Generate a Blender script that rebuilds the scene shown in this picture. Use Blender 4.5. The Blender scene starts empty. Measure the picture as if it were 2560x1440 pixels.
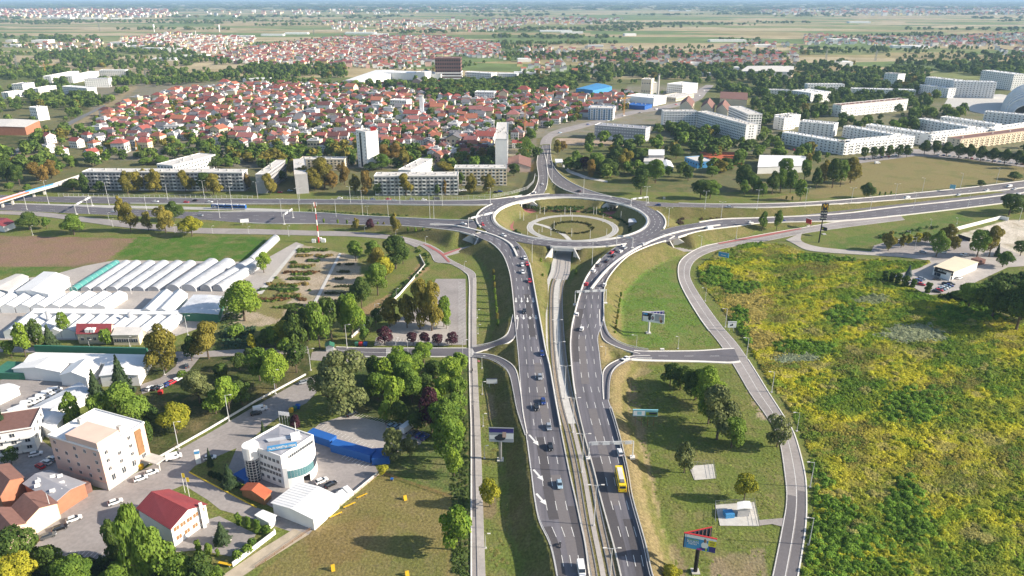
import bpy, bmesh, math, random
import numpy as np
from mathutils import Vector, Matrix
from mathutils.geometry import tessellate_polygon

# ------------------------------------------------------------------ camera, world, sun, exposure
S = bpy.context.scene
COL = S.collection
R = math.radians
CAM_H, CAM_F, CAM_PITCH = 145.0, 1800.0, R(22.0)      # drone 145 m above flat ground, focal length in photo pixels

cd = bpy.data.cameras.new('camera'); cam = bpy.data.objects.new('camera', cd); COL.objects.link(cam)
cam.location = (0, 0, CAM_H); cam.rotation_euler = (R(90) - CAM_PITCH, 0, 0)
cd.sensor_width = 36.0; cd.lens = 36.0 * CAM_F / 2560.0; cd.clip_start = 1.0; cd.clip_end = 200000.0
S.camera = cam

SUN_EL, SUN_AZ = R(25.5), R(-6.0)                     # from +X (right of the photograph), a little behind the drone
W = bpy.data.worlds.new('World'); S.world = W; W.use_nodes = True
wn = W.node_tree.nodes; wl = W.node_tree.links
bg = wn['Background']; sky = wn.new('ShaderNodeTexSky'); sky.sky_type = 'NISHITA'; sky.sun_disc = False
sky.sun_elevation = SUN_EL; sky.sun_rotation = R(90) - SUN_AZ
sky.air_density = 1.0; sky.dust_density = 1.2; sky.ozone_density = 1.5
wl.new(sky.outputs[0], bg.inputs['Color']); bg.inputs['Strength'].default_value = 0.10
sd = bpy.data.lights.new('sun', 'SUN'); sun = bpy.data.objects.new('sun', sd); COL.objects.link(sun)
sd.energy = 5.0; sd.angle = R(0.53); sd.color = (1.0, 0.90, 0.76)
sdir = Vector((math.cos(SUN_AZ) * math.cos(SUN_EL), math.sin(SUN_AZ) * math.cos(SUN_EL), math.sin(SUN_EL)))
sun.rotation_euler = sdir.to_track_quat('Z', 'Y').to_euler()
S.view_settings.view_transform = 'Standard'; S.view_settings.look = 'None'
S.view_settings.gamma = 1.0; S.view_settings.exposure = 0.86; S.view_settings.use_curve_mapping = False
S.render.engine = 'CYCLES'
S.cycles.use_denoising = True
S.cycles.max_bounces = 5; S.cycles.diffuse_bounces = 2; S.cycles.glossy_bounces = 2
S.cycles.transmission_bounces = 2; S.cycles.volume_bounces = 0; S.cycles.transparent_max_bounces = 4
S.cycles.use_adaptive_sampling = True; S.cycles.adaptive_threshold = 0.02

# ------------------------------------------------------------------ survey helpers
_cp, _sp = math.cos(CAM_PITCH), math.sin(CAM_PITCH)
def P(u, v, z=0.0):
    """point of the level plane at height z that lies behind photo pixel (u, v)"""
    dx, dy = (u - 1280) / CAM_F, (v - 720) / CAM_F
    ry, rz = _cp - dy * _sp, -_sp - dy * _cp
    t = (z - CAM_H) / rz
    return Vector((dx * t, ry * t, z))
def proj(p):
    d = p[1] * _cp - (p[2] - CAM_H) * _sp
    up = p[1] * _sp + (p[2] - CAM_H) * _cp
    return 1280 + CAM_F * p[0] / d, 720 - CAM_F * up / d
def HT(u, v, vtop):
    """height of a vertical edge standing on pixel (u, v) whose top shows at row vtop"""
    b = P(u, v); dy = (vtop - 720) / CAM_F
    return CAM_H + b.y * (-_sp - dy * _cp) / (_cp - dy * _sp)

rnd = random.Random(7)
M = {}
# ------------------------------------------------------------------ materials
def _mat(name):
    m = bpy.data.materials.new(name); m.use_nodes = True
    nt = m.node_tree; return m, nt, nt.nodes, nt.links, nt.nodes['Principled BSDF']
def mat(name, col, rough=0.7, metal=0.0, var=0.12, scale=0.6, bump=0.0, spec=0.3, obj_var=0.0, streak=0.0, scale2=None, var2=0.0):
    m, nt, N, L, b = _mat(name)
    b.inputs['Roughness'].default_value = rough; b.inputs['Metallic'].default_value = metal
    b.inputs['Specular IOR Level'].default_value = spec
    geo = N.new('ShaderNodeNewGeometry')
    src = geo.outputs['Position']
    cur = None
    def mul(fac_socket, amp):
        nonlocal cur
        mr = N.new('ShaderNodeMapRange'); mr.inputs[1].default_value = 0.25; mr.inputs[2].default_value = 0.75
        mr.inputs[3].default_value = 1 - amp; mr.inputs[4].default_value = 1 + amp
        L.new(fac_socket, mr.inputs[0])
        v = N.new('ShaderNodeVectorMath'); v.operation = 'SCALE'
        if cur is None: v.inputs[0].default_value = col[:3]
        else: L.new(cur, v.inputs[0])
        L.new(mr.outputs[0], v.inputs['Scale']); cur = v.outputs[0]
    if var:
        n = N.new('ShaderNodeTexNoise'); n.inputs['Scale'].default_value = scale; n.inputs['Detail'].default_value = 4
        L.new(src, n.inputs['Vector']); mul(n.outputs[0], var)
        if bump:
            bp = N.new('ShaderNodeBump'); bp.inputs['Strength'].default_value = bump; bp.inputs['Distance'].default_value = 0.3
            L.new(n.outputs[0], bp.inputs['Height']); L.new(bp.outputs[0], b.inputs['Normal'])
    if var2:
        n = N.new('ShaderNodeTexNoise'); n.inputs['Scale'].default_value = scale2; n.inputs['Detail'].default_value = 2
        L.new(src, n.inputs['Vector']); mul(n.outputs[0], var2)
    if streak:                                          # wheel tracks and patches drawn out along the carriageway
        mp = N.new('ShaderNodeMapping'); mp.inputs['Scale'].default_value = (0.75, 0.018, 0.1); mp.inputs['Rotation'].default_value = (0, 0, -0.12); L.new(src, mp.inputs[0])
        n = N.new('ShaderNodeTexNoise'); n.inputs['Scale'].default_value = 1.0; n.inputs['Detail'].default_value = 3; L.new(mp.outputs[0], n.inputs['Vector']); mul(n.outputs[0], streak)
    if obj_var:
        oi = N.new('ShaderNodeObjectInfo'); mul(oi.outputs['Random'], obj_var)
    if cur is None: b.inputs['Base Color'].default_value = (*col[:3], 1)
    else: L.new(cur, b.inputs['Base Color'])
    M[name] = m; return m
def leafmat(name, c1, c2, trans=0.25, scale=0.35):
    """foliage: colour wanders between two tones through the crown and from plant to plant"""
    m, nt, N, L, b = _mat(name)
    geo = N.new('ShaderNodeNewGeometry'); n = N.new('ShaderNodeTexNoise'); n.inputs['Scale'].default_value = scale
    n.inputs['Detail'].default_value = 3; L.new(geo.outputs['Position'], n.inputs['Vector'])
    oi = N.new('ShaderNodeObjectInfo')
    ad = N.new('ShaderNodeMath'); ad.operation = 'MULTIPLY_ADD'; ad.inputs[1].default_value = 0.45; L.new(oi.outputs['Random'], ad.inputs[0]); 
    mr = N.new('ShaderNodeMapRange'); mr.inputs[1].default_value = 0.3; mr.inputs[2].default_value = 0.7; mr.inputs[3].default_value = -0.1; mr.inputs[4].default_value = 0.65
    L.new(n.outputs[0], mr.inputs[0]); L.new(mr.outputs[0], ad.inputs[2])
    ri = N.new('ShaderNodeMath'); ri.operation = 'MULTIPLY_ADD'; ri.inputs[1].default_value = 0.35; L.new(geo.outputs['Random Per Island'], ri.inputs[0]); L.new(ad.outputs[0], ri.inputs[2])
    sb = N.new('ShaderNodeMath'); sb.operation = 'SUBTRACT'; sb.use_clamp = True; sb.inputs[1].default_value = 0.17; L.new(ri.outputs[0], sb.inputs[0])
    mx = N.new('ShaderNodeMix'); mx.data_type = 'RGBA'; mx.inputs[6].default_value = (*c1, 1); mx.inputs[7].default_value = (*c2, 1)
    L.new(sb.outputs[0], mx.inputs[0])
    L.new(mx.outputs[2], b.inputs['Base Color']); b.inputs['Roughness'].default_value = 0.75; b.inputs['Specular IOR Level'].default_value = 0.15
    tr = N.new('ShaderNodeBsdfTranslucent'); L.new(mx.outputs[2], tr.inputs['Color'])
    ms = N.new('ShaderNodeMixShader'); ms.inputs[0].default_value = trans
    L.new(b.outputs[0], ms.inputs[1]); L.new(tr.outputs[0], ms.inputs[2]); L.new(ms.outputs[0], N['Material Output'].inputs['Surface'])
    M[name] = m; return m

# ------------------------------------------------------------------ mesh helpers
class MB:
    """collects quads and boxes, builds ONE mesh object"""
    def __init__(s): s.v = []; s.f = []; s.m = []; s.mi = 0
    def face(s, pts):
        b = len(s.v); s.v.extend([tuple(p) for p in pts]); s.f.append(tuple(range(b, b + len(pts)))); s.m.append(s.mi)
    def hexa(s, lo, hi):
        """lo, hi: four points each (counter-clockwise seen from above)"""
        b = len(s.v); s.v.extend([tuple(p) for p in lo] + [tuple(p) for p in hi])
        for q in ((3, 2, 1, 0), (4, 5, 6, 7), (0, 1, 5, 4), (1, 2, 6, 5), (2, 3, 7, 6), (3, 0, 4, 7)):
            s.f.append(tuple(b + i for i in q)); s.m.append(s.mi)
    def box(s, c, size, rz=0.0, bottom=False):
        """box centred at c (x, y; z is its underside if bottom) of size (x, y, z), turned rz about Z"""
        hx, hy, hz = size[0] / 2, size[1] / 2, size[2]
        z0 = c[2] if bottom else c[2] - hz / 2
        ca, sa = math.cos(rz), math.sin(rz)
        q = [(c[0] + x * ca - y * sa, c[1] + x * sa + y * ca) for x, y in ((-hx, -hy), (hx, -hy), (hx, hy), (-hx, hy))]
        s.hexa([(x, y, z0) for x, y in q], [(x, y, z0 + hz) for x, y in q])
    def tube(s, a, b, r0, r1=None, n=6, cap=True):
        r1 = r0 if r1 is None else r1
        a = Vector(a); b = Vector(b); d = (b - a)
        if d.length < 1e-6: return
        d.normalize(); x = d.orthogonal().normalized(); y = d.cross(x)
        i0 = len(s.v)
        for c, r in ((a, r0), (b, r1)):
            for k in range(n):
                t = 2 * math.pi * k / n; s.v.append(tuple(c + x * (r * math.cos(t)) + y * (r * math.sin(t))))
        for k in range(n):
            k2 = (k + 1) % n; s.f.append((i0 + k, i0 + k2, i0 + n + k2, i0 + n + k)); s.m.append(s.mi)
        if cap:
            s.f.append(tuple(i0 + k for k in range(n))[::-1]); s.m.append(s.mi)
            s.f.append(tuple(i0 + n + k for k in range(n))); s.m.append(s.mi)
    def prism(s, pts, z0, z1):
        """closed outline (x, y) raised from z0 to z1"""
        n = len(pts); b = len(s.v)
        s.v.extend([(p[0], p[1], z0) for p in pts] + [(p[0], p[1], z1) for p in pts])
        ar = sum(pts[i][0] * pts[(i + 1) % n][1] - pts[(i + 1) % n][0] * pts[i][1] for i in range(n))
        for i in range(n):
            j = (i + 1) % n; q = (b + i, b + j, b + n + j, b + n + i)
            s.f.append(q if ar > 0 else q[::-1]); s.m.append(s.mi)
        for tri in tessellate_polygon([[Vector((p[0], p[1], 0)) for p in pts]]):
            t = tuple(b + n + i for i in tri)
            p0, p1, p2 = (s.v[i] for i in t)
            if (p1[0] - p0[0]) * (p2[1] - p0[1]) - (p2[0] - p0[0]) * (p1[1] - p0[1]) < 0: t = t[::-1]
            s.f.append(t); s.m.append(s.mi)
    def mesh(s, name, mats, smooth=False):
        me = bpy.data.meshes.new(name); me.from_pydata(s.v, [], s.f)
        if not isinstance(mats, (list, tuple)): mats = [mats]
        for m in mats: me.materials.append(M[m] if isinstance(m, str) else m)
        if len(mats) > 1: me.polygons.foreach_set('material_index', s.m)
        if smooth: me.polygons.foreach_set('use_smooth', [True] * len(s.f))
        me.update(); return me
    def build(s, name, mats, parent=None, smooth=False, loc=None):
        me = s.mesh(name, mats, smooth)
        if loc is not None:
            me.transform(Matrix.Translation(-Vector(loc)))
        o = bpy.data.objects.new(name, me); COL.objects.link(o)
        if loc is not None: o.location = loc
        if parent is not None: o.parent = parent
        return o
def obj(name, me, parent=None, loc=(0, 0, 0), rz=0.0, sc=(1, 1, 1)):
    o = bpy.data.objects.new(name, me); COL.objects.link(o); o.location = loc; o.rotation_euler = (0, 0, rz); o.scale = sc
    if parent is not None: o.parent = parent
    return o
def empty(name, loc=(0, 0, 0), rz=0.0, sc=1.0):
    o = bpy.data.objects.new(name, None); COL.objects.link(o); o.empty_display_size = 0.5
    o.location = loc; o.rotation_euler = (0, 0, rz)
    o.scale = (sc, sc, sc) if not isinstance(sc, tuple) else sc
    return o
def structure(o): o['kind'] = 'structure'; return o
def stuff(o, label=None, cat=None):
    o['kind'] = 'stuff'
    if label: o['label'] = label
    if cat: o['category'] = cat
    return o
def tag(o, label, cat, group=None):
    o['label'] = label; o['category'] = cat
    if group: o['group'] = group
    return o
def local(o, pts):
    """world points in the frame of an unrotated thing"""
    return [Vector(p) - o.location for p in pts]
AUTO = []                                             # things labelled at the end by what they stand near
def auto(o, look, cat, group, pos=None):
    o['category'] = cat; o['group'] = group
    AUTO.append((o, look, Vector(pos) if pos is not None else o.location.copy())); return o
def swap(o, name):
    """this object's own material on shared mesh data"""
    for i in range(len(o.material_slots)):
        o.material_slots[i].link = 'OBJECT'; o.material_slots[i].material = M[name]
    return o
def cat_rom(pts, n=4):
    """smooth an open polyline of tuples"""
    if len(pts) < 3 or n < 2: return [tuple(p) for p in pts]
    a = [np.array(p, float) for p in pts]; out = []
    for i in range(len(a) - 1):
        p0 = a[max(i - 1, 0)]; p1 = a[i]; p2 = a[i + 1]; p3 = a[min(i + 2, len(a) - 1)]
        for k in range(n):
            t = k / n
            out.append(tuple(0.5 * (2 * p1 + (p2 - p0) * t + (2 * p0 - 5 * p1 + 4 * p2 - p3) * t * t + (3 * p1 - p0 - 3 * p2 + p3) * t ** 3)))
    out.append(tuple(a[-1])); return out
def in_poly(px, py, poly):
    """numpy point in polygon"""
    ins = np.zeros(px.shape, bool); n = len(poly)
    for i in range(n):
        x1, y1 = poly[i][0], poly[i][1]; x2, y2 = poly[(i + 1) % n][0], poly[(i + 1) % n][1]
        if y1 == y2: continue
        c = ((y1 > py) != (y2 > py)) & (px < (x2 - x1) * (py - y1) / (y2 - y1) + x1)
        ins ^= c
    return ins
def PP(*uv): return [P(u, v) for u, v in uv]

# ------------------------------------------------------------------ palette
mat('asphalt', (0.150, 0.138, 0.142), 0.85, var=0.10, scale=1.2, var2=0.16, scale2=0.05)
mat('asphalt_new', (0.128, 0.121, 0.134), 0.85, var=0.1, scale=1.5, var2=0.16, scale2=0.06)
mat('asphalt_main', (0.134, 0.127, 0.142), 0.82, var=0.07, scale=1.6, var2=0.15, scale2=0.05, streak=0.34)
mat('asphalt_patch', (0.165, 0.150, 0.150), 0.85, var=0.1, scale=1.4)
mat('asphalt_dark', (0.085, 0.078, 0.082), 0.85, var=0.1, scale=1.4)
mat('asphalt_old', (0.30, 0.272, 0.258), 0.9, var=0.14, scale=0.8, var2=0.14, scale2=0.08)
mat('paving', (0.40, 0.365, 0.335), 0.9, var=0.12, scale=0.9, var2=0.12, scale2=0.1)
mat('concrete', (0.52, 0.50, 0.46), 0.85, var=0.12, scale=0.5)
mat('concrete_pale', (0.70, 0.67, 0.62), 0.85, var=0.08, scale=0.4)
mat('concrete_dark', (0.16, 0.16, 0.16), 0.9)
mat('paint_white', (0.72, 0.71, 0.68), 0.6, var=0.22, scale=2.0)
mat('paint_yellow', (0.80, 0.58, 0.05), 0.6, var=0.05)
mat('path_red', (0.36, 0.125, 0.115), 0.85, var=0.12, scale=1.0)
mat('tram_gravel', (0.27, 0.22, 0.165), 0.95, var=0.3, scale=1.6)
mat('dirt', (0.44, 0.37, 0.28), 0.95, var=0.2, scale=0.4)
mat('steel', (0.36, 0.36, 0.36), 0.45, metal=0.6, var=0.05)
mat('steel_pale', (0.62, 0.62, 0.62), 0.5, metal=0.2, var=0.05)
mat('wall_white', (0.83, 0.82, 0.79), 0.8, var=0.05, scale=0.25)
mat('wall_cream', (0.70, 0.60, 0.44), 0.85, var=0.06, scale=0.3)
mat('wall_pink', (0.72, 0.52, 0.42), 0.85, var=0.08, scale=0.25)
mat('wall_grey', (0.40, 0.39, 0.39), 0.85, var=0.1, scale=0.3)
mat('wall_brick', (0.40, 0.17, 0.10), 0.85, var=0.12, scale=0.5)
mat('roof_flat', (0.60, 0.57, 0.53), 0.9, var=0.12, scale=0.3)
mat('roof_white', (0.80, 0.79, 0.77), 0.6, var=0.06, scale=0.2)
mat('roof_grey', (0.33, 0.33, 0.36), 0.7, var=0.1, scale=0.3)
mat('roof_brown', (0.20, 0.105, 0.085), 0.85, var=0.14, scale=0.8)
mat('roof_red', (0.25, 0.05, 0.055), 0.6, var=0.08, scale=0.6)
mat('roof_orange', (0.46, 0.125, 0.06), 0.8, var=0.14, scale=0.8)
mat('glass', (0.03, 0.04, 0.055), 0.12, var=0.0, spec=0.6)
mat('glass_teal', (0.10, 0.22, 0.24), 0.12, var=0.0, spec=0.6)
mat('black', (0.014, 0.014, 0.016), 0.6, var=0.0)
mat('rubber', (0.02, 0.02, 0.02), 0.8, var=0.0)
mat('blue', (0.02, 0.11, 0.38), 0.6, var=0.06)
mat('blue_light', (0.06, 0.26, 0.52), 0.6, var=0.05)
mat('red', (0.45, 0.035, 0.035), 0.5, var=0.05)
mat('green_metal', (0.045, 0.17, 0.11), 0.6, var=0.08)
mat('teal', (0.08, 0.28, 0.26), 0.6, var=0.06)
mat('yellow', (0.66, 0.40, 0.02), 0.5, var=0.03)
mat('film', (0.60, 0.61, 0.63), 0.4, var=0.16, scale=0.35, var2=0.12, scale2=0.08)
mat('film_grey', (0.44, 0.45, 0.47), 0.4, var=0.25, scale=0.25, var2=0.15, scale2=0.06)
mat('clay', (0.46, 0.115, 0.05), 0.95, var=0.1)
mat('bark', (0.12, 0.09, 0.065), 0.95, var=0.2, scale=2.0)
mat('wood', (0.28, 0.15, 0.07), 0.8, var=0.15)
# ------------------------------------------------------------------ roads
ROADS = []                                           # for the terrain: list of (centres xyz array, half widths)
ROAD_BY = {}
_lift = [0.12]
class Road: pass
def road(key, rows, m='asphalt', n=4, emb=True, lines=(), edge=True, on=4.2, off=7.2, lw=0.17, name='road', skirt=0.8, slope=0.62):
    """rows: (left x, left y, right x, right y, z) surveyed in photo pixels at road height; swept into a smooth ribbon"""
    _lift[0] += 0.006; up = _lift[0]
    pts = []
    for lx, ly, rx, ry, z in rows:
        a = P(lx, ly, z); b = P(rx, ry, z); pts.append((a.x, a.y, b.x, b.y, z))
    pts = cat_rom(pts, n)
    r = Road(); r.key = key; r.up = up
    r.A = np.array([(p[0], p[1], p[4]) for p in pts]); r.B = np.array([(p[2], p[3], p[4]) for p in pts])
    mb = MB(); k = len(pts)
    for p in pts:
        z = p[4] + up
        mb.v += [(p[0], p[1], z - skirt), (p[0], p[1], z), (p[2], p[3], z), (p[2], p[3], z - skirt)]
    for i in range(k - 1):
        b = 4 * i
        for j in range(3): mb.f.append((b + j, b + j + 1, b + 4 + j + 1, b + 4 + j)); mb.m.append(0)
    me = mb.mesh(name, m)
    bm = bmesh.new(); bm.from_mesh(me); bmesh.ops.recalc_face_normals(bm, faces=bm.faces)
    t = max(bm.faces, key=lambda f: f.calc_area())
    if t.normal.z < 0: bmesh.ops.reverse_faces(bm, faces=bm.faces)
    bm.to_mesh(me); bm.free()
    r.o = structure(obj(name, me))
    C = (r.A + r.B) / 2; hw = np.hypot(r.A[:, 0] - r.B[:, 0], r.A[:, 1] - r.B[:, 1]) / 2
    r.C = C; r.hw = hw
    if emb: ROADS.append((C, hw, slope))
    d = np.hypot(np.diff(C[:, 0]), np.diff(C[:, 1])); r.s = np.concatenate([[0], np.cumsum(d)]); r.len = r.s[-1]
    ROAD_BY[key] = r
    mk = MB()
    if edge:
        for t in (0.25, -0.25): stripe(mk, r, t, lw, 0, r.len)
    for t in lines:
        s0 = 0.0
        while s0 < r.len - on: stripe(mk, r, t, lw, s0, s0 + on, frac=True); s0 += on + off
    if mk.f: r.mark = structure(mk.build('lane_markings', 'paint_white', r.o))
    return r
def at_s(r, s, t, frac=True):
    i = int(np.clip(np.searchsorted(r.s, s) - 1, 0, len(r.s) - 2)); u = (s - r.s[i]) / max(r.s[i + 1] - r.s[i], 1e-6)
    a = r.A[i] * (1 - u) + r.A[i + 1] * u; b = r.B[i] * (1 - u) + r.B[i + 1] * u
    if not frac:
        L = np.hypot(*(b - a)[:2]); t = t / L if t >= 0 else 1 + t / L
    p = a + (b - a) * t; d = r.C[i + 1] - r.C[i]; return p, d / max(np.hypot(d[0], d[1]), 1e-6)
def stripe(mk, r, t, w, s0, s1, frac=False, dz=0.02):
    """paint along a ribbon: t a fraction across, or metres in from an edge (negative: from the right edge)"""
    ss = [s0] + [x for x in r.s if s0 + .3 < x < s1 - .3] + [s1]; L = []
    for s in ss:
        p, d = at_s(r, s, t, frac); nx, ny = -d[1], d[0]
        L.append(((p[0] + nx * w / 2, p[1] + ny * w / 2, p[2] + r.up + dz), (p[0] - nx * w / 2, p[1] - ny * w / 2, p[2] + r.up + dz)))
    for i in range(len(L) - 1): mk.face([L[i][1], L[i + 1][1], L[i + 1][0], L[i][0]])
def curb_wall(r, t, h, w, m, s0=0.0, s1=1.0, name='parapet', base=-0.6):
    """a low wall along a road edge"""
    mb = MB(); a0, a1 = s0 * r.len, s1 * r.len
    ss = [a0] + [x for x in r.s if a0 + .3 < x < a1 - .3] + [a1]; L = []
    for s in ss:
        p, d = at_s(r, s, t, False) if abs(t) < 900 else at_s(r, s, 0.5)
        nx, ny = -d[1] * w / 2, d[0] * w / 2; z = p[2] + r.up
        L.append([(p[0] + nx, p[1] + ny, z + base), (p[0] + nx, p[1] + ny, z + h), (p[0] - nx, p[1] - ny, z + h), (p[0] - nx, p[1] - ny, z + base)])
    for q in L: mb.v += q
    for i in range(len(L) - 1):
        b = 4 * i
        for j in range(3): mb.f.append((b + j, b + j + 1, b + 5 + j, b + 4 + j)); mb.m.append(0)
    mb.f += [(3, 2, 1, 0), tuple(4 * (len(L) - 1) + j for j in range(4))]; mb.m += [0, 0]
    me = mb.mesh(name, m); bm = bmesh.new(); bm.from_mesh(me); bmesh.ops.recalc_face_normals(bm, faces=bm.faces); bm.to_mesh(me); bm.free()
    return structure(obj(name, me, r.o))
def rail(r, t, s0=0.0, s1=1.0, h=0.75):
    """steel guard rail: beam on posts"""
    o = curb_wall(r, t, h, 0.12, 'steel_pale', s0, s1, 'guard_rail', h - 0.32)
    return o

# south carriageways -------------------------------------------------------------------------
LC = road('LC', [(1394, 1500, 1490, 1500, 4.2), (1390, 1440, 1475, 1440, 4.2), (1373, 1362, 1464, 1362, 4.2), (1347, 1306, 1452, 1306, 4.2), (1335, 1250, 1440, 1250, 4.2), (1326, 1180, 1424, 1180, 4.2),
          (1313, 1080, 1404, 1080, 4.2), (1303, 1000, 1389, 1000, 4.2), (1297, 920, 1375, 920, 4.3), (1294, 880, 1365, 880, 4.5), (1288, 820, 1354, 820, 4.7),
          (1279, 720, 1336, 720, 5.2), (1270, 672, 1327, 672, 5.8), (1252, 632, 1314, 632, 6.2), (1218, 603, 1288, 603, 6.4), (1166, 583, 1252, 586, 6.4)],
          'asphalt_main', lines=(0.27, 0.50, 0.74))
RC = road('RC', [(1562, 1500, 1655, 1500, 4.2), (1551, 1440, 1632, 1440, 4.2), (1532, 1360, 1614, 1360, 4.2), (1502, 1250, 1583, 1250, 4.2), (1485, 1180, 1571, 1180, 4.2),
          (1458, 1080, 1547, 1080, 4.2), (1440, 1000, 1522, 1000, 4.2), (1432, 950, 1508, 950, 4.3), (1426, 880, 1499, 880, 4.5), (1427, 840, 1496, 840, 4.7),
          (1433, 800, 1509, 800, 4.8), (1455, 720, 1512, 720, 5.2), (1476, 680, 1532, 680, 5.8), (1510, 640, 1572, 640, 6.3), (1548, 612, 1622, 616, 6.4), (1600, 588, 1672, 601, 6.4)],
          'asphalt_main', lines=(0.30, 0.54, 0.78))
# the ring ---------------------------------------------------------------------------------
RING_C, RING_Z = Vector((39.4, 470.0, 0)), 6.4
def ring_road():
    mb = MB(); up = 0.30; n = 96; r0, r1 = 52.5, 63.0
    for k in range(n):
        a = 2 * math.pi * k / n; c, s = math.cos(a), math.sin(a)
        mb.v += [(RING_C.x + r0 * c, RING_C.y + r0 * s, RING_Z + up - 1.5), (RING_C.x + r0 * c, RING_C.y + r0 * s, RING_Z + up), (RING_C.x + r1 * c, RING_C.y + r1 * s, RING_Z + up), (RING_C.x + r1 * c, RING_C.y + r1 * s, RING_Z + up - 1.5)]
    for k in range(n):
        b, d = 4 * k, 4 * ((k + 1) % n)
        for i, j in ((0, 1), (1, 2), (2, 3), (3, 0)): mb.f.append((b + i, b + j, d + j, d + i)); mb.m.append(0)
    me = mb.mesh('ring_road', 'asphalt_new'); bm = bmesh.new(); bm.from_mesh(me); bmesh.ops.recalc_face_normals(bm, faces=bm.faces); bm.to_mesh(me); bm.free()
    o = structure(obj('ring_road', me))
    mk = MB()
    def arc(r, w, a0, a1, st=1.5):
        k = max(1, int((a1 - a0) / R(st)))
        for i in range(k):
            t0 = a0 + (a1 - a0) * i / k; t1 = a0 + (a1 - a0) * (i + 1) / k
            mk.face([(RING_C.x + q * math.cos(t), RING_C.y + q * math.sin(t), RING_Z + up + 0.02) for q, t in ((r, t0), (r + w, t0), (r + w, t1), (r, t1))])
    arc(r0 + 0.5, 0.25, 0, 2 * math.pi)
    for rr in (r0 + 4.0, r0 + 7.4):
        for k in range(60):
            a = 2 * math.pi * k / 60; arc(rr, 0.22, a, a + R(2.6))
    structure(mk.build('lane_markings', 'paint_white', o))
    # inner parapet, open nowhere: concrete kerb with a steel rail on it; outer one only over the tunnels
    def para(r, w, h, a0, a1, m, base=-0.5):
        pb = MB(); k = max(2, int((a1 - a0) / R(3)))
        for i in range(k):
            t0 = a0 + (a1 - a0) * i / k; t1 = a0 + (a1 - a0) * (i + 1) / k
            q = [(RING_C.x + x * math.cos(t), RING_C.y + x * math.sin(t)) for x, t in ((r, t0), (r + w, t0), (r + w, t1), (r, t1))]
            pb.hexa([(x, y, RING_Z + up + base) for x, y in q], [(x, y, RING_Z + up + h) for x, y in q])
        structure(pb.build('parapet', m, o))
    para(r0 - 1.7, 1.6, 0.35, 0, 2 * math.pi, 'concrete_pale', -1.2)
    para(r0 - 0.35, 0.12, 1.0, 0, 2 * math.pi, 'steel_pale', 0.65)
    for a0, a1 in ((R(255), R(298)), (R(148), R(200)), (R(-24), R(14)), (R(57), R(80)), (R(100), R(126))):
        para(r1 + 0.05, 0.9, 0.4, a0, a1, 'concrete_pale', -1.2)
    return o
RING = ring_road()
_a = np.linspace(0, 2 * np.pi, 97)
ROADS.append((np.stack([RING_C.x + 57.75 * np.cos(_a), RING_C.y + 57.75 * np.sin(_a), np.full(97, RING_Z)], 1), np.full(97, 6.0), 0.62))
# west arms
WL = road('WL', [(-300, 500, -300, 520, 0), (0, 509, 0, 526, 0), (175, 515, 175, 533, 0), (475, 530, 475, 547, 0), (640, 530, 640, 559, 0), (790, 533, 790, 560, 0.4), (890, 540, 890, 563, 1.6),
          (1015, 546, 1015, 566, 3.6), (1100, 550, 1095, 573, 5.0), (1165, 552, 1150, 580, 6.2), (1196, 553, 1186, 590, 6.4)], 'asphalt_new', lines=(0.33, 0.66))
WU = road('WU', [(-300, 478, -300, 489, 0), (0, 488, 0, 500, 0), (122, 492, 122, 505, 0), (330, 495, 330, 510, 0), (640, 499, 640, 511, 0.6), (790, 500, 790, 511, 2.2), (940, 502, 940, 512, 4.4), (1080, 503, 1080, 514, 5.6), (1215, 500, 1225, 513, 6.4), (1290, 491, 1300, 502, 6.4), (1335, 485, 1352, 498, 6.4)], 'asphalt_new', lines=(0.5,))
# the northern arm
NL = road('NL', [(1310, 492, 1346, 497, 6.4), (1334, 478, 1364, 476, 6.4), (1346, 445, 1370, 442, 4.6), (1342, 405, 1367, 405, 2.0), (1350, 368, 1372, 365, 0.4)], 'asphalt', lines=(0.5,))
NR = road('NR', [(1355, 364, 1376, 362, 0.4), (1366, 405, 1380, 405, 2.0), (1373, 442, 1400, 436, 4.4), (1398, 468, 1440, 463, 6.0), (1455, 489, 1500, 485, 6.4), (1530, 503, 1580, 503, 6.4)], 'asphalt', lines=(0.5,))
NN = road('NN', [(1350, 368, 1378, 364, 0.0), (1352, 352, 1380, 350, 0), (1362, 340, 1386, 342, 0), (1385, 327, 1405, 333, 0), (1430, 315, 1445, 323, 0), (1505, 297, 1515, 304, 0), (1580, 277, 1590, 284, 0), (1650, 266, 1662, 273, 0), (1722, 248, 1745, 252, 0), (1742, 228, 1768, 230, 0), (1765, 212, 1785, 213, 0)], 'asphalt_old', emb=False, edge=False, lines=(0.5,))
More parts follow.
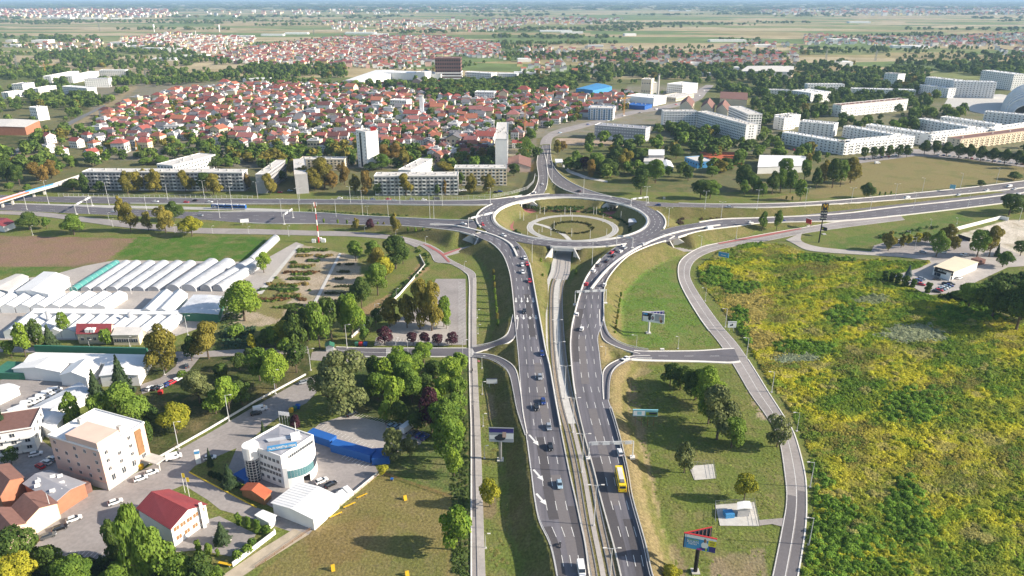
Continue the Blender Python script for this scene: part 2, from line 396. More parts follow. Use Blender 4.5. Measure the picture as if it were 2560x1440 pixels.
# the eastern arms
EU = road('EU', [(1500, 487, 1490, 499, 6.4), (1560, 497, 1545, 510, 6.4), (1640, 506, 1630, 516, 6.2), (1780, 511, 1780, 519, 5.4), (1920, 510, 1920, 520, 4.6), (2060, 504, 2060, 513, 3.2), (2230, 489, 2230, 502, 1.4), (2420, 470, 2420, 485, 0.4), (2560, 453, 2560, 470, 0), (2800, 424, 2800, 440, 0)], 'asphalt', lines=(0.5,))
EM = road('EM', [(1925, 536, 1925, 541, 0.0), (2000, 530, 2000, 543, 0.0), (2200, 508, 2200, 526, 0.0), (2420, 487, 2420, 500, 0), (2560, 471, 2560, 482, 0), (2800, 441, 2800, 453, 0)], 'asphalt', lines=(0.25, 0.75), emb=False)
EL = road('EL', [(1612, 593, 1640, 611, 6.4), (1672, 571, 1702, 592, 6.2), (1730, 560, 1755, 578, 5.4), (1805, 549, 1840, 567, 4.0), (1920, 545, 1920, 558, 2.0), (2095, 536, 2095, 553, 0.6), (2240, 519, 2240, 541, 0.1), (2420, 500, 2420, 520, 0), (2560, 483, 2560, 503, 0), (2800, 455, 2800, 477, 0)], 'asphalt_new', lines=(0.34, 0.67))
# service roads
RR = road('RR', [(1915, 1500, 1985, 1500, 0), (1930, 1440, 1996, 1440, 0), (1954, 1320, 2014, 1325, 0), (1965, 1250, 2017, 1250, 0), (1960, 1180, 2012, 1180, 0), (1945, 1095, 1986, 1085, 0), (1914, 1040, 1956, 1035, 0), (1875, 985, 1922, 982, 0), (1837, 920, 1885, 922, 0),
          (1800, 862, 1845, 862, 0), (1752, 800, 1795, 803, 0), (1706, 722, 1738, 720, 0), (1695, 682, 1725, 682, 0), (1703, 650, 1741, 649, 0), (1742, 623, 1790, 626, 0), (1792, 609, 1855, 613, 0), (1920, 584, 1930, 600, 0), (2005, 570, 2015, 583, 0), (2110, 553, 2120, 568, 0), (2250, 538, 2262, 550, 0)], 'asphalt_old', lines=(0.5,), on=25, off=0.05)
LR = road('LR', [(1177, 1500, 1216, 1500, 0), (1177, 1440, 1212, 1440, 0), (1177, 1260, 1206, 1260, 0), (1177, 1080, 1200, 1080, 0), (1174, 980, 1195, 980, 0), (1172, 880, 1191, 880, 0), (1172, 780, 1190, 780, 0), (1172, 700, 1190, 698, 0), (1160, 680, 1188, 684, 0), (1125, 660, 1172, 672, 0), (1088, 655, 1125, 648, 0), (1074, 632, 1104, 628, 0), (1045, 612, 1066, 608, 0), (1000, 598, 1008, 593, 0)], 'asphalt_old', edge=True)
LSW = road('LSW', [(1060, 606, 1040, 620, 0), (1005, 592, 995, 602, 0), (900, 581, 895, 592, 0), (770, 577, 770, 589, 0), (640, 573, 640, 586, 0), (475, 569, 475, 583, 0), (320, 554, 322, 570, 0), (215, 543, 215, 556, 0), (100, 531, 100, 541, 0), (-20, 528, -20, 535, 0)], 'asphalt_old', edge=False)
SS = road('SS', [(840, 868, 850, 884, 0), (922, 871, 922, 893, 0), (1050, 871, 1050, 893, 0), (1172, 871, 1172, 893, 0)], 'asphalt_new', lines=(0.5,), on=30, off=0.1, emb=False)
SLN = road('SLN', [(1180, 869, 1188, 884, 0.2), (1225, 860, 1232, 870, 1.4), (1258, 846, 1270, 858, 3.6), (1272, 828, 1290, 838, 4.3), (1281, 790, 1296, 795, 4.7)], 'asphalt_new')
SLS = road('SLS', [(1186, 884, 1180, 893, 0.2), (1225, 887, 1218, 898, 1.0), (1262, 900, 1248, 912, 2.2), (1290, 925, 1271, 935, 4.15), (1303, 985, 1283, 985, 4.15), (1308, 1030, 1292, 1030, 4.15), (1318, 1085, 1312, 1090, 4.15)], 'asphalt_new')
ES = road('ES', [(1585, 878, 1578, 901, 1.8), (1640, 879, 1630, 903, 1.0), (1740, 878, 1740, 905, 0.2), (1800, 874, 1822, 908, 0.0), (1835, 872, 1850, 905, 0.0)], 'asphalt_new', lines=(0.5,))
ESN = road('ESN', [(1510, 775, 1498, 775, 4.7), (1514, 815, 1500, 818, 4.5), (1530, 845, 1510, 851, 4.2), (1567, 865, 1550, 872, 2.6), (1622, 877, 1600, 886, 1.4)], 'asphalt_new')
ESS = road('ESS', [(1524, 1000, 1508, 1000, 4.15), (1525, 960, 1506, 955, 4.2), (1532, 932, 1510, 925, 4.2), (1550, 914, 1535, 905, 3.6), (1582, 901, 1575, 892, 1.8), (1630, 900, 1625, 890, 1.0)], 'asphalt_new')
RST = road('RST', [(2005, 582, 1965, 600, 0), (2003, 602, 1985, 610, 0), (2030, 614, 2015, 625, 0), (2080, 622, 2070, 632, 0), (2182, 630, 2150, 637, 0), (2260, 636, 2250, 643, 0), (2330, 640, 2325, 652, 0)], 'paving', edge=False, emb=False)
# worn and re-laid strips of asphalt on the carriageways
for k_, (r_, t, w, a, b, m) in enumerate(((LC, .62, 3.3, .03, .17, 'asphalt_patch'), (LC, .38, 3.0, .10, .24, 'asphalt_dark'), (LC, .87, 2.6, .0, .12, 'asphalt_dark'), (LC, .62, 3.0, .26, .42, 'asphalt_patch'), (LC, .15, 2.4, .02, .09, 'asphalt_dark'), (RC, .18, 3.2, .05, .20, 'asphalt_dark'), (RC, .42, 3.0, .12, .30, 'asphalt_patch'), (RC, .66, 2.8, .0, .10, 'asphalt_dark'), (RC, .40, 3.2, .36, .50, 'asphalt_patch'), (RC, .18, 2.6, .42, .6, 'asphalt_dark'), (LC, .62, 2.8, .5, .66, 'asphalt_dark'), (RR, .28, 2.6, .0, .10, 'asphalt'), (RR, .75, 2.4, .0, .105, 'asphalt'), (LR, .5, 2.2, .1, .3, 'asphalt'))):
    mk = MB(); stripe(mk, r_, t, w, a * r_.len, b * r_.len, True, .003 + .001 * k_); structure(mk.build('asphalt_patch', m, r_.o))
# edge walls and rails
curb_wall(LC, -0.1, 0.95, 0.5, 'concrete_pale', 0.26, 0.80)
curb_wall(LC, -0.1, 0.25, 0.4, 'concrete', 0.0, 0.26, 'kerb')
curb_wall(LC, 0.2, 0.55, 0.35, 'concrete_pale', 0.55, 0.93)
rail(LC, -0.6, 0.0, 0.26) if False else None
curb_wall(RC, 0.1, 0.95, 0.5, 'concrete_pale', 0.33, 0.83)
curb_wall(RC, 0.1, 0.25, 0.4, 'concrete', 0.0, 0.33, 'kerb')
curb_wall(RC, -0.2, 0.95, 0.25, 'concrete', 0.0, 0.30, 'parapet')
rail(RC, -0.9, 0.0, 0.30)
curb_wall(RC, -0.1, 0.5, 0.35, 'concrete_pale', 0.55, 0.99)
rail(LC, 0.35, 0.0, 0.23)
for r_ in (SLN, SLS, ESN, ESS): rail(r_, 0.2 if r_ in (SLN, ESN, ESS) else -0.2); curb_wall(r_, -0.1 if r_ in (SLN, ESN, ESS) else 0.1, 0.15, 0.35, 'concrete_pale', 0, 1, 'kerb')
curb_wall(WL, 0.1, 0.6, 0.5, 'concrete_pale', 0.55, 0.99); curb_wall(WL, -0.1, 0.35, 0.5, 'concrete_pale', 0.62, 1.0)
curb_wall(WU, 0.1, 0.5, 0.5, 'concrete_pale', 0.3, 0.98); curb_wall(WU, -0.1, 0.7, 0.5, 'concrete_pale', 0.40, 0.92)
curb_wall(EU, 0.1, 0.5, 0.5, 'concrete_pale', 0.12, 0.95); curb_wall(EU, -0.1, 0.6, 0.5, 'concrete_pale', 0.2, 0.95)
curb_wall(EL, 0.1, 0.6, 0.8, 'concrete_pale', 0.12, 0.98); curb_wall(EL, -0.1, 0.5, 0.6, 'concrete_pale', 0.05, 0.98)
curb_wall(NL, 0.1, 0.4, 0.4, 'concrete_pale'); curb_wall(NR, -0.1, 0.4, 0.4, 'concrete_pale'); curb_wall(NL, -0.1, 0.3, 0.4, 'concrete_pale', 0.1, 0.9, 'kerb'); curb_wall(NR, 0.1, 0.3, 0.4, 'concrete_pale', 0.1, 0.9, 'kerb')
curb_wall(RR, 0.1, 0.14, 0.5, 'concrete_pale', 0.36, 1.0, 'kerb'); curb_wall(RR, -0.1, 0.14, 0.4, 'concrete_pale', 0.0, 0.3, 'kerb')
curb_wall(LR, -0.9, 0.14, 2.2, 'paving', 0.0, 0.72, 'footpath', -0.3)
curb_wall(LR, 0.1, 0.14, 0.3, 'concrete_pale', 0, 0.75, 'kerb')
for t in (0.1, -0.1): curb_wall(ES, t, 0.14, 0.8 if t > 0 else 1.4, 'concrete_pale', 0, 1, 'kerb'); curb_wall(SS, t, 0.14, 0.5, 'concrete_pale', 0, 0.98, 'kerb')
# separators between the ring and its bypass lanes
def sep(pts, z, w, m='concrete_pale', h=0.35, name='traffic_separator'):
    q = [P(u, v, z) for u, v in pts]; q = cat_rom([tuple(p) for p in q], 4); mb = MB()
    for i in range(len(q) - 1):
        a = Vector(q[i]); b = Vector(q[i + 1]); d = (b - a).normalized(); n = Vector((-d.y, d.x, 0)) * (w / 2)
        mb.hexa([a + n + Vector((0, 0, -.3)), a - n + Vector((0, 0, -.3)), b - n + Vector((0, 0, -.3)), b + n + Vector((0, 0, -.3))][::-1], [a + n + Vector((0, 0, h)), a - n + Vector((0, 0, h)), b - n + Vector((0, 0, h)), b + n + Vector((0, 0, h))][::-1])
    return structure(mb.build(name, m))
sep([(1075, 561), (1130, 563), (1190, 575), (1240, 590), (1276, 610), (1293, 640)], 6.7, 1.1)
sep([(1478, 722), (1512, 680), (1548, 648), (1600, 616), (1660, 590), (1720, 574), (1800, 562)], 6.7, 1.2)
# ------------------------------------------------------------------ ground: one sheet from below the drone to the horizon
TRAM = [(1513, 1520, 4.1), (1508, 1440, 4.1), (1480, 1300, 4.1), (1459, 1180, 4.1), (1436, 1080, 4.1), (1414, 1000, 3.9), (1398, 900, 3.2), (1391, 800, 2.1), (1392, 720, 1.0), (1405, 680, 0.4), (1409, 640, 0.0)]
TRAM_W = cat_rom([tuple(P(u, v, z)) for u, v, z in TRAM] + [(33.5, 425.0, 0.0), (37.0, 441.0, 0.0)], 4)
TUN = [(-97.8, 6.0, 36, 84), (124.1, 4.0, 36, 90), (47.8, 4.0, 36, 90), (-147.8, 3.6, 36, 96), (-36.2, 3.6, 36, 96)]   # angle, half width, radii
def ground():
    ys = list(np.arange(60, 100, 4.0)) + list(np.arange(100, 620, 1.6)) + list(np.arange(620, 900, 4.0))
    y = 900.0
    while y < 90000: ys.append(y); y *= 1.045
    ys = np.array(ys); nx = 460
    u = np.linspace(-1, 1, nx); u = u * (0.75 + 0.25 * np.abs(u))
    X = u[None, :] * (ys[:, None] * 1.0 + 110); Y = np.repeat(ys[:, None], nx, 1)
    Z = np.zeros_like(X)
    for C, hw, sl in ROADS:
        m = (X > C[:, 0].min() - 40) & (X < C[:, 0].max() + 40) & (Y > C[:, 1].min() - 40) & (Y < C[:, 1].max() + 40)
        if not m.any(): continue
        x, yy = X[m], Y[m]; best = np.full(x.shape, -99.0)
        for i in range(len(C) - 1):
            ax, ay, az = C[i]; bx, by, bz = C[i + 1]
            dx, dy = bx - ax, by - ay; L2 = dx * dx + dy * dy + 1e-9
            t = np.clip(((x - ax) * dx + (yy - ay) * dy) / L2, 0, 1)
            d = np.hypot(x - ax - t * dx, yy - ay - t * dy); w = hw[i] + (hw[i + 1] - hw[i]) * t; z = az + (bz - az) * t
            best = np.maximum(best, z - np.maximum(0, d - w - 0.9) * sl)
        Z[m] = np.maximum(Z[m], best)
    for C, hw, sl in ROADS:                           # no bank rises through a neighbouring carriageway
        m = (X > C[:, 0].min() - 12) & (X < C[:, 0].max() + 12) & (Y > C[:, 1].min() - 12) & (Y < C[:, 1].max() + 12)
        if not m.any(): continue
        x, yy = X[m], Y[m]; top = np.full(x.shape, 99.0)
        for i in range(len(C) - 1):
            ax, ay, az = C[i]; bx, by, bz = C[i + 1]
            dx, dy = bx - ax, by - ay; L2 = dx * dx + dy * dy + 1e-9
            t = np.clip(((x - ax) * dx + (yy - ay) * dy) / L2, 0, 1)
            d = np.hypot(x - ax - t * dx, yy - ay - t * dy); w = hw[i] + (hw[i + 1] - hw[i]) * t; z = az + (bz - az) * t
            top = np.minimum(top, np.where(d < w + 0.4, z, 99.0))
        Z[m] = np.minimum(Z[m], top)
    # tram cutting
    T = np.array(TRAM_W); m = (np.abs(X) < 90) & (Y > 90) & (Y < 470); x, yy = X[m], Y[m]; top = np.full(x.shape, 99.0); near = np.full(x.shape, 99.0); zt = np.zeros(x.shape)
    for i in range(len(T) - 1):
        ax, ay, az = T[i]; bx, by, bz = T[i + 1]; dx, dy = bx - ax, by - ay; L2 = dx * dx + dy * dy + 1e-9
        t = np.clip(((x - ax) * dx + (yy - ay) * dy) / L2, 0, 1); d = np.hypot(x - ax - t * dx, yy - ay - t * dy); z = az + (bz - az) * t
        k = d < near; near[k] = d[k]; zt[k] = z[k]
    Z[m] = np.where(near < 16, np.minimum(Z[m], zt + np.maximum(0, near - 5.0) * 1.1), Z[m])
    Z[m] = np.where(near < 5.0, zt, Z[m])
    # tunnels through the bank
    rx, ry = X - RING_C.x, Y - RING_C.y
    for a, w, r0, r1 in TUN:
        ca, sa = math.cos(R(a)), math.sin(R(a)); al = rx * ca + ry * sa; ac = np.abs(-rx * sa + ry * ca)
        k = (al > r0) & (al < r1) & (ac < w + 0.5); Z[k] = 0.0
        fl = (al > 66) & (al < r1 + 14) & (ac < w + (al - 62) * 0.5); Z[fl] = np.minimum(Z[fl], np.maximum(0, (ac[fl] - w) * 0.75))
        fl = (al < 51) & (al > r0 - 10) & (ac < w + (53 - al) * 0.5); Z[fl] = np.minimum(Z[fl], np.maximum(0, (ac[fl] - w) * 0.75))
    # gentle unevenness away from everything
    Z += np.where(Z < 0.02, -0.02, 0)
    # surface colours by what grows there
    Cc = np.empty(X.shape + (3,)); Cc[:] = (0.135, 0.165, 0.038); far = np.clip((Y - 780) / 200, 0, 1)
    rg = np.random.default_rng(3)
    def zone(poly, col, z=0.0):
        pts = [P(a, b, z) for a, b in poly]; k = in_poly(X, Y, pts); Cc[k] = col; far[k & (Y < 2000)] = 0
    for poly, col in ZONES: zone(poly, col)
    bank = (Z > 0.25) & (Y < 700); Cc[bank] = (0.135, 0.13, 0.042)
    k = (Z > 2.0) & (X > 0) & (Y < 300) & (X > 25); Cc[k] = (0.22, 0.175, 0.085)
    # inside the ring: dry lawn
    rr = np.hypot(rx, ry); k = rr < 50; Cc[k] = (0.165, 0.155, 0.055)
    V = np.stack([X, Y, Z], -1).reshape(-1, 3); ny = len(ys)
    idx = np.arange(ny * nx).reshape(ny, nx)
    F = np.stack([idx[:-1, :-1], idx[:-1, 1:], idx[1:, 1:], idx[1:, :-1]], -1).reshape(-1, 4)
    me = bpy.data.meshes.new('ground'); me.vertices.add(len(V)); me.vertices.foreach_set('co', V.ravel())
    me.loops.add(F.size); me.loops.foreach_set('vertex_index', F.ravel().astype(np.int32)); me.polygons.add(len(F))
    me.polygons.foreach_set('loop_start', np.arange(0, F.size, 4, dtype=np.int32)); me.polygons.foreach_set('loop_total', np.full(len(F), 4, np.int32))
    me.update(calc_edges=True)
    at = me.color_attributes.new('Col', 'FLOAT_COLOR', 'POINT'); at.data.foreach_set('color', np.concatenate([Cc.reshape(-1, 3), far.reshape(-1, 1)], 1).astype(np.float32).ravel())
    me.polygons.foreach_set('use_smooth', [True] * len(F))
    m, nt, N, L, b = _mat('earth'); b.inputs['Roughness'].default_value = 0.95; b.inputs['Specular IOR Level'].default_value = 0.1
    at = N.new('ShaderNodeAttribute'); at.attribute_name = 'Col'; geo = N.new('ShaderNodeNewGeometry')
    def noise(sc, det=4, dist=0.0):
        n = N.new('ShaderNodeTexNoise'); n.inputs['Scale'].default_value = sc; n.inputs['Detail'].default_value = det; n.inputs['Distortion'].default_value = dist
        L.new(geo.outputs['Position'], n.inputs['Vector']); return n.outputs[0]
    def mrange(s, a, bb, c, d):
        r = N.new('ShaderNodeMapRange'); r.inputs[1].default_value = a; r.inputs[2].default_value = bb; r.inputs[3].default_value = c; r.inputs[4].default_value = d; L.new(s, r.inputs[0]); return r.outputs[0]
    def mix(f, a, bb, mode='MIX'):
        x = N.new('ShaderNodeMix'); x.data_type = 'RGBA'; x.blend_type = mode
        for s, i in ((f, 0), (a, 6), (bb, 7)):
            if hasattr(s, 'is_linked'): L.new(s, x.inputs[i])
            elif i == 0: x.inputs[0].default_value = s
            else: x.inputs[i].default_value = (*s, 1)
        return x.outputs[2]
    # near: the surveyed colour with dry and lush patches
    dry = mix(mrange(noise(0.09, 5, 0.4), 0.45, 0.72, 0, 0.6), at.outputs['Color'], (0.215, 0.165, 0.075))
    lush = mix(mrange(noise(0.05, 4, 0.2), 0.52, 0.75, 0, 0.55), dry, (0.075, 0.125, 0.020))
    lush = mix(mrange(noise(0.23, 6, 0.8), 0.52, 0.66, 0, 0.26), lush, (0.26, 0.195, 0.115))
    fine = mrange(noise(1.3, 6, 0.3), 0.28, 0.72, 0.62, 1.38)
    near = mix(1.0, lush, (1, 1, 1), 'MULTIPLY')
    sc = N.new('ShaderNodeVectorMath'); sc.operation = 'SCALE'; L.new(near, sc.inputs[0]); L.new(fine, sc.inputs['Scale'])
    # far: a patchwork of strip fields
    mp = N.new('ShaderNodeMapping'); mp.inputs['Rotation'].default_value = (0, 0, 0.35); mp.inputs['Scale'].default_value = (0.0016, 0.0052, 0.001); L.new(geo.outputs['Position'], mp.inputs[0])
    vo = N.new('ShaderNodeTexVoronoi'); vo.inputs['Scale'].default_value = 1.0; vo.inputs['Randomness'].default_value = 0.9; L.new(mp.outputs[0], vo.inputs['Vector'])
    rp = N.new('ShaderNodeValToRGB'); rp.color_ramp.interpolation = 'CONSTANT'
    el = rp.color_ramp.elements; el[0].position = 0; el[0].color = (0.30, 0.25, 0.12, 1); el[1].position = 0.22; el[1].color = (0.14, 0.19, 0.06, 1)
    for p, c in ((0.38, (0.36, 0.29, 0.16)), (0.55, (0.20, 0.22, 0.08)), (0.68, (0.40, 0.33, 0.20)), (0.80, (0.12, 0.16, 0.05)), (0.9, (0.28, 0.22, 0.14))):
        e = el.new(p); e.color = (*c, 1)
    L.new(vo.outputs['Color'], rp.inputs[0])
    farm = N.new('ShaderNodeVectorMath'); farm.operation = 'SCALE'; L.new(rp.outputs[0], farm.inputs[0]); L.new(mrange(noise(0.012, 5), 0.3, 0.7, 0.75, 1.25), farm.inputs['Scale'])
    L.new(mix(at.outputs['Alpha'], sc.outputs[0], farm.outputs[0]), b.inputs['Base Color'])
    bp = N.new('ShaderNodeBump'); bp.inputs['Strength'].default_value = 0.55; bp.inputs['Distance'].default_value = 0.5; L.new(noise(1.1, 6), bp.inputs['Height']); L.new(bp.outputs[0], b.inputs['Normal'])
    me.materials.append(m); return structure(obj('ground', me))
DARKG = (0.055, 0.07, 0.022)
MEADOW_PX = [(1745, 668), (1800, 628), (1880, 606), (1960, 612), (2020, 634), (2140, 648), (2330, 655), (2300, 668), (2215, 690), (2230, 705), (2330, 742), (2440, 760), (2600, 830), (2760, 900), (2760, 1520), (1990, 1520), (2018, 1400), (2035, 1300), (2038, 1200), (2012, 1100), (1972, 1020), (1920, 950), (1862, 850), (1800, 765), (1750, 705)]
ZONES = [
    ([(-300, 270), (2900, 270), (2900, 480), (-300, 480)], (0.13, 0.135, 0.06)),
    ([(-400, 200), (2900, 200), (2900, 272), (-400, 272)], (0.12, 0.14, 0.05)),
    ([(230, 205), (1340, 205), (1345, 425), (620, 420), (230, 395)], (0.20, 0.185, 0.14)),
    ([(1340, 225), (1760, 215), (1700, 330), (1340, 345)], (0.22, 0.205, 0.16)),
    ([(1640, 300), (2700, 230), (2700, 420), (2200, 380), (1900, 390), (1640, 340)], (0.17, 0.17, 0.10)),
    (MEADOW_PX, (0.20, 0.20, 0.04)),
    ([(-200, 585), (342, 596), (262, 655), (205, 668), (-200, 668)], (0.235, 0.15, 0.105)),
    ([(342, 592), (660, 592), (665, 600), (622, 655), (285, 650)], (0.065, 0.14, 0.018)),
    ([(-200, 664), (200, 668), (215, 676), (180, 688), (-200, 690)], (0.08, 0.14, 0.025)),
    ([(650, 690), (745, 610), (890, 640), (905, 690), (850, 780), (740, 800), (560, 830)], (0.40, 0.33, 0.245)),
    ([(600, 770), (690, 690), (740, 720), (700, 800)], (0.20, 0.19, 0.07)),
    ([(905, 770), (1000, 720), (1055, 650), (1075, 672), (960, 760), (880, 850)], (0.28, 0.20, 0.10)),
    ([(640, 1440), (790, 1320), (960, 1180), (1130, 1180), (1130, 1500), (640, 1500)], (0.185, 0.16, 0.055)),
    ([(960, 1100), (1130, 1080), (1130, 1230), (960, 1190)], (0.10, 0.135, 0.04)),
    ([(1530, 700), (1660, 640), (1690, 690), (1790, 865), (1620, 868), (1525, 820)], (0.11, 0.18, 0.032)),
    ([(1535, 915), (1830, 915), (1930, 1060), (1955, 1250), (1920, 1500), (1660, 1500), (1560, 1100)], (0.125, 0.158, 0.034)),
    ([(1540, 960), (1590, 960), (1690, 1500), (1650, 1500), (1570, 1150)], (0.26, 0.21, 0.11)),
    ([(2140, 400), (2260, 388), (2560, 415), (2560, 448), (2300, 478), (1990, 500), (1900, 500), (2060, 470)], (0.215, 0.185, 0.075)),
    ([(2070, 605), (2400, 535), (2440, 545), (2380, 580), (2200, 605), (2180, 630), (2070, 618)], (0.095, 0.15, 0.03)),
    ([(2380, 590), (2520, 550), (2700, 545), (2700, 660), (2520, 665), (2420, 640)], (0.60, 0.54, 0.45)),
    ([(1460, 360), (1720, 350), (1720, 480), (1480, 470)], (0.10, 0.12, 0.04)),
    ([(1390, 345), (1580, 345), (1570, 366), (1400, 362)], (0.42, 0.32, 0.24)),
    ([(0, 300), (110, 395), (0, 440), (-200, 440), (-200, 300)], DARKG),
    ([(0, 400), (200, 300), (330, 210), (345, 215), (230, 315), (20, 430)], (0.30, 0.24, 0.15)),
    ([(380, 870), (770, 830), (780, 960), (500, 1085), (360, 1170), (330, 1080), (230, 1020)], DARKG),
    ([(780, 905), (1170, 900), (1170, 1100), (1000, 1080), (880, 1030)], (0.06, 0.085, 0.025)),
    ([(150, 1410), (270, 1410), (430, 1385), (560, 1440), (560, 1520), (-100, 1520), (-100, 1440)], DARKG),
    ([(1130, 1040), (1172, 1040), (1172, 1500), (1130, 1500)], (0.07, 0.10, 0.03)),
    ([(1862, 948), (1880, 955), (1926, 1048), (1900, 1052), (1880, 1000)], (0.34, 0.28, 0.19)), ([(1780, 1395), (1850, 1380), (1912, 1370), (1915, 1440), (1900, 1500), (1770, 1500)], (0.24, 0.19, 0.115)), ([(1216, 985), (1238, 980), (1244, 1040), (1222, 1052)], (0.25, 0.20, 0.12)), ([(1204, 1230), (1240, 1240), (1238, 1290), (1206, 1300)], (0.21, 0.17, 0.09)), ([(1545, 925), (1600, 918), (1640, 925), (1560, 960)], (0.22, 0.19, 0.09)), ([(1640, 1380), (1690, 1360), (1720, 1420), (1700, 1460)], (0.23, 0.185, 0.10)), ([(760, 1330), (880, 1260), (960, 1290), (900, 1400), (780, 1420)], (0.19, 0.145, 0.055)), ([(980, 1390), (1120, 1380), (1120, 1500), (960, 1500)], (0.15, 0.15, 0.045)),
]
GROUND = ground()

# ------------------------------------------------------------------ paved areas, fields and paths, each a thin sheet on the ground
_pz = [0.02]
def pave(name, m, pts, z=None, smooth=0):
    _pz[0] += 0.005; zz = _pz[0] if z is None else z
    q = [P(u, v, zz) for u, v in pts]
    if smooth: q = [Vector(p) for p in cat_rom([tuple(x) for x in q + q[:1]], smooth)[:-1]]
    mb = MB(); mb.v = [tuple(p) for p in q]
    for t in tessellate_polygon([q]):
        a, b, c = (q[i] for i in t)
        mb.f.append(tuple(t) if (b - a).cross(c - a).z > 0 else tuple(t)[::-1]); mb.m.append(0)
    return structure(mb.build(name, m))
def lines(name, segs, w=0.14, m='paint_white', z=0.30, parent=None):
    mb = MB()
    for (a, b), (c, d) in segs:
        p, q = P(a, b, z), P(c, d, z); t = (q - p).normalized(); n = Vector((-t.y, t.x, 0)) * w / 2
        mb.face([p - n, q - n, q + n, p + n])
    return structure(mb.build(name, m, parent))
def bays(A, B, n, off):
    """n + 1 parking-bay lines from edge A-B, each reaching off pixels away"""
    out = []
    for i in range(n + 1):
        t = i / n; u = A[0] + (B[0] - A[0]) * t; v = A[1] + (B[1] - A[1]) * t; out.append(((u, v), (u + off[0], v + off[1])))
    return out
pave('street', 'asphalt_old', [(60, 1400), (112, 1335), (232, 1226), (275, 1222), (340, 1182), (372, 1167), (527, 1080), (640, 1014), (760, 947), (800, 935), (880, 900), (930, 892), (850, 868), (780, 880), (775, 900), (850, 905), (810, 960), (767, 1007), (702, 1040), (675, 1058), (610, 1112), (487, 1165), (472, 1180), (460, 1212), (372, 1250), (345, 1275), (307, 1310), (262, 1405), (150, 1399)])
pave('lane', 'asphalt_old', [(470, 1178), (560, 1225), (640, 1268), (700, 1292), (790, 1316), (770, 1338), (730, 1330), (640, 1300), (550, 1274), (520, 1250), (455, 1210)])
pave('dirt_lane', 'dirt', [(735, 1322), (772, 1336), (640, 1418), (600, 1445), (540, 1520), (480, 1520), (560, 1436), (650, 1375)])
pave('parking_lot', 'paving', [(772, 1082), (800, 1058), (870, 1036), (975, 1060), (1060, 1080), (1052, 1110), (985, 1132), (930, 1150)])
pave('forecourt', 'asphalt_old', [(600, 1100), (790, 1098), (860, 1120), (932, 1150), (946, 1183), (790, 1313), (680, 1268), (600, 1222), (560, 1195)])
pave('forecourt', 'asphalt_old', [(430, 1365), (515, 1300), (548, 1290), (640, 1335), (610, 1395), (570, 1390), (500, 1375), (440, 1380)])
pave('yard', 'asphalt_old', [(0, 950), (60, 935), (200, 960), (260, 945), (240, 985), (100, 1040), (20, 1080), (0, 1060)])
pave('yard', 'asphalt_old', [(0, 1110), (90, 1090), (130, 1120), (150, 1170), (232, 1226), (112, 1335), (0, 1400)])
pave('driveway', 'asphalt_old', [(0, 866), (380, 875), (470, 880), (620, 872), (770, 866), (770, 884), (620, 888), (500, 893), (470, 930), (420, 965), (355, 985), (350, 962), (400, 945), (440, 915), (445, 895), (380, 888), (0, 880)])
pave('yard', 'paving', [(120, 690), (210, 665), (290, 650), (650, 655), (740, 605), (760, 612), (690, 680), (640, 735), (560, 800), (470, 830), (440, 840), (365, 850), (0, 850), (-150, 850), (-150, 740), (0, 700)])
pave('car_park', 'asphalt_old', [(1090, 697), (1164, 697), (1166, 862), (935, 862), (975, 810), (1060, 760)])
pave('car_park', 'paving', [(940, 845), (1000, 800), (1122, 800), (1122, 864), (935, 864)])
pave('ring_footpath', 'path_red', [(1296, 521), (1322, 521), (1336, 524), (1480, 527), (1500, 531), (1530, 528), (1560, 528), (1548, 540), (1530, 546), (1500, 534), (1470, 530), (1350, 528), (1310, 536), (1285, 550), (1282, 570), (1300, 590), (1290, 592), (1272, 570), (1272, 550)])
pave('footpath', 'paving', [(1105, 634), (1150, 620), (1190, 612), (1210, 610), (1212, 617), (1160, 629), (1115, 641)])
pave('cycle_path', 'path_red', [(1055, 609), (1075, 614), (1098, 627), (1108, 634), (1150, 620), (1152, 622), (1110, 639), (1118, 646), (1126, 655), (1120, 655), (1104, 638), (1092, 629), (1072, 618)], z=0.32)
pave('footpath', 'paving', [(1662, 616), (1690, 619), (1730, 619), (1770, 611), (1800, 606), (1800, 611), (1740, 628), (1690, 630), (1655, 622)])
pave('gravel_bed', 'dirt', [(1362, 735), (1380, 690), (1392, 650), (1396, 650), (1388, 692), (1372, 740)])
pave('cycle_path', 'path_red', [(1792, 607), (1920, 584), (2000, 570), (2005, 572), (1925, 588), (1800, 610)], z=0.32)
pave('cycle_path', 'path_red', [(1195, 862), (1200, 862), (1200, 905), (1194, 905)], z=0.34)
pave('restaurant_yard', 'paving', [(2330, 641), (2400, 612), (2460, 600), (2560, 640), (2560, 665), (2520, 668), (2440, 705), (2400, 725), (2378, 732), (2320, 738), (2250, 700), (2230, 690), (2300, 670), (2322, 655)])
pave('restaurant_yard', 'asphalt_old', [(2178, 628), (2185, 614), (2230, 600), (2310, 588), (2420, 600), (2440, 640), (2330, 652), (2250, 640)])
pave('concrete_pad', 'concrete', [(1722, 1165), (1783, 1160), (1789, 1196), (1736, 1200)])
pave('concrete_pad', 'concrete', [(1788, 1262), (1885, 1255), (1898, 1315), (1800, 1314)])
pave('footpath', 'asphalt_old', [(1897, 1300), (1958, 1295), (1962, 1318), (1930, 1310), (1898, 1314)])
pave('tennis_court', 'clay', [(1750, 380), (1852, 380), (1856, 397), (1757, 396)])
pave('tennis_court', 'clay', [(1776, 399), (1858, 399), (1862, 414), (1782, 414)])
pave('square', 'concrete', [(2370, 245), (2500, 235), (2560, 245), (2620, 290), (2480, 290), (2360, 262)])
pave('footpath', 'concrete', [(1412, 408), (1425, 425), (1470, 442), (1520, 452), (1518, 456), (1460, 446), (1418, 430), (1404, 412)])
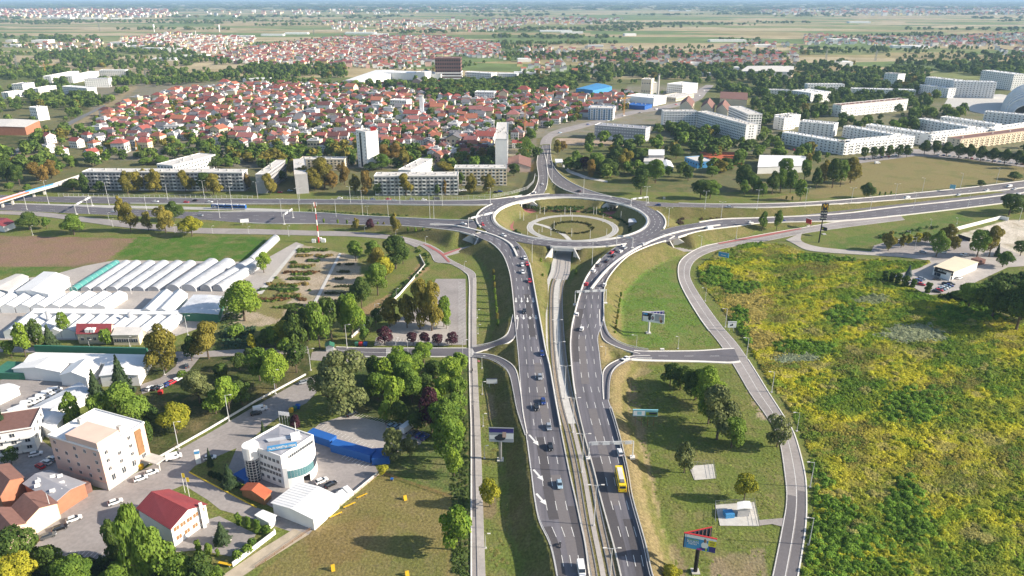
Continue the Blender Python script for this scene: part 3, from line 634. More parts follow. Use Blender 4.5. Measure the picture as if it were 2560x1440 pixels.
pave('car_park_surface', 'asphalt_old', [(2130, 396), (2280, 372), (2420, 380), (2560, 402), (2560, 418), (2420, 398), (2290, 390), (2150, 408)])
pave('railway_bed', 'concrete_dark', [(-20, 405), (90, 345), (180, 300), (260, 262), (266, 264), (190, 305), (100, 352), (-20, 420)])
pave('allotment_path', 'concrete', [(640, 735), (745, 612), (752, 613), (655, 735)])
pave('allotment_path', 'concrete', [(765, 790), (848, 632), (854, 633), (775, 790)])
lines('parking_lines', bays((1146, 705), (1146, 858), 44, (18, 4)) + bays((955, 858), (1120, 858), 20, (6, -12)) + bays((880, 1041), (970, 1062), 14, (14, -8)) + bays((785, 1084), (925, 1150), 16, (14, -9)) + bays((800, 1072), (940, 1130), 16, (12, -8)) + bays((868, 1135), (925, 1160), 7, (-14, 10)) + bays((160, 1395), (250, 1400), 8, (18, -18)), 0.16)
# zebra crossing and arrows
z_ = []
for i in range(7): z_.append(((1175, 873 + i * 3), (1190, 873 + i * 3)))
for i in range(7): z_.append(((965, 873 + i * 3), (980, 873 + i * 3)))
lines('zebra_crossing', z_, 0.5, z=0.36)
def road_z(r, u, v):
    z = 4.0
    for _ in range(5): p = P(u, v, z); z = r.C[int(np.argmin((r.C[:, 0] - p.x) ** 2 + (r.C[:, 1] - p.y) ** 2)), 2]
    return z + r.up + .03
def arrow(u, v, z, s=1.0):
    mb = MB(); p = P(u, v, z); mb.face([p + Vector(q) for q in ((-.25 * s, 0, 0), (.25 * s, 0, 0), (.25 * s, 4 * s, 0), (-.25 * s, 4 * s, 0))]); mb.face([p + Vector(q) for q in ((-.8 * s, 0, 0), (0, -2.2 * s, 0), (.8 * s, 0, 0))])
    structure(mb.build('lane_arrow', 'paint_white'))
for u, v in ((1290, 752), (1304, 752), (1319, 752), (1333, 752), (1293, 794), (1309, 794), (1325, 794), (1340, 794)): arrow(u, v, road_z(LC, u, v))
def slant_arrow(u, v):
    mb = MB(); z = road_z(LC, u, v); a = P(u - 9, v - 11, z); b = P(u + 6, v + 6, z); d = (b - a).normalized(); n = Vector((-d.y, d.x, 0))
    mb.face([a - n * .35, b - n * .35, b + n * .35, a + n * .35]); mb.face([b - n * 1.0, b + d * 2.6, b + n * 1.0]); structure(mb.build('lane_arrow', 'paint_white'))
for u, v in ((1332, 1098), (1343, 1185), (1350, 1245)): slant_arrow(u, v)

# tram line: bed, concrete strip and rails
def ribbon(pts, w, name, m, dz, parent=None, off=0.0, h=0.0):
    mb = MB(); L = []
    for i, p in enumerate(pts):
        a = Vector(pts[max(i - 1, 0)]); b = Vector(pts[min(i + 1, len(pts) - 1)]); d = (b - a).normalized(); n = Vector((-d.y, d.x, 0)); c = Vector(p) + n * off
        L.append((c + n * w / 2, c - n * w / 2))
    for i in range(len(L) - 1):
        q = [L[i][1], L[i + 1][1], L[i + 1][0], L[i][0]]
        if h: mb.hexa([p + Vector((0, 0, dz - h)) for p in q], [p + Vector((0, 0, dz)) for p in q])
        else: mb.face([p + Vector((0, 0, dz)) for p in q])
    return structure(mb.build(name, m, parent))
tb = ribbon(TRAM_W, 2.0, 'tram_bed', 'tram_gravel', 0.06, None, -2.4)
ribbon(TRAM_W, 2.0, 'tram_bed', 'tram_gravel', 0.063, tb, 2.4)
ribbon(TRAM_W[34:], 9.0, 'tram_paving', 'paving', 0.10, tb)
ribbon(TRAM_W[17:36], 2.6, 'gravel_strip', 'concrete', 0.08, tb)
ribbon(TRAM_W[:18], 1.4, 'gravel_strip', 'paving', 0.085, tb)
ribbon(TRAM_W[24:], 2.2, 'footpath', 'concrete', 0.12, tb, 5.4)
for o_ in (-3.1, -1.65, 1.65, 3.1): ribbon(TRAM_W, 0.22, 'rail', 'steel', 0.20, tb, o_, 0.12)
ring_path = [(41 + 29 * math.cos(a), 468 + 29 * math.sin(a), 0.0) for a in np.linspace(0, 2 * math.pi, 49)]
lp = ribbon(ring_path, 4.2, 'tram_loop', 'concrete', 0.06)
for o_ in (-.75, .75): ribbon(ring_path, 0.25, 'rail', 'steel', 0.14, lp, o_, 0.06)
sw = cat_rom([(37, 441, 0), (33, 455, 0), (22, 472, 0), (12, 480, 0)], 5); ribbon(sw, 3.2, 'tram_loop', 'concrete', 0.075)
west_tram = [tuple(P(u, v)) for u, v in ((-100, 508), (300, 517), (500, 521), (640, 524), (720, 527))]
wt = ribbon(west_tram, 7.0, 'tram_bed', 'concrete', 0.05)
for o_ in (-2.5, -1.05, 1.05, 2.5): ribbon(west_tram, 0.2, 'rail', 'steel', 0.12, wt, o_, 0.06)

# underpasses: side walls, wing walls and portal lintels
def underpass(a, w, r0, r1, hh=6.5, m='concrete_pale'):
    ca, sa = math.cos(R(a)), math.sin(R(a)); o = empty('underpass', (RING_C.x + 57 * ca, RING_C.y + 57 * sa, 0)); o['kind'] = 'structure'
    def pt(r, s, z): return Vector((RING_C.x + r * ca - s * sa, RING_C.y + r * sa + s * ca, z)) - o.location
    for s in (-1, 1):
        mb = MB(); q = [(r0, s * w), (r1, s * w), (r1, s * (w + .7)), (r0, s * (w + .7))]
        if s > 0: q = q
        mb.hexa([pt(x, y, -.5) for x, y in q], [pt(x, y, hh) for x, y in q]); mb.build('side_wall', m, o)
        for r, e in ((r0, -1), (r1, 1)):
            q = [(r, s * w), (r + e * 9, s * (w + 5.5)), (r + e * 9 - e * .4, s * (w + 6)), (r, s * (w + .7))]
            mb = MB(); mb.hexa([pt(x, y, -.5) for x, y in q], [pt(x, y, z) for (x, y), z in zip(q, (hh + .2, .3, .3, hh + .2))]); mb.build('wing_wall', m, o)
    for r, e in ((r0, -1), (r1, 1)):
        q = [(r - .05 * e, -w), (r + .5 * e, -w), (r + .5 * e, w), (r - .05 * e, w)]
        mb = MB(); mb.hexa([pt(x, y, hh - 1.6) for x, y in q], [pt(x, y, hh + .3) for x, y in q]); mb.build('lintel', m, o)
    bm_ = MB(); q = [(r0, -w), (r1, -w), (r1, w), (r0, w)]; bm_.hexa([pt(x, y, hh - .8) for x, y in q], [pt(x, y, hh - .3) for x, y in q]); bm_.build('soffit', 'concrete_dark', o)
    return o
underpass(-97.8, 6.0, 51.6, 64.5); underpass(124.1, 4.0, 51.6, 66); underpass(47.8, 4.0, 51.6, 66); underpass(-147.8, 3.6, 52, 73.5); underpass(-36.2, 3.6, 52, 74)
# retaining walls beside the raised ramps
def retaining(pts, name='retaining_wall', m='concrete_pale', t=0.5):
    """(x, y of the foot, z of the top)"""
    q = [(P(u, v), z) for u, v, z in pts]; mb = MB()
    for i in range(len(q) - 1):
        (a, za), (b, zb) = q[i], q[i + 1]; d = (b - a).normalized(); n = Vector((-d.y, d.x, 0)) * t
        mb.hexa([a, b, b + n, a + n], [a + Vector((0, 0, za)), b + Vector((0, 0, zb)), b + n + Vector((0, 0, zb)), a + n + Vector((0, 0, za))])
    return structure(mb.build(name, m))
retaining([(760, 513, .6), (850, 519, 2.6), (940, 526, 4.2), (1043, 532, 5.3), (1062, 526, 5.5), (1090, 520, 5.6)])
retaining([(1858, 524, 4.6), (1880, 532, 4.9), (1925, 534.5, 4.7), (2060, 524, 3.3), (2140, 516.5, 2.4), (2230, 507, 1.3)])
# ------------------------------------------------------------------ plants
leafmat('leaf_green', (0.068, 0.134, 0.020), (0.203, 0.295, 0.043))
leafmat('leaf_dark', (0.039, 0.078, 0.017), (0.121, 0.176, 0.035))
leafmat('leaf_light', (0.102, 0.189, 0.022), (0.290, 0.385, 0.047))
leafmat('leaf_yellow', (0.110, 0.110, 0.020), (0.33, 0.275, 0.050))
leafmat('leaf_lime', (0.163, 0.188, 0.019), (0.450, 0.413, 0.037))
leafmat('leaf_orange', (0.140, 0.105, 0.024), (0.33, 0.215, 0.055))
leafmat('leaf_purple', (0.034, 0.012, 0.019), (0.102, 0.036, 0.050))
leafmat('leaf_willow', (0.088, 0.115, 0.038), (0.284, 0.304, 0.115))
leafmat('leaf_fir', (0.025, 0.050, 0.020), (0.077, 0.115, 0.048))
leafmat('leaf_far', (0.058, 0.119, 0.027), (0.227, 0.297, 0.054), scale=0.03)
leafmat('leaf_blue', (0.072, 0.108, 0.102), (0.168, 0.228, 0.216))
KIND = {'g': 'leaf_green', 'd': 'leaf_dark', 'l': 'leaf_light', 'y': 'leaf_yellow', 'x': 'leaf_lime', 'o': 'leaf_orange', 'p': 'leaf_purple', 'w': 'leaf_willow', 'c': 'leaf_fir', 'u': 'leaf_green', 'v': 'leaf_dark', 'b': 'leaf_green', 'k': 'leaf_blue'}
def quads_mesh(name, C, Nn, size, m, rg, aspect=1.0, up=None):
    """leaf faces at points C with normals Nn"""
    n = len(C); Nn = Nn / np.maximum(np.linalg.norm(Nn, axis=1, keepdims=True), 1e-6)
    t = rg.normal(size=(n, 3)) if up is None else np.tile(np.array(up, float), (n, 1)) + rg.normal(size=(n, 3)) * 0.25
    t -= Nn * np.sum(t * Nn, 1, keepdims=True); t /= np.maximum(np.linalg.norm(t, axis=1, keepdims=True), 1e-6); b = np.cross(Nn, t)
    s = (size * (0.6 + 0.8 * rg.random((n, 1))))
    t = t * s * aspect; b = b * s
    V = np.stack([C - t - b * .7, C + t * 0.2 - b, C + t + b * .5, C - t * 0.3 + b], 1).reshape(-1, 3)
    me = bpy.data.meshes.new(name); me.vertices.add(len(V)); me.vertices.foreach_set('co', V.astype(np.float32).ravel())
    me.loops.add(4 * n); me.loops.foreach_set('vertex_index', np.arange(4 * n, dtype=np.int32)); me.polygons.add(n)
    me.polygons.foreach_set('loop_start', np.arange(0, 4 * n, 4, dtype=np.int32)); me.polygons.foreach_set('loop_total', np.full(n, 4, np.int32))
    me.update(calc_edges=True); me.materials.append(M[m]); return me
def crown(name, shape, n, seed, leaf=0.05):
    """crown in a unit box: radius 0.5, from the ground to height 1"""
    rg = np.random.default_rng(seed)
    if shape == 'round':
        k = 16; A = rg.random(k) * 2 * np.pi; rr = 0.31 * np.sqrt(rg.random(k)); zc = 0.34 + 0.48 * rg.random(k)
        rr *= np.where(zc > .7, .6, np.where(zc < .4, .85, 1)); LC_ = np.stack([rr * np.cos(A), rr * np.sin(A), zc], 1); LR_ = 0.13 + 0.08 * rg.random(k)
        LC_[0] = (0, 0, .58); LR_[0] = .25; LC_[1] = (rg.normal() * .04, rg.normal() * .04, .80); LR_[1] = .17; sz = (1, 1, 0.9)
    elif shape == 'tall':
        k = 18; A = rg.random(k) * 2 * np.pi; zc = 0.22 + 0.66 * rg.random(k); rr = (0.34 - 0.26 * np.abs(zc - .42)) * np.sqrt(rg.random(k))
        LC_ = np.stack([rr * np.cos(A), rr * np.sin(A), zc], 1); LR_ = 0.12 + 0.08 * rg.random(k); LC_[0] = (0, 0, .88); LR_[0] = .12; LC_[1] = (0, 0, .5); LR_[1] = .24; sz = (1, 1, 0.8)
    elif shape == 'poplar':
        k = 18; A = rg.random(k) * 2 * np.pi; zc = 0.08 + 0.84 * np.arange(k) / k; rr = (0.26 * np.sin(np.pi * (0.12 + 0.8 * zc))) * np.sqrt(rg.random(k))
        LC_ = np.stack([rr * np.cos(A), rr * np.sin(A), zc], 1); LR_ = (0.20 + 0.10 * rg.random(k)) * np.where(zc > .8, .6, 1); sz = (1, 1, 0.42)
    elif shape == 'bush':
        k = 10; A = rg.random(k) * 2 * np.pi; rr = 0.3 * np.sqrt(rg.random(k)); zc = 0.3 + 0.35 * rg.random(k)
        LC_ = np.stack([rr * np.cos(A), rr * np.sin(A), zc], 1); LR_ = 0.2 + 0.1 * rg.random(k); LC_[0] = (0, 0, .45); LR_[0] = .35; sz = (1, 1, 1)
    if shape in ('fir',):
        z = 0.06 + 0.94 * (1 - np.sqrt(rg.random(n))); layer = np.floor(z * 11) / 11; fr = (z - layer) * 11
        rad = 0.5 * (1.02 - z) * (1 - 0.38 * fr); a = rg.random(n) * 2 * np.pi; q = rad * (0.55 + 0.45 * rg.random(n)) * (1 + .12 * np.sin(a * 5 + layer * 20))
        C = np.stack([q * np.cos(a), q * np.sin(a), z], 1); Nn = np.stack([np.cos(a), np.sin(a), np.full(n, .9)], 1) + rg.normal(size=(n, 3)) * .35
        return quads_mesh(name, C, Nn, leaf, 'leaf_fir', rg, 1.3)
    w = LR_ ** 2; pick = rg.choice(len(LR_), n, p=w / w.sum()); d = rg.normal(size=(n, 3)); d /= np.linalg.norm(d, axis=1, keepdims=True)
    d[:, 2] = np.where((d[:, 2] < -.3) & (rg.random(n) < .6), -d[:, 2], d[:, 2])
    C = LC_[pick] + d * (LR_[pick] * (0.82 + 0.28 * rg.random(n)))[:, None] * np.array(sz)
    keep = np.ones(n, bool)
    for j in range(len(LR_)):
        e = (C - LC_[j]) / np.array(sz); keep &= (np.linalg.norm(e, axis=1) > LR_[j] * 0.74) | (pick == j)
    C, d = C[keep], d[keep]; Nn = d + rg.normal(size=d.shape) * 0.45
    Nn[:, 2] += .15
    up = (0, 0, 1) if shape == 'droop' else None
    return quads_mesh(name, C, Nn, leaf, 'leaf_green', rg, 1.0, up)
def droop(name, n, seed, leaf=0.045):
    rg = np.random.default_rng(seed); k = 22; A = rg.random(k) * 2 * np.pi; rr = 0.40 * np.sqrt(rg.random(k)); zt = 0.98 - 0.85 * rr ** 1.5 - .12 * rg.random(k)
    pick = rg.integers(0, k, n); a = rg.random(n) * 2 * np.pi; q = (0.09 + 0.05 * rg.random(n)); h = rg.random(n) ** 1.3 * 0.62
    C = np.stack([rr[pick] * np.cos(A[pick]) + q * np.cos(a) * (1 + h), rr[pick] * np.sin(A[pick]) + q * np.sin(a) * (1 + h), zt[pick] - h], 1)
    C[:, 2] = np.maximum(C[:, 2], .08); Nn = np.stack([np.cos(a), np.sin(a), .5 - h], 1) + rg.normal(size=(n, 3)) * .3
    return quads_mesh(name, C, Nn, leaf, 'leaf_willow', rg, 1.7, (0, 0, 1))
def trunk_mesh(name, seed, h=0.55, r=0.030):
    rg = random.Random(seed); mb = MB(); mb.tube((0, 0, -.01), (0, 0, h * .55), r, r * .75, 6, False); mb.tube((0, 0, h * .55), (rg.uniform(-.03, .03), rg.uniform(-.03, .03), h + .2), r * .75, r * .2, 5, False)
    for i in range(4):
        a = rg.uniform(0, 6.28) + i * 1.57; z = h * rg.uniform(.45, .8); mb.tube((0, 0, z), (.27 * math.cos(a), .27 * math.sin(a), z + rg.uniform(.15, .28)), r * .5, r * .12, 4, False)
    return mb.mesh(name, 'bark')
PROTO = {'round': [crown('crown', 'round', 3400, s, 0.029) for s in (11, 12, 13, 14)], 'tall': [crown('crown', 'tall', 3400, s, 0.029) for s in (21, 22, 23)],
         'poplar': [crown('crown', 'poplar', 3200, s, 0.040) for s in (31, 32)], 'fir': [crown('crown', 'fir', 2800, s, 0.032) for s in (41, 42)], 'bush': [crown('crown', 'bush', 700, s, 0.07) for s in (51, 52)],
         'droop': [droop('crown', 5200, s, .026) for s in (61, 62)], 'big': [crown('crown', 'round', 9000, s, 0.019) for s in (15, 16)], 'bigtall': [crown('crown', 'tall', 8000, s, 0.019) for s in (25, 26)]}
TRUNK = [trunk_mesh('trunk', s) for s in (1, 2)]
SHAPE = {'g': 'round', 'd': 'round', 'l': 'round', 'y': 'tall', 'x': 'round', 'o': 'tall', 'p': 'round', 'w': 'tall', 'c': 'fir', 'u': 'poplar', 'v': 'poplar', 'b': 'bush', 'k': 'fir'}
LOOK = {'g': 'green broadleaf tree', 'd': 'dark green broadleaf tree', 'l': 'bright green leafy tree', 'y': 'yellowing plane tree', 'x': 'lime yellow tree', 'o': 'rusty orange autumn tree', 'p': 'dark purple leaved tree', 'w': 'pale grey-green willow', 'c': 'dark fir tree', 'u': 'slim green poplar', 'v': 'slim dark poplar', 'b': 'clipped round bush', 'k': 'small blue spruce'}
TNAME = {'w': 'willow_tree', 'c': 'fir_tree', 'k': 'spruce_tree', 'u': 'poplar_tree', 'v': 'poplar_tree', 'b': 'bush', 'y': 'plane_tree'}
TREES = []
def tree(u, v, vtop, w, k, z=0.0, world=None):
    if world is not None: p, h, wd = world
    else:
        p = P(u, v, z); h = max(HT(u, v, vtop) - z, 1.0); d = p.y * _cp + CAM_H * _sp; wd = w * d / CAM_F
    o = empty(TNAME.get(k, 'tree'), p, rnd.uniform(0, 6.28)); TREES.append((p.x, p.y, wd / 2))
    sh = SHAPE[k]
    if wd > 11: sh = {'round': 'big', 'tall': 'bigtall'}.get(sh, sh)
    c = obj('crown', rnd.choice(PROTO[sh]), o, sc=(wd * 1.04, wd * 1.04, h)); swap(c, KIND[k])
    if sh != 'bush': obj('trunk', rnd.choice(TRUNK), o, sc=(max(wd, h * .5), max(wd, h * .5), h * (0.55 if sh in ('poplar', 'fir', 'droop') else .8)))
    o['crown_look'] = k
    auto(o, LOOK[k], 'bush' if k == 'b' else 'tree', {'b': 'clipped bushes', 'c': 'conifers', 'k': 'conifers'}.get(k, 'trees')); return o
TL = '''75 575 528 62 d;118 572 542 26 g;186 587 534 66 g;328 580 505 50 y;303 545 488 28 y;372 577 530 28 y;415 582 512 54 y;437 552 500 48 d;481 590 538 60 x
215 482 430 22 v;320 485 425 42 y;345 480 428 32 y;390 481 420 45 y;365 472 420 30 y;465 480 425 36 y;490 476 428 30 y;535 488 432 50 y;515 480 430 40 d;620 475 433 24 o;590 472 425 26 d;250 482 452 30 d;185 476 445 50 d
20 462 400 52 d;50 464 410 42 d;95 452 405 55 o;130 446 398 42 o;45 420 393 42 o;8 442 405 42 d;28 477 455 30 g;70 479 460 26 g;115 460 410 30 o
675 486 433 40 y;700 455 425 40 d;735 440 396 42 y;812 470 393 72 y;788 476 418 48 y;766 470 412 48 y;832 472 425 44 o;862 462 404 36 o;888 486 433 32 y;915 489 425 34 o;945 489 455 24 d;1015 489 433 47 y;1068 486 464 15 d;1095 489 460 24 d;1112 489 448 13 o;1150 466 430 24 d;1180 486 432 37 y;1222 484 434 44 y
965 402 360 50 o;992 402 358 42 o;1012 420 364 30 y;955 424 384 50 g;930 427 404 40 d;690 407 370 40 y;660 412 378 36 y;706 417 385 40 y;620 407 380 40 y;510 412 377 46 y;540 424 388 50 d;575 421 394 32 g;472 416 394 40 y;405 410 387 42 g;370 412 394 50 g;230 413 377 42 g;175 416 389 36 g;1110 427 404 56 y;1075 432 412 26 d;1205 402 369 36 o;1227 402 372 26 d;1285 440 408 36 d;1320 382 345 36 g;1312 402 372 30 d;1330 352 326 26 g
1395 387 350 26 y;1407 377 352 22 o;1440 422 374 40 g;1460 427 390 36 p;1475 444 398 30 o;1490 432 380 50 g;1520 440 394 50 d;1535 422 370 46 d;1560 432 370 46 y;1542 402 360 36 d;1602 487 420 56 d;1620 452 408 42 g;1638 457 397 52 g;1585 442 424 26 g;1595 402 368 46 d;1690 397 358 42 d;1700 442 407 26 d;1720 452 411 32 d;1670 442 414 26 g;1750 498 449 56 d;1775 496 449 56 g;1750 420 382 14 u;1800 432 399 42 y;1815 427 394 42 d;1780 442 414 42 g;1860 472 408 62 d;1882 482 438 36 g;1860 488 450 27 g;1892 482 449 30 g;1906 492 458 22 g
1930 485 424 36 d;1950 480 419 42 g;1975 482 424 32 g;1960 452 394 50 g;2000 502 447 34 g;2040 472 418 30 d;2080 470 394 42 d;2100 467 397 36 g;2125 457 393 52 y;2060 457 398 42 y;2010 452 398 36 g;2166 496 454 38 d
2160 400 366 26 d;2180 399 365 24 d;2200 398 364 25 d;2222 397 362 26 d;2245 394 360 25 d;2266 393 362 24 d;2310 386 348 32 d;2335 387 350 30 d;2365 391 353 32 d;2395 396 356 32 d;2420 399 358 30 d;2450 403 362 32 d;2480 407 367 32 d;2510 411 370 32 d;2540 414 373 34 d;2560 422 378 30 d
2522 538 484 72 d;2558 530 488 60 g;2535 449 428 40 d;2452 466 450 22 d;1905 578 527 27 g;1941 576 524 25 g;890 577 544 24 y;926 575 545 26 p;990 586 531 32 y
660 682 630 42 l;990 672 588 80 d;950 684 618 64 y;930 642 600 44 g;890 652 600 42 g;945 738 658 66 g;905 772 688 56 d;965 706 640 50 x;1008 660 612 40 g;612 802 698 112 l;715 867 803 78 x;745 882 788 62 d;690 875 815 50 g;800 872 752 60 g;830 852 738 60 d;882 842 728 72 l;860 830 735 50 g;912 857 813 34 g;770 852 762 54 d;740 842 764 64 d;650 952 866 66 g;690 972 868 78 l;742 932 858 64 d;720 892 840 50 g;665 872 822 44 d;925 830 790 30 d;590 842 805 40 b;625 900 870 30 d
975 817 743 58 y;1018 820 733 48 y;1050 822 698 58 y;1080 827 698 62 y;1062 800 712 50 x;1110 817 738 42 l;1116 822 775 28 l;940 817 770 34 d;962 862 819 46 p;1033 862 829 32 p;1063 862 831 34 p;1097 864 834 34 p;1130 864 831 34 p
850 1032 876 168 w;960 965 898 66 l;1000 952 878 76 l;1060 910 858 66 l;1035 935 885 60 g;1130 975 893 80 l;985 1034 938 64 l;1030 1005 922 74 g;1105 1004 938 60 l;1080 1080 972 66 p;1112 1092 1000 96 g;1065 1064 1008 54 l;965 1062 998 38 g;1142 1094 1048 50 l;940 956 890 60 d;1062 985 932 60 d;1090 950 900 56 d;1010 985 905 70 g;1150 1010 940 60 g;1150 930 880 60 l;945 1000 930 64 g;1000 1060 1000 50 d;1085 1030 970 70 l;1140 1050 985 64 g;1045 1075 1030 50 d;1130 1125 1060 60 l;1000 910 868 56 l;1030 965 905 60 l
1122 1162 1038 80 g;1136 1192 1118 48 l;1136 1374 1268 94 l;985 1152 1068 64 w;1025 1142 1084 48 w;958 1192 1164 32 x;1225 1267 1194 56 x
415 927 806 96 y;522 897 803 84 y;480 902 838 40 d;310 992 888 70 c;245 1002 922 50 c;320 1072 952 120 g;260 1082 982 48 u;312 1092 1022 48 u;185 1062 978 44 u;442 1082 1003 84 x;500 1007 926 88 w;575 1032 938 66 l;540 1034 975 60 g;605 1012 948 66 d;362 1132 1048 54 d;270 862 817 32 b;165 837 778 32 l;65 892 806 56 l;95 882 798 46 d;130 872 812 50 c;455 942 924 28 b;560 960 905 44 d;380 1070 1015 50 d;30 895 850 40 g;600 925 880 40 d;632 880 835 34 x
350 1442 1254 66 u;292 1402 1298 46 v;400 1442 1325 90 g;372 1440 1290 56 u;60 1452 1328 136 d;52 1475 1383 116 x;190 1475 1396 110 g;130 1445 1362 80 d;445 1455 1388 80 g;505 1455 1388 70 d;300 1465 1406 90 g;8 1105 972 60 c;30 1160 1120 40 d;545 1450 1415 40 g
557 1356 1304 52 c;497 1377 1349 17 u;522 1384 1357 20 u;545 1390 1371 11 u;593 1398 1373 28 b;619 1382 1360 30 b;630 1366 1346 24 b;597 1312 1281 16 u;622 1320 1289 15 u;645 1332 1297 20 u;665 1330 1312 26 b;575 1217 1158 47 c;527 1167 1119 20 c;660 1092 1053 20 c;740 1077 1039 40 p;608 1222 1212 14 x
1942 1117 1038 68 w;1675 962 906 58 d;1715 968 918 60 d;1765 1012 912 100 l;1792 1098 968 124 w;1738 1000 925 80 d;1828 1118 1045 84 g;1700 975 915 60 d;1770 1060 960 80 g;1815 1080 1000 70 l;1710 1182 1103 58 w;1860 1252 1183 64 x;1682 1455 1415 56 x
2480 792 698 96 d;2540 825 696 110 d;2420 772 708 84 g;2575 800 710 80 d;2395 748 725 40 g;2212 702 676 17 v;2228 703 679 17 v;2244 707 681 18 v;2263 714 687 20 v;2282 717 696 16 u;2318 732 704 18 v;2270 692 662 22 k;2220 627 576 42 y;2252 620 584 26 y;2340 642 573 48 g;2367 612 558 48 y;2290 610 581 27 x;2312 608 579 27 x;2270 614 584 26 x;2442 642 573 58 g;2472 642 563 52 y;2506 668 628 46 g;2491 642 608 17 c;2550 640 600 40 d;2385 625 590 30 y'''
for t_ in TL.replace('\n', ';').split(';'):
    a_ = t_.split(); tree(float(a_[0]), float(a_[1]), float(a_[2]), float(a_[3]), a_[4])

# young trees planted along the banks
def sapling(u, v, z, h, group='young trees planted along the banks'):
    p = P(u, v, z); o = empty('sapling', p, rnd.uniform(0, 6.28)); swap(obj('crown', rnd.choice(PROTO['poplar']), o, (0, 0, h * .25), sc=(h * .42, h * .42, h * .8)), rnd.choice(['leaf_green', 'leaf_light', 'leaf_yellow']))
    mb = MB(); mb.tube((0, 0, 0), (0, 0, h * .5), .05, .03, 5); mb.build('stem', 'bark', o); auto(o, 'thin young tree', 'tree', group)
for i in range(9): sapling(1233 + i * 1.4, 690 + i * 16, 0.6, 4.2)
for i in range(8): sapling(1552 - i * 2.2, 745 + i * 14, 0.6, 3.4)
for i in range(8): sapling(1020 + i * 19, 583 + i * 1.6, 1.0, 4.5)
for u, v in ((845, 562), (868, 563), (945, 568), (960, 569), (810, 560), (1440, 640), (1352, 660), (1356, 700), (1439, 690), (2180, 490), (2198, 491), (2212, 492), (2226, 490), (1965, 503), (1980, 503)): sapling(u, v, 0.0 if v > 580 or u > 1900 else 0.4, 4.0)

# ------------------------------------------------------------------ instanced masses
HID = bpy.data.collections.new('plant_sources')
def instancer(name, pts, scl, idx, protos, tint=None, rot=None):
    """one object whose points carry copies of the source meshes"""
    me = bpy.data.meshes.new(name); n = len(pts); me.vertices.add(n); me.vertices.foreach_set('co', np.asarray(pts, np.float32).ravel())
    a = me.attributes.new('scl', 'FLOAT_VECTOR', 'POINT'); a.data.foreach_set('vector', np.asarray(scl, np.float32).ravel())
    a = me.attributes.new('idx', 'INT', 'POINT'); a.data.foreach_set('value', np.asarray(idx, np.int32))
    r = np.random.default_rng(5).random(n) * 6.283 if rot is None else rot
    a = me.attributes.new('rot', 'FLOAT_VECTOR', 'POINT'); a.data.foreach_set('vector', np.stack([np.zeros(n), np.zeros(n), r], 1).astype(np.float32).ravel())
    if tint is not None:
        a = me.attributes.new('tint', 'FLOAT_COLOR', 'POINT'); a.data.foreach_set('color', np.concatenate([tint, np.ones((n, 1))], 1).astype(np.float32).ravel())
    o = bpy.data.objects.new(name, me); COL.objects.link(o)
    c = bpy.data.collections.new(name + '_sources')
    for i, pm in enumerate(protos):
        po = bpy.data.objects.new('%s_source_%02d' % (name, i), pm); c.objects.link(po)
    g = bpy.data.node_groups.new(name, 'GeometryNodeTree'); g.interface.new_socket('Geometry', in_out='INPUT', socket_type='NodeSocketGeometry'); g.interface.new_socket('Geometry', in_out='OUTPUT', socket_type='NodeSocketGeometry')
    N = g.nodes; L = g.links; gi = N.new('NodeGroupInput'); go = N.new('NodeGroupOutput'); ip = N.new('GeometryNodeInstanceOnPoints'); ci = N.new('GeometryNodeCollectionInfo')
    ci.inputs[0].default_value = c; ci.inputs['Separate Children'].default_value = True; ci.inputs['Reset Children'].default_value = True
    def attr(nm, ty):
        q = N.new('GeometryNodeInputNamedAttribute'); q.data_type = ty; q.inputs[0].default_value = nm; return q.outputs[0]
    L.new(gi.outputs[0], ip.inputs['Points']); L.new(ci.outputs[0], ip.inputs['Instance']); ip.inputs['Pick Instance'].default_value = True
    L.new(attr('idx', 'INT'), ip.inputs['Instance Index']); L.new(attr('rot', 'FLOAT_VECTOR'), ip.inputs['Rotation']); L.new(attr('scl', 'FLOAT_VECTOR'), ip.inputs['Scale'])
    L.new(ip.outputs[0], go.inputs[0])
    md = o.modifiers.new('copies', 'NODES'); md.node_group = g; return o
def vnoise(x, y, scale, seed, octs=3):
    rg = np.random.default_rng(seed); out = np.zeros_like(x); amp = 1.0; tot = 0
    for k in range(octs):
        G = rg.random((257, 257)); gx = x / scale * 2 ** k; gy = y / scale * 2 ** k; ix = np.floor(gx).astype(int); iy = np.floor(gy).astype(int); fx = gx - ix; fy = gy - iy
        fx = fx * fx * (3 - 2 * fx); fy = fy * fy * (3 - 2 * fy); a = G[ix % 257, iy % 257]; b = G[(ix + 1) % 257, iy % 257]; c = G[ix % 257, (iy + 1) % 257]; d = G[(ix + 1) % 257, (iy + 1) % 257]
        out += amp * ((a * (1 - fx) + b * fx) * (1 - fy) + (c * (1 - fx) + d * fx) * fy); tot += amp; amp *= .55
    return out / tot
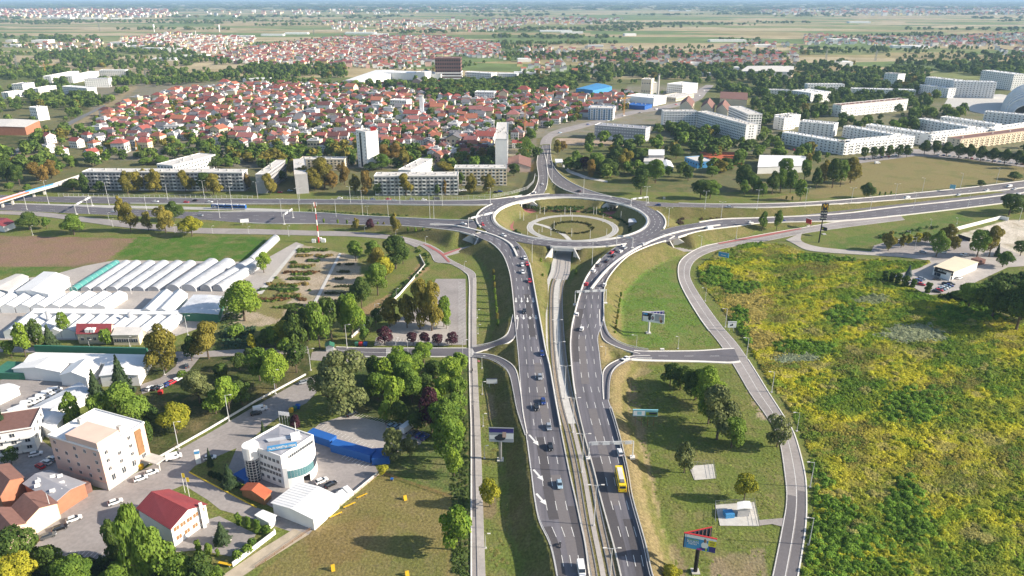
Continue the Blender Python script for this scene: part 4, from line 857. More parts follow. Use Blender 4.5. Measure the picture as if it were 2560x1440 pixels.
def tintmat(name):
    m, nt, N, L, b = _mat(name); at = N.new('ShaderNodeAttribute'); at.attribute_name = 'tint'; at.attribute_type = 'INSTANCER'
    geo = N.new('ShaderNodeNewGeometry'); mr = N.new('ShaderNodeMapRange'); mr.inputs[3].default_value = .78; mr.inputs[4].default_value = 1.22; L.new(geo.outputs['Random Per Island'], mr.inputs[0])
    v = N.new('ShaderNodeVectorMath'); v.operation = 'SCALE'; L.new(at.outputs['Color'], v.inputs[0]); L.new(mr.outputs[0], v.inputs['Scale']); L.new(v.outputs[0], b.inputs['Base Color'])
    b.inputs['Roughness'].default_value = .85; b.inputs['Specular IOR Level'].default_value = .1
    tr = N.new('ShaderNodeBsdfTranslucent'); L.new(v.outputs[0], tr.inputs['Color']); ms = N.new('ShaderNodeMixShader'); ms.inputs[0].default_value = .38
    L.new(b.outputs[0], ms.inputs[1]); L.new(tr.outputs[0], ms.inputs[2]); L.new(ms.outputs[0], N['Material Output'].inputs['Surface']); M[name] = m
tintmat('herb')
def tuft(name, n, seed, leaf, flat=False):
    rg = np.random.default_rng(seed); a = rg.random(n) * 6.283; q = .5 * np.sqrt(rg.random(n)); z = (1 - q * q * 2.2) * (.35 + .65 * rg.random(n))
    C = np.stack([q * np.cos(a), q * np.sin(a), np.maximum(z, .05)], 1); Nn = np.stack([np.cos(a) * q * 2, np.sin(a) * q * 2, np.full(n, .8)], 1) + rg.normal(size=(n, 3)) * .5
    return quads_mesh(name, C, Nn, leaf, 'herb', rg, 1.5, (0, 0, 1) if not flat else None)
TUFTS = [tuft('tuft', 26, s, 0.16) for s in range(70, 74)] + [tuft('thicket', 110, s, 0.085, True) for s in (80, 81)]
def meadow():
    rg = np.random.default_rng(9); pol = [P(u, v) for u, v in MEADOW_PX]; xs = [p.x for p in pol]; ys = [p.y for p in pol]
    n = 150000; x = rg.uniform(min(xs), max(xs), n); y = rg.uniform(min(ys), max(ys), n); k = in_poly(x, y, pol); x, y = x[k], y[k]; k = x < y * .80 + 25; x, y = x[k], y[k]
    # patches lie in bands across the slope of the photograph: stretch the pattern
    c, s = math.cos(-.5), math.sin(-.5); u = x * c - y * s; v = x * s + y * c
    a = vnoise(u, v * 2.0, 34, 1, 4); b = vnoise(u * 1.2, v * 2.2, 20, 2, 4); e = vnoise(u, v * 1.6, 9, 3, 3); f = vnoise(x, y, 3.0, 4, 2)
    near = np.clip((300 - y) / 150, 0, 1)
    def ss(v, lo, hi): t = np.clip((v - lo) / (hi - lo), 0, 1); return (t * t * (3 - 2 * t))[:, None]
    T = np.empty((len(x), 3)); T[:] = (0.135, 0.170, 0.030)
    def put(m, col): T[m] = col
    def blend(w, col): T[:] = T * (1 - w) + np.array(col) * w
    blend(ss(b + near * .06, .30, .55) * .95, (0.285, 0.295, 0.034)); blend(ss(b + near * .08 + (rg.random(len(x)) - .5) * .10, .48, .70) * .9, (0.37, 0.345, 0.032))
    blend(ss(.50 - a, .0, .14) * ss(e, .30, .60) * .75, (0.20, 0.165, 0.055)); blend(ss(a + (rg.random(len(x)) - .5) * .12, .56, .72) * .8, (0.085, 0.155, 0.024)); blend(ss(e + (rg.random(len(x)) - .5) * .15, .58, .72) * .7, (0.115, 0.20, 0.026)); blend(ss(.36 - e, 0, .10) * .7, (0.30, 0.26, 0.10))
    uu, vv = 1280 + CAM_F * x / (y * _cp + CAM_H * _sp), 720 - CAM_F * (y * _sp - CAM_H * _cp) / (y * _cp + CAM_H * _sp)
    def blob(cu, cv, ru, rv, th=1.0): return ((uu - cu) / ru) ** 2 + ((vv - cv) / rv) ** 2 < th + (e - .5) * 1.6 + (rg.random(len(x)) - .5) * .9
    put(blob(2290, 835, 80, 22), (0.25, 0.27, 0.165)); put(blob(2185, 750, 45, 10), (0.22, 0.24, 0.13)); put(blob(1985, 895, 60, 12), (0.22, 0.25, 0.16))
    put(blob(1870, 765, 60, 45) | blob(1900, 850, 60, 24), (0.30, 0.25, 0.075))
    dk = blob(2285, 1015, 75, 42) | blob(2120, 790, 60, 26) | blob(2270, 1290, 60, 95) | blob(2085, 1330, 70, 60) | blob(2010, 870, 70, 16) | blob(1790, 690, 38, 22) | blob(1850, 720, 45, 16) | blob(2050, 645, 90, 10) | blob(1850, 830, 24, 60) | blob(2450, 780, 120, 22)
    strip = (x - (y * 0 + np.interp(y, [150, 200, 250, 300, 330], [100, 93, 92, 80, 60]))) < 9
    dk |= (in_poly(x, y, pol)) & strip & (f > .45)
    dk &= rg.random(len(x)) < .7; put(dk, (0.085, 0.150, 0.022)); put(dk & (f > .50), (0.125, 0.205, 0.030))
    T *= 1.75 * (0.86 + .28 * rg.random((len(x), 1))); T *= (.85 + .3 * f)[:, None]; f2 = vnoise(u, v * 2.2, 7.0, 6, 2)
    size = .6 + .8 * rg.random(len(x)); hgt = .35 + .45 * rg.random(len(x)) + .9 * np.clip(e - .45, 0, 1) + .5 * np.clip(a - .5, 0, 1) * 2
    hgt *= .35 + 1.5 * np.clip(f2 - .2, 0, 1)
    idx = rg.integers(0, 4, len(x)); big = dk & (rg.random(len(x)) < .16); idx[big] = rg.integers(4, 6, big.sum()); size[big] = 1.5 + 1.2 * rg.random(big.sum()); hgt[big] = .9 + 1.0 * rg.random(big.sum())
    big2 = (~dk) & (rg.random(len(x)) < .025) & (a > .42); idx[big2] = rg.integers(4, 6, big2.sum()); size[big2] = 1.6 + 1.2 * rg.random(big2.sum()); hgt[big2] = .8 + .8 * rg.random(big2.sum())
    o = instancer('wild_meadow', np.stack([x, y, np.zeros(len(x))], 1), np.stack([size, size, hgt], 1), idx, TUFTS, T)
    stuff(o, 'overgrown meadow of yellow goldenrod, reeds and green brush beside the service road', 'vegetation')
meadow()
def scrub():
    """rough growth on the near banks, hedge lines, verges and allotments"""
    rg = np.random.default_rng(19); PX = []; SC = []; TT = []; ID = []
    def fill(poly, n, col, s, h, th=.0, z=0.0, idx=None, vary=.35):
        pol = [P(u, v, z) for u, v in poly]; xs = [p.x for p in pol]; ys = [p.y for p in pol]; x = rg.uniform(min(xs), max(xs), n * 2); y = rg.uniform(min(ys), max(ys), n * 2)
        k = in_poly(x, y, pol) & (vnoise(x, y, 6, 8, 2) > th); x, y = x[k][:n], y[k][:n]; m = len(x)
        PX.append(np.stack([x, y, np.full(m, z)], 1)); q = s * (.6 + .8 * rg.random(m)); SC.append(np.stack([q, q, h * (.6 + .8 * rg.random(m))], 1)); TT.append(np.array(col) * 1.35 * (1 - vary + 2 * vary * rg.random((m, 1)))); ID.append(rg.integers(0, 6, m) if idx is None else np.full(m, idx))
    G1, G2, G3 = (0.05, 0.095, 0.022), (0.09, 0.14, 0.03), (0.16, 0.15, 0.05)
    fill([(1130, 1040), (1170, 1040), (1170, 1440), (1130, 1440)], 420, (0.075, 0.11, 0.03), 1.0, .5)
    fill([(150, 1402), (262, 1406), (430, 1388), (560, 1440), (540, 1480), (-60, 1480), (-60, 1400), (60, 1402)], 900, (0.045, 0.075, 0.022), 2.4, 2.2)
    fill([(1040, 622), (1075, 640), (1070, 668), (1010, 720), (935, 790), (930, 785), (1000, 716), (1062, 664), (1066, 645), (1038, 628)], 420, G1, 1.5, 1.2)
    fill([(650, 660), (700, 660), (690, 680), (640, 680)], 0, G1, 1, 1)
    for i in range(11):
        v = 622 + i * 14 + rnd.uniform(-3, 3); u0 = 742 - i * 13.5 + rnd.uniform(0, 30); u1 = 842 - i * 8 - rnd.uniform(0, 30); col = [(0.10, 0.14, 0.03), (0.22, 0.17, 0.06), (0.07, 0.12, 0.03), (0.26, 0.21, 0.09), (0.16, 0.09, 0.04)][i % 5]
        fill([(u0, v), (u1, v), (u1 - 2, v + 5), (u0 - 4, v + 5)], 170, col, 1.5, .9, .4, 0, None, .6); fill([(u0, v + 3), (u1, v + 3), (u1, v + 9), (u0, v + 9)], 40, (0.10, 0.15, 0.03), 1.6, 1.0, .55, 0, None, .5)
    for i in range(7):
        v = 660 + i * 18; u0 = 846 - i * 9; u1 = 905 - i * 7; fill([(u0, v), (u1, v), (u1 - 2, v + 4), (u0 - 2, v + 4)], 60, (0.08, 0.09, 0.04), 1.0, .9, .5)
    fill([(560, 780), (600, 740), (640, 740), (600, 800), (560, 860), (545, 850)], 250, (0.09, 0.13, 0.05), 1.3, .7)
    fill([(560, 820), (640, 815), (625, 870), (555, 872)], 260, (0.06, 0.11, 0.06), 1.3, .7)
    fill([(2010, 640), (2090, 640), (2060, 660), (2000, 650)], 0, G1, 2, 2)
    fill([(1310, 515), (1480, 512), (1530, 520), (1510, 527), (1340, 524)], 260, (0.055, 0.10, 0.025), 1.6, .8, .3, 2.0)
    for r_, n in ((13.6, 140), (39.5, 420)):
        a = rg.random(n) * 6.283
        if r_ > 20: a = a[(np.cos(a * 1.0 + .6) > -.75)]
        q = r_ + rg.normal(size=len(a)) * (.7 if r_ < 20 else 1.0); PX.append(np.stack([41 + q * np.cos(a), 468 + q * np.sin(a), np.zeros(len(a))], 1)); SC.append(np.tile([1.5, 1.5, .9], (len(a), 1))); TT.append(np.array((0.075, 0.085, 0.03) if r_ < 20 else (0.05, 0.09, 0.025)) * (.7 + .6 * rg.random((len(a), 1)))); ID.append(rg.integers(0, 6, len(a)))
    fill([(772, 525), (900, 533), (1020, 538), (1020, 541), (900, 537), (772, 529)], 260, (0.06, 0.10, 0.03), 1.3, .8, .2)
    fill([(1680, 525), (1700, 545), (1690, 562), (1706, 562), (1712, 545), (1690, 522)], 160, (0.10, 0.075, 0.05), 1.5, .9); fill([(1725, 527), (1850, 529), (1850, 532), (1725, 531)], 160, (0.10, 0.09, 0.05), 1.5, .8); fill([(1745, 546), (1870, 538), (1870, 541), (1750, 550)], 140, (0.12, 0.085, 0.05), 1.5, .8)
    fill([(525, 1180), (560, 1195), (665, 1245), (670, 1252), (560, 1205), (522, 1190)], 260, (0.03, 0.06, 0.02), 1.2, 1.4, 0, 0, 4)
    fill([(2100, 520), (2102, 520), (2102, 522)], 0, G1, 1, 1)
    fill([(2190, 592), (2300, 572), (2420, 560), (2300, 578), (2200, 598)], 120, G1, 2.2, 1.6)
    fill([(2330, 745), (2440, 762), (2600, 800), (2600, 690), (2500, 690), (2420, 735)], 500, (0.06, 0.10, 0.025), 3.0, 2.6)
    fill([(640, 620), (660, 620), (655, 640), (640, 640)], 0, G1, 1, 1)
    for poly, n, col in (([(1540, 920), (1830, 920), (1930, 1060), (1955, 1250), (1920, 1440), (1680, 1440), (1580, 1150)], 1500, (0.21, 0.24, 0.06)), ([(1205, 910), (1265, 910), (1270, 1000), (1280, 1440), (1225, 1440)], 300, (0.23, 0.22, 0.07)), ([(1530, 700), (1660, 640), (1690, 690), (1785, 860), (1620, 866), (1528, 810)], 900, (0.17, 0.25, 0.045))):
        fill(poly, n, col, .9, .10, .5, 0, None, .3)
    o = instancer('undergrowth', np.concatenate(PX), np.concatenate(SC), np.concatenate(ID), TUFTS, np.concatenate(TT)); stuff(o, 'hedges, garden rows and rough grass along banks and verges', 'undergrowth')
scrub()
# ------------------------------------------------------------------ buildings
FOOT = []                                             # occupied ground: (centre x, y, radius)
def frame_of(A, B, h, depth):
    """front roof edge A-B surveyed at height h; returns origin on the ground, unit along, unit back, length"""
    a = P(A[0], A[1], h); b = P(B[0], B[1], h); a.z = b.z = 0; L = (b - a).length; x = (b - a) / L; y = Vector((-x.y, x.x, 0))
    r = min(L, depth) / 2; nx, ny = max(1, round(L / (2 * r))), max(1, round(depth / (2 * r)))
    for i in range(nx):
        for j in range(ny): c = a + x * (L * (i + .5) / nx) + y * (depth * (j + .5) / ny); FOOT.append((c.x, c.y, r + 3))
    return a, x, y, L
WIN = {}
def win_mesh(w, h, m='glass'):
    k = (round(w, 2), round(h, 2), m)
    if k not in WIN:
        mb = MB(); mb.mi = 1; mb.box((0, 0, 0), (w + .24, .08, h + .24)); mb.mi = 0; mb.box((0, -.03, 0), (w, .10, h)); mb.mi = 1; mb.box((0, -.05, 0), (.08, .10, h))
        WIN[k] = mb.mesh('window', [m, 'paint_white'])
    return WIN[k]
def facade(mb, o, d, nrm, L, z0, h, st, bay, ww, wh, mode, skip=0):
    """windows along a wall: o start, d along, nrm outwards"""
    n = max(1, int(L / bay)); sh = (h - z0) / st
    for s in range(st):
        for i in range(n):
            if mode == 'sparse' and (i * 7 + s * 3) % 3 == 0: continue
            c = o + d * (L * (i + .5) / n) + Vector((0, 0, z0 + sh * (s + .55))); t = d * ww / 2; u = Vector((0, 0, wh / 2)); e = nrm * .06
            q = [c - t - u, c + t - u, c + t + u, c - t + u]
            mb.hexa([q[0], q[1], q[1] + e, q[0] + e][::-1], [q[3], q[2], q[2] + e, q[3] + e][::-1])
def block(name, label, A, B, h, depth, wall='wall_white', roof='roof_flat', st=4, bay=3.2, ww=1.5, wh=1.4, balc=0, cat='apartment block', vents=6, vent_h=1.2, sides=True, trim=None, glass='glass', single=False, group=None, plinth=None, z0=0.0, front=True):
    a, x, y, L = frame_of(A, B, h, depth); o = empty(name, a + y * depth / 2 + x * L / 2); tag(o, label, cat, group)
    lo = lambda p: p - o.location
    c = [a, a + x * L, a + x * L + y * depth, a + y * depth]; Z = Vector((0, 0, 1))
    mb = MB(); mb.hexa([lo(p - Z * .3) for p in c], [lo(p + Z * (h - .25)) for p in c]); mb.build('wall', wall, o)
    if plinth:
        mb = MB(); e = .06; q = [a - x * e - y * e, a + x * (L + e) - y * e, a + x * (L + e) + y * (depth + e), a - x * e + y * (depth + e)]; mb.hexa([lo(p) for p in q], [lo(p + Z * 2.6) for p in q]); mb.build('plinth', plinth, o)
    mb = MB(); e = .18; q = [a - x * e - y * e, a + x * (L + e) - y * e, a + x * (L + e) + y * (depth + e), a - x * e + y * (depth + e)]
    mb.hexa([lo(p + Z * (h - .25)) for p in q], [lo(p + Z * (h + .02)) for p in q]); rf = mb.build('roof', roof, o)
    mb = MB()                                          # parapet upstand
    for (p, d, l) in ((q[0], x, L + 2 * e), (q[1], y, depth + 2 * e), (q[2], -x, L + 2 * e), (q[3], -y, depth + 2 * e)):
        n = Vector((-d.y, d.x, 0)) * .22; r = [p, p + d * (l - .22), p + d * (l - .22) + n, p + n]; mb.hexa([lo(v + Z * (h + .02)) for v in r], [lo(v + Z * (h + .45)) for v in r])
    mb.build('parapet', trim or wall, rf)
    rr = random.Random(int(A[0] * 7 + A[1])); me = None
    for i in range(vents):
        if me is None:
            vb = MB(); vb.box((0, 0, 0), (1.3, 1.0, vent_h), bottom=True); vb.box((0, 0, vent_h), (1.5, 1.2, .15), bottom=True); me = vb.mesh('roof_vent', 'concrete')
        p = a + x * (L * (i + .5 + rr.uniform(-.25, .25)) / vents) + y * (depth * rr.uniform(.25, .75)); v = obj('roof_vent', me, rf, lo(p + Z * h), math.atan2(x.y, x.x))
    if st:
        base = z0 + (.6 if plinth is None else 2.4); lists = []
        if front: lists.append((a, x, -y, L))
        if sides: lists += [(a + x * L, y, x, depth), (a + y * depth, -y, -x, depth), (a + x * L + y * depth, -x, y, L)]
        if single:
            for (p, d, nrm, l) in lists:
                n = max(1, int(l / bay)); sh = (h - .5 - base) / st
                for s in range(st):
                    for i in range(n):
                        if (i * 5 + s * 3) % 7 == 0: continue
                        w = obj('window', win_mesh(ww, wh, glass), o, lo(p + d * (l * (i + .5) / n) + nrm * .02 + Z * (base + sh * (s + .55))), math.atan2(d.y, d.x))
        else:
            mb = MB()
            for (p, d, nrm, l) in lists: facade(mb, p, d, nrm, l, base, h - .5, st, bay, ww, wh, 'all' if l > 15 else 'sparse')
            mb.v = [tuple(Vector(v) - o.location) for v in mb.v]; w = mb.build('window_panes', glass, o); w['kind'] = 'stuff'
    if balc:
        mb = MB(); n = max(1, int(L / bay)); sh = (h - .5 - z0 - .6) / st
        for s in range(st):
            for i in range(n):
                if (i % balc) != 0: continue
                t0, t1 = L * (i + .06) / n, L * (i + .94) / n; z = z0 + .6 + sh * s
                r = [a + x * t0 - y * 1.1, a + x * t1 - y * 1.1, a + x * t1 - y * .02, a + x * t0 - y * .02]
                mb.hexa([lo(v + Z * (z - .05)) for v in r], [lo(v + Z * (z + .12)) for v in r])
                r = [a + x * t0 - y * 1.1, a + x * t1 - y * 1.1, a + x * t1 - y * 1.0, a + x * t0 - y * 1.0]; mb.hexa([lo(v + Z * z) for v in r], [lo(v + Z * (z + 1.05)) for v in r])
        b = mb.build('balconies', trim or wall, o); b['kind'] = 'stuff'
    o['h'] = h; return o, a, x, y, L
def hall(name, label, quad, h, wall='wall_white', roof='roof_white', rise=2.0, cat='hall', ridge='long', eave=.4, group=None, flip=False, ribs=0):
    """gabled hall: quad = roof corners at eave height in photo pixels, going round; ridge joins the middles of sides 0-1 and 2-3 (or 1-2 and 3-0 if flip)"""
    q = [P(u, v, h) for u, v in quad]
    for p in q: p.z = 0
    if flip: q = q[1:] + q[:1]
    ar = sum(q[i].x * q[(i + 1) % 4].y - q[(i + 1) % 4].x * q[i].y for i in range(4))
    if ar < 0: q = [q[1], q[0], q[3], q[2]]
    c = sum(q, Vector()) / 4; FOOT.append((c.x, c.y, max((p - c).length for p in q) * .75)); o = empty(name, c); tag(o, label, cat, group); Z = Vector((0, 0, 1)); lo = lambda p: p - c
    m0, m1 = (q[0] + q[1]) / 2, (q[2] + q[3]) / 2
    mb = MB(); mb.hexa([lo(p - Z * .3) for p in q], [lo(p + Z * h) for p in q])
    if rise > 0:
        mb.face([lo(q[0] + Z * h), lo(q[1] + Z * h), lo(m0 + Z * (h + rise))]); mb.face([lo(q[2] + Z * h), lo(q[3] + Z * h), lo(m1 + Z * (h + rise))])
    mb.build('wall', wall, o)
    mb = MB(); ax = (m1 - m0).normalized() * eave
    for s, (p0, p1) in enumerate(((q[0], q[3]), (q[1], q[2]))):
        out0 = (p0 - m0).normalized() * eave; out1 = (p1 - m1).normalized() * eave; dz = rise * eave / max((p0 - m0).length, .1)
        if rise <= 0: dz = 0
        A_ = [p0 + out0 - ax + Z * (h - dz + .03), m0 - ax + Z * (h + rise + .03), m1 + ax + Z * (h + rise + .03), p1 + out1 + ax + Z * (h - dz + .03)]
        B_ = [p + Z * .18 for p in A_]
        mb.hexa([lo(p) for p in A_], [lo(p) for p in B_])
    rf = mb.build('roof', roof, o)
    if ribs:
        mb = MB()
        for i in range(ribs):
            t = (i + .5) / ribs
            for p0, p1 in ((q[0], q[3]), (q[1], q[2])):
                a = p0 + (p1 - p0) * t + Z * (h + .25); b = m0 + (m1 - m0) * t + Z * (h + rise + .25); mb.tube(lo(a), lo(b), .06, .06, 4, False)
        r = mb.build('roof_ribs', roof, rf); r['kind'] = 'stuff'
    return o, q, c
def wall_windows(o, p, q, z, n, ww, wh, out=.03, glass='glass', name='window', t0=0.04, t1=.96):
    """n separate windows along the wall foot p-q at height z; p to q runs left to right seen from outside"""
    d = (q - p).normalized(); nrm = Vector((d.y, -d.x, 0)); L = (q - p).length; r = []
    for i in range(n):
        c = p + d * (L * (t0 + (t1 - t0) * (i + .5) / n)) + nrm * out + Vector((0, 0, z)); r.append(obj(name, win_mesh(ww, wh, glass), o, c - o.location, math.atan2(d.y, d.x)))
    return r
GB = 'grey apartment blocks along the highway'
block('apartment_block', 'long grey five-storey block behind yellow trees, footbridge ramp at its end', (205, 430), (605, 432), 15, 12, 'wall_grey', 'roof_flat', 5, 3.0, 1.9, 1.3, 3, vents=14, group=GB, trim='wall_white')
block('apartment_block', 'slanting pale block with long roof behind the long grey block', (392, 411), (432, 415), 13, 50, 'wall_white', 'roof_flat', 4, 3.2, vents=5, group=GB)
block('apartment_block', 'end-on pale block with white gable left of the bigger plane trees', (638, 437), (662, 437), 15, 55, 'wall_grey', 'roof_flat', 5, 3.2, vents=6, group=GB, front=False)
block('apartment_block', 'end-on block with blank light gable beside the big plane trees', (736, 437), (768, 435), 15.5, 60, 'wall_grey', 'roof_flat', 5, 3.2, vents=6, group=GB, front=False)
block('apartment_block', 'low grey block half hidden behind the plane trees near the white tower', (748, 399), (861, 399), 10, 12, 'wall_cream', 'roof_flat', 4, 3.2, balc=3, vents=8, group=GB)
block('apartment_block', 'grey block with white balconies facing the ramp, roundabout at its right', (935, 441), (1144, 440), 15.4, 13, 'wall_grey', 'roof_flat', 5, 3.0, 1.8, 1.3, 2, vents=9, group=GB, trim='wall_white')
block('apartment_block', 'cream gabled white block standing end-on above the balcony block', (996, 425), (1027, 427), 12, 48, 'wall_white', 'roof_flat', 4, 3.2, vents=5, group=GB, front=False)
block('apartment_block', 'beige block with balconies beside the red-roofed corner restaurant', (1136, 421), (1267, 421), 14.5, 12, 'wall_cream', 'roof_flat', 5, 3.0, 1.7, 1.3, 2, vents=7, group=GB, trim='wall_white')
t_, a_, x_, y_, L_ = block('tower_block', 'tall white tower block with dark stair strip and red roof sign', (889, 325), (914, 331), 33.5, 12.5, 'wall_white', 'roof_flat', 11, 5.5, .9, .9, vents=3, trim='wall_white', cat='tower block')
mb = MB(); c_ = a_ + x_ * L_ * .42 - y_ * .1; mb.box(c_ - t_.location + Vector((0, 0, 1)), (2.6, .3, 31), math.atan2(x_.y, x_.x), bottom=True); mb.build('stair_glazing', 'glass', t_)
mb = MB(); mb.box(a_ + x_ * L_ * .9 + y_ * 9 - t_.location + Vector((0, 0, 33.6)), (5, 1.2, 3.4), .1, bottom=True); mb.build('roof_sign', 'red', t_)
block('slab_block', 'narrow white slab block end-on with striped gable behind the trees', (1238, 348), (1269, 348), 27, 92, 'wall_white', 'roof_flat', 9, 9, 8, .45, vents=7, cat='slab block', glass='wall_grey')
block('apartment_block', 'curved white nine-storey slab, wing beside the dark office building', (1660, 279), (1743, 279), 18, 14, 'wall_white', 'roof_flat', 6, 3.2, 1.6, 1.2, 3, vents=8, group='white blocks')
block('apartment_block', 'curved white nine-storey slab, long wing running to the trees', (1744, 279), (1866, 312), 18, 14, 'wall_white', 'roof_flat', 6, 3.2, 1.6, 1.2, 2, vents=16, group='white blocks')
block('tower_block', 'white and dark striped tower block behind the curved slab', (1822, 266), (1871, 286), 23, 16, 'wall_white', 'roof_flat', 8, 3.0, 2.0, 1.5, vents=4, cat='tower block')
o_, a_, x_, y_, L_ = block('office_building', 'dark grey office building with white lower band and rooftop panels', (1487, 313), (1614, 323), 14, 18, 'roof_grey', 'roof_grey', 4, 3.0, 1.6, 1.3, vents=9, cat='office building', trim='wall_white', glass='paint_white')
mb = MB(); mb.box(a_ + x_ * L_ * .55 - y_ * .3 - o_.location + Vector((0, 0, 0)), (L_ * .8, .8, 3.2), math.atan2(x_.y, x_.x), bottom=True); mb.build('base_band', 'wall_white', o_)
block('apartment_block', 'light blue and white block beside the road with orange-roofed houses', (1471, 270), (1533, 272), 14.5, 26, 'wall_white', 'roof_flat', 5, 3.0, 1.6, 1.3, 2, vents=5, group='white blocks', trim='blue_light')
WB = 'white blocks of the estate'
for i, (A, B, h, d, st, lab) in enumerate([
    ((1937, 292), (1962, 296), 14, 20, 5, 'short white block, end nearest the curved slab'), ((1964, 292), (2002, 287), 14, 16, 5, 'white block with plain sunlit gable left of the courtyard'), ((1999, 304), (2086, 312), 14, 18, 5, 'white L-shaped block with dark loggia columns'),
    ((1956, 331), (2112, 358), 12, 12, 4, 'long white block in front, wing facing the sports field'), ((2112, 358), (2287, 341), 12, 12, 4, 'long white block in front, wing above the row of trees'), ((2109, 316), (2232, 337), 12, 12, 4, 'white terrace block inside the estate courtyard'),
    ((2296, 297), (2420, 318), 13, 12, 4, 'white terrace block near the ribbed arena'), ((2330, 338), (2484, 322), 12, 12, 4, 'sunlit white terrace crossing towards the arena'), ((2462, 279), (2600, 292), 13, 12, 4, 'white block directly below the ribbed arena'),
    ((2105, 264), (2271, 248), 15, 14, 4, 'long white block with red-brown roof line behind pines'), ((1979, 226), (2028, 233), 14, 40, 5, 'white block with banded balconies among the trees'), ((2020, 211), (2112, 211), 14, 14, 4, 'white block with beige balconies behind the banded one'),
    ((2315, 193), (2386, 201), 24, 18, 8, 'tall grey-white block with striped loggias'), ((2386, 203), (2493, 206), 24, 18, 8, 'tall white block with dark red bay'), ((2455, 176), (2536, 186), 26, 22, 8, 'tall white block farthest to the edge behind the arena'), ((2212, 183), (2246, 186), 20, 22, 5, 'white block with dark pitched roof and arched window'),
    ((2132, 222), (2290, 226), 9, 16, 3, 'low white school building behind dark trees'), ((1920, 225), (1976, 226), 10, 14, 3, 'low white building under trees left of the banded block'), ((2402, 349), (2640, 318), 11, 14, 4, 'brown roofed beige block behind the dark tree row'),
    ((2165, 312), (2325, 336), 12, 12, 4, 'long white terrace running behind the courtyard terrace'), ((2352, 292), (2488, 312), 13, 12, 4, 'white terrace between the arena terrace and the sunlit one'), ((2488, 325), (2660, 300), 12, 12, 4, 'sunlit white terrace leaving the frame below the arena'), ((2300, 212), (2372, 222), 14, 14, 5, 'lower grey-white block before the tall striped one')]):
    block('apartment_block', lab, A, B, h, d, 'wall_white' if i != 18 else 'wall_cream', 'roof_brown' if i in (9, 18) else ('roof_grey' if i == 15 else 'roof_white'), st, 4.4, 1.5, 1.1, 2 if i not in (1, 16, 17) else 0, vents=16 if i != 18 else 4, group=WB)
LW = 'white blocks among the trees of the western estate'
for A, B, h, d, lab in [((127, 191), (197, 178), 12, 14, 'long white block in the western woods, closest to the crane'), ((180, 191), (246, 178), 12, 14, 'long white block in the western woods, middle of three'), ((247, 176), (312, 176), 12, 16, 'wide white block at the end of the western row'), ((210, 198), (270, 197), 14, 18, 'white block with grey roof in front of the western row'), ((155, 216), (217, 221), 12, 16, 'grey-roofed white block above the poplar group'),
                        ((55, 211), (85, 206), 12, 18, 'small white block peeping out of the western trees'), ((72, 268), (90, 270), 16, 14, 'narrow white tower beside the poplars'), ((20, 232), (60, 226), 9, 12, 'low white block near the frame edge, western trees'), ((95, 222), (140, 214), 9, 12, 'low white block between western trees and the long row')]:
    block('apartment_block', lab, A, B, h, d, 'wall_white', 'roof_white' if d != 18 else 'roof_grey', 4, 3.4, 1.6, 1.2, vents=3, group=LW)
FB = 'factory and office buildings'
for A, B, h, d, st, lab, wl_, rf_ in [((960, 181), (1102, 186), 12, 40, 0, 'white windowless factory hall behind cypresses', 'wall_white', 'roof_white'), ((1040, 180), (1062, 181), 17, 30, 0, 'taller white box on the factory hall', 'wall_white', 'roof_white'), ((1162, 180), (1228, 184), 15, 20, 4, 'white office block beside the dark tower', 'wall_white', 'roof_white'), ((1232, 184), (1292, 185), 13, 20, 4, 'white stepped block at the wood edge', 'wall_white', 'roof_white'),
                               ((1604, 198), (1628, 199), 25, 22, 2, 'cream silo-like tower with chimney beside it', 'wall_cream', 'roof_flat'), ((1628, 208), (1645, 208), 18, 22, 0, 'white box attached to the cream tower', 'wall_white', 'roof_white'), ((1566, 240), (1635, 246), 11, 40, 0, 'white warehouse with blue annex', 'wall_white', 'roof_white'), ((1707, 213), (1745, 208), 15, 30, 4, 'white office block beside the far junction', 'wall_white', 'roof_white'),
                               ((1565, 262), (1612, 266), 5, 25, 0, 'low blue annex of the white warehouse', 'blue', 'blue'), ((1690, 245), (1735, 236), 5, 30, 1, 'low flat cream store below the white office', 'wall_cream', 'roof_flat'), ((1187, 230), (1235, 231), 12, 18, 3, 'white block behind the round church', 'wall_white', 'roof_white'), ((975, 250), (1016, 252), 12, 16, 3, 'white stepped block left of the church tower', 'wall_white', 'roof_white')]:
    block('commercial_building', lab, A, B, h, d, wl_, rf_, st, 3.6, 1.8, 1.3, vents=3, cat='building', group=FB)
o_, a_, x_, y_, L_ = block('tower_block', 'dark brown office cube floating over white bands, behind the factory', (1087, 146), (1151, 146), 40, 40, 'roof_brown', 'roof_brown', 6, 4.0, 2.6, 3.0, vents=2, cat='office tower', glass='black', front=True)
for k in range(3):
    mb = MB(); mb.box(a_ + x_ * L_ / 2 + y_ * 20 - o_.location + Vector((0, 0, 3 + k * 5)), (L_ + 1.5, 42, 2.2), math.atan2(x_.y, x_.x), bottom=True); mb.build('white_band', 'wall_white', o_)
hall('factory_hall', 'big white hall with slanting roof at the end of the service track', [(857, 203), (905, 205), (1000, 178), (940, 175)], 10, rise=1.5, group=FB)
hall('sports_hall', 'large pale-roofed hall with brick band beside the railway', [(-40, 318), (62, 318), (98, 301), (-20, 298)], 9, 'wall_brick', 'roof_flat', .8, group=FB)
hall('blue_hall', 'bright blue sheet-metal hall in front of the wood', [(1440, 222), (1482, 226), (1530, 216), (1492, 208)], 10, 'blue_light', 'blue_light', .8, group=FB)
hall('restaurant_house', 'red-roofed restaurant with pink wall beside the northern road', [(1268, 418), (1326, 418), (1326, 396), (1268, 396)], 4.5, 'wall_pink', 'roof_brown', 3.5, 'restaurant')
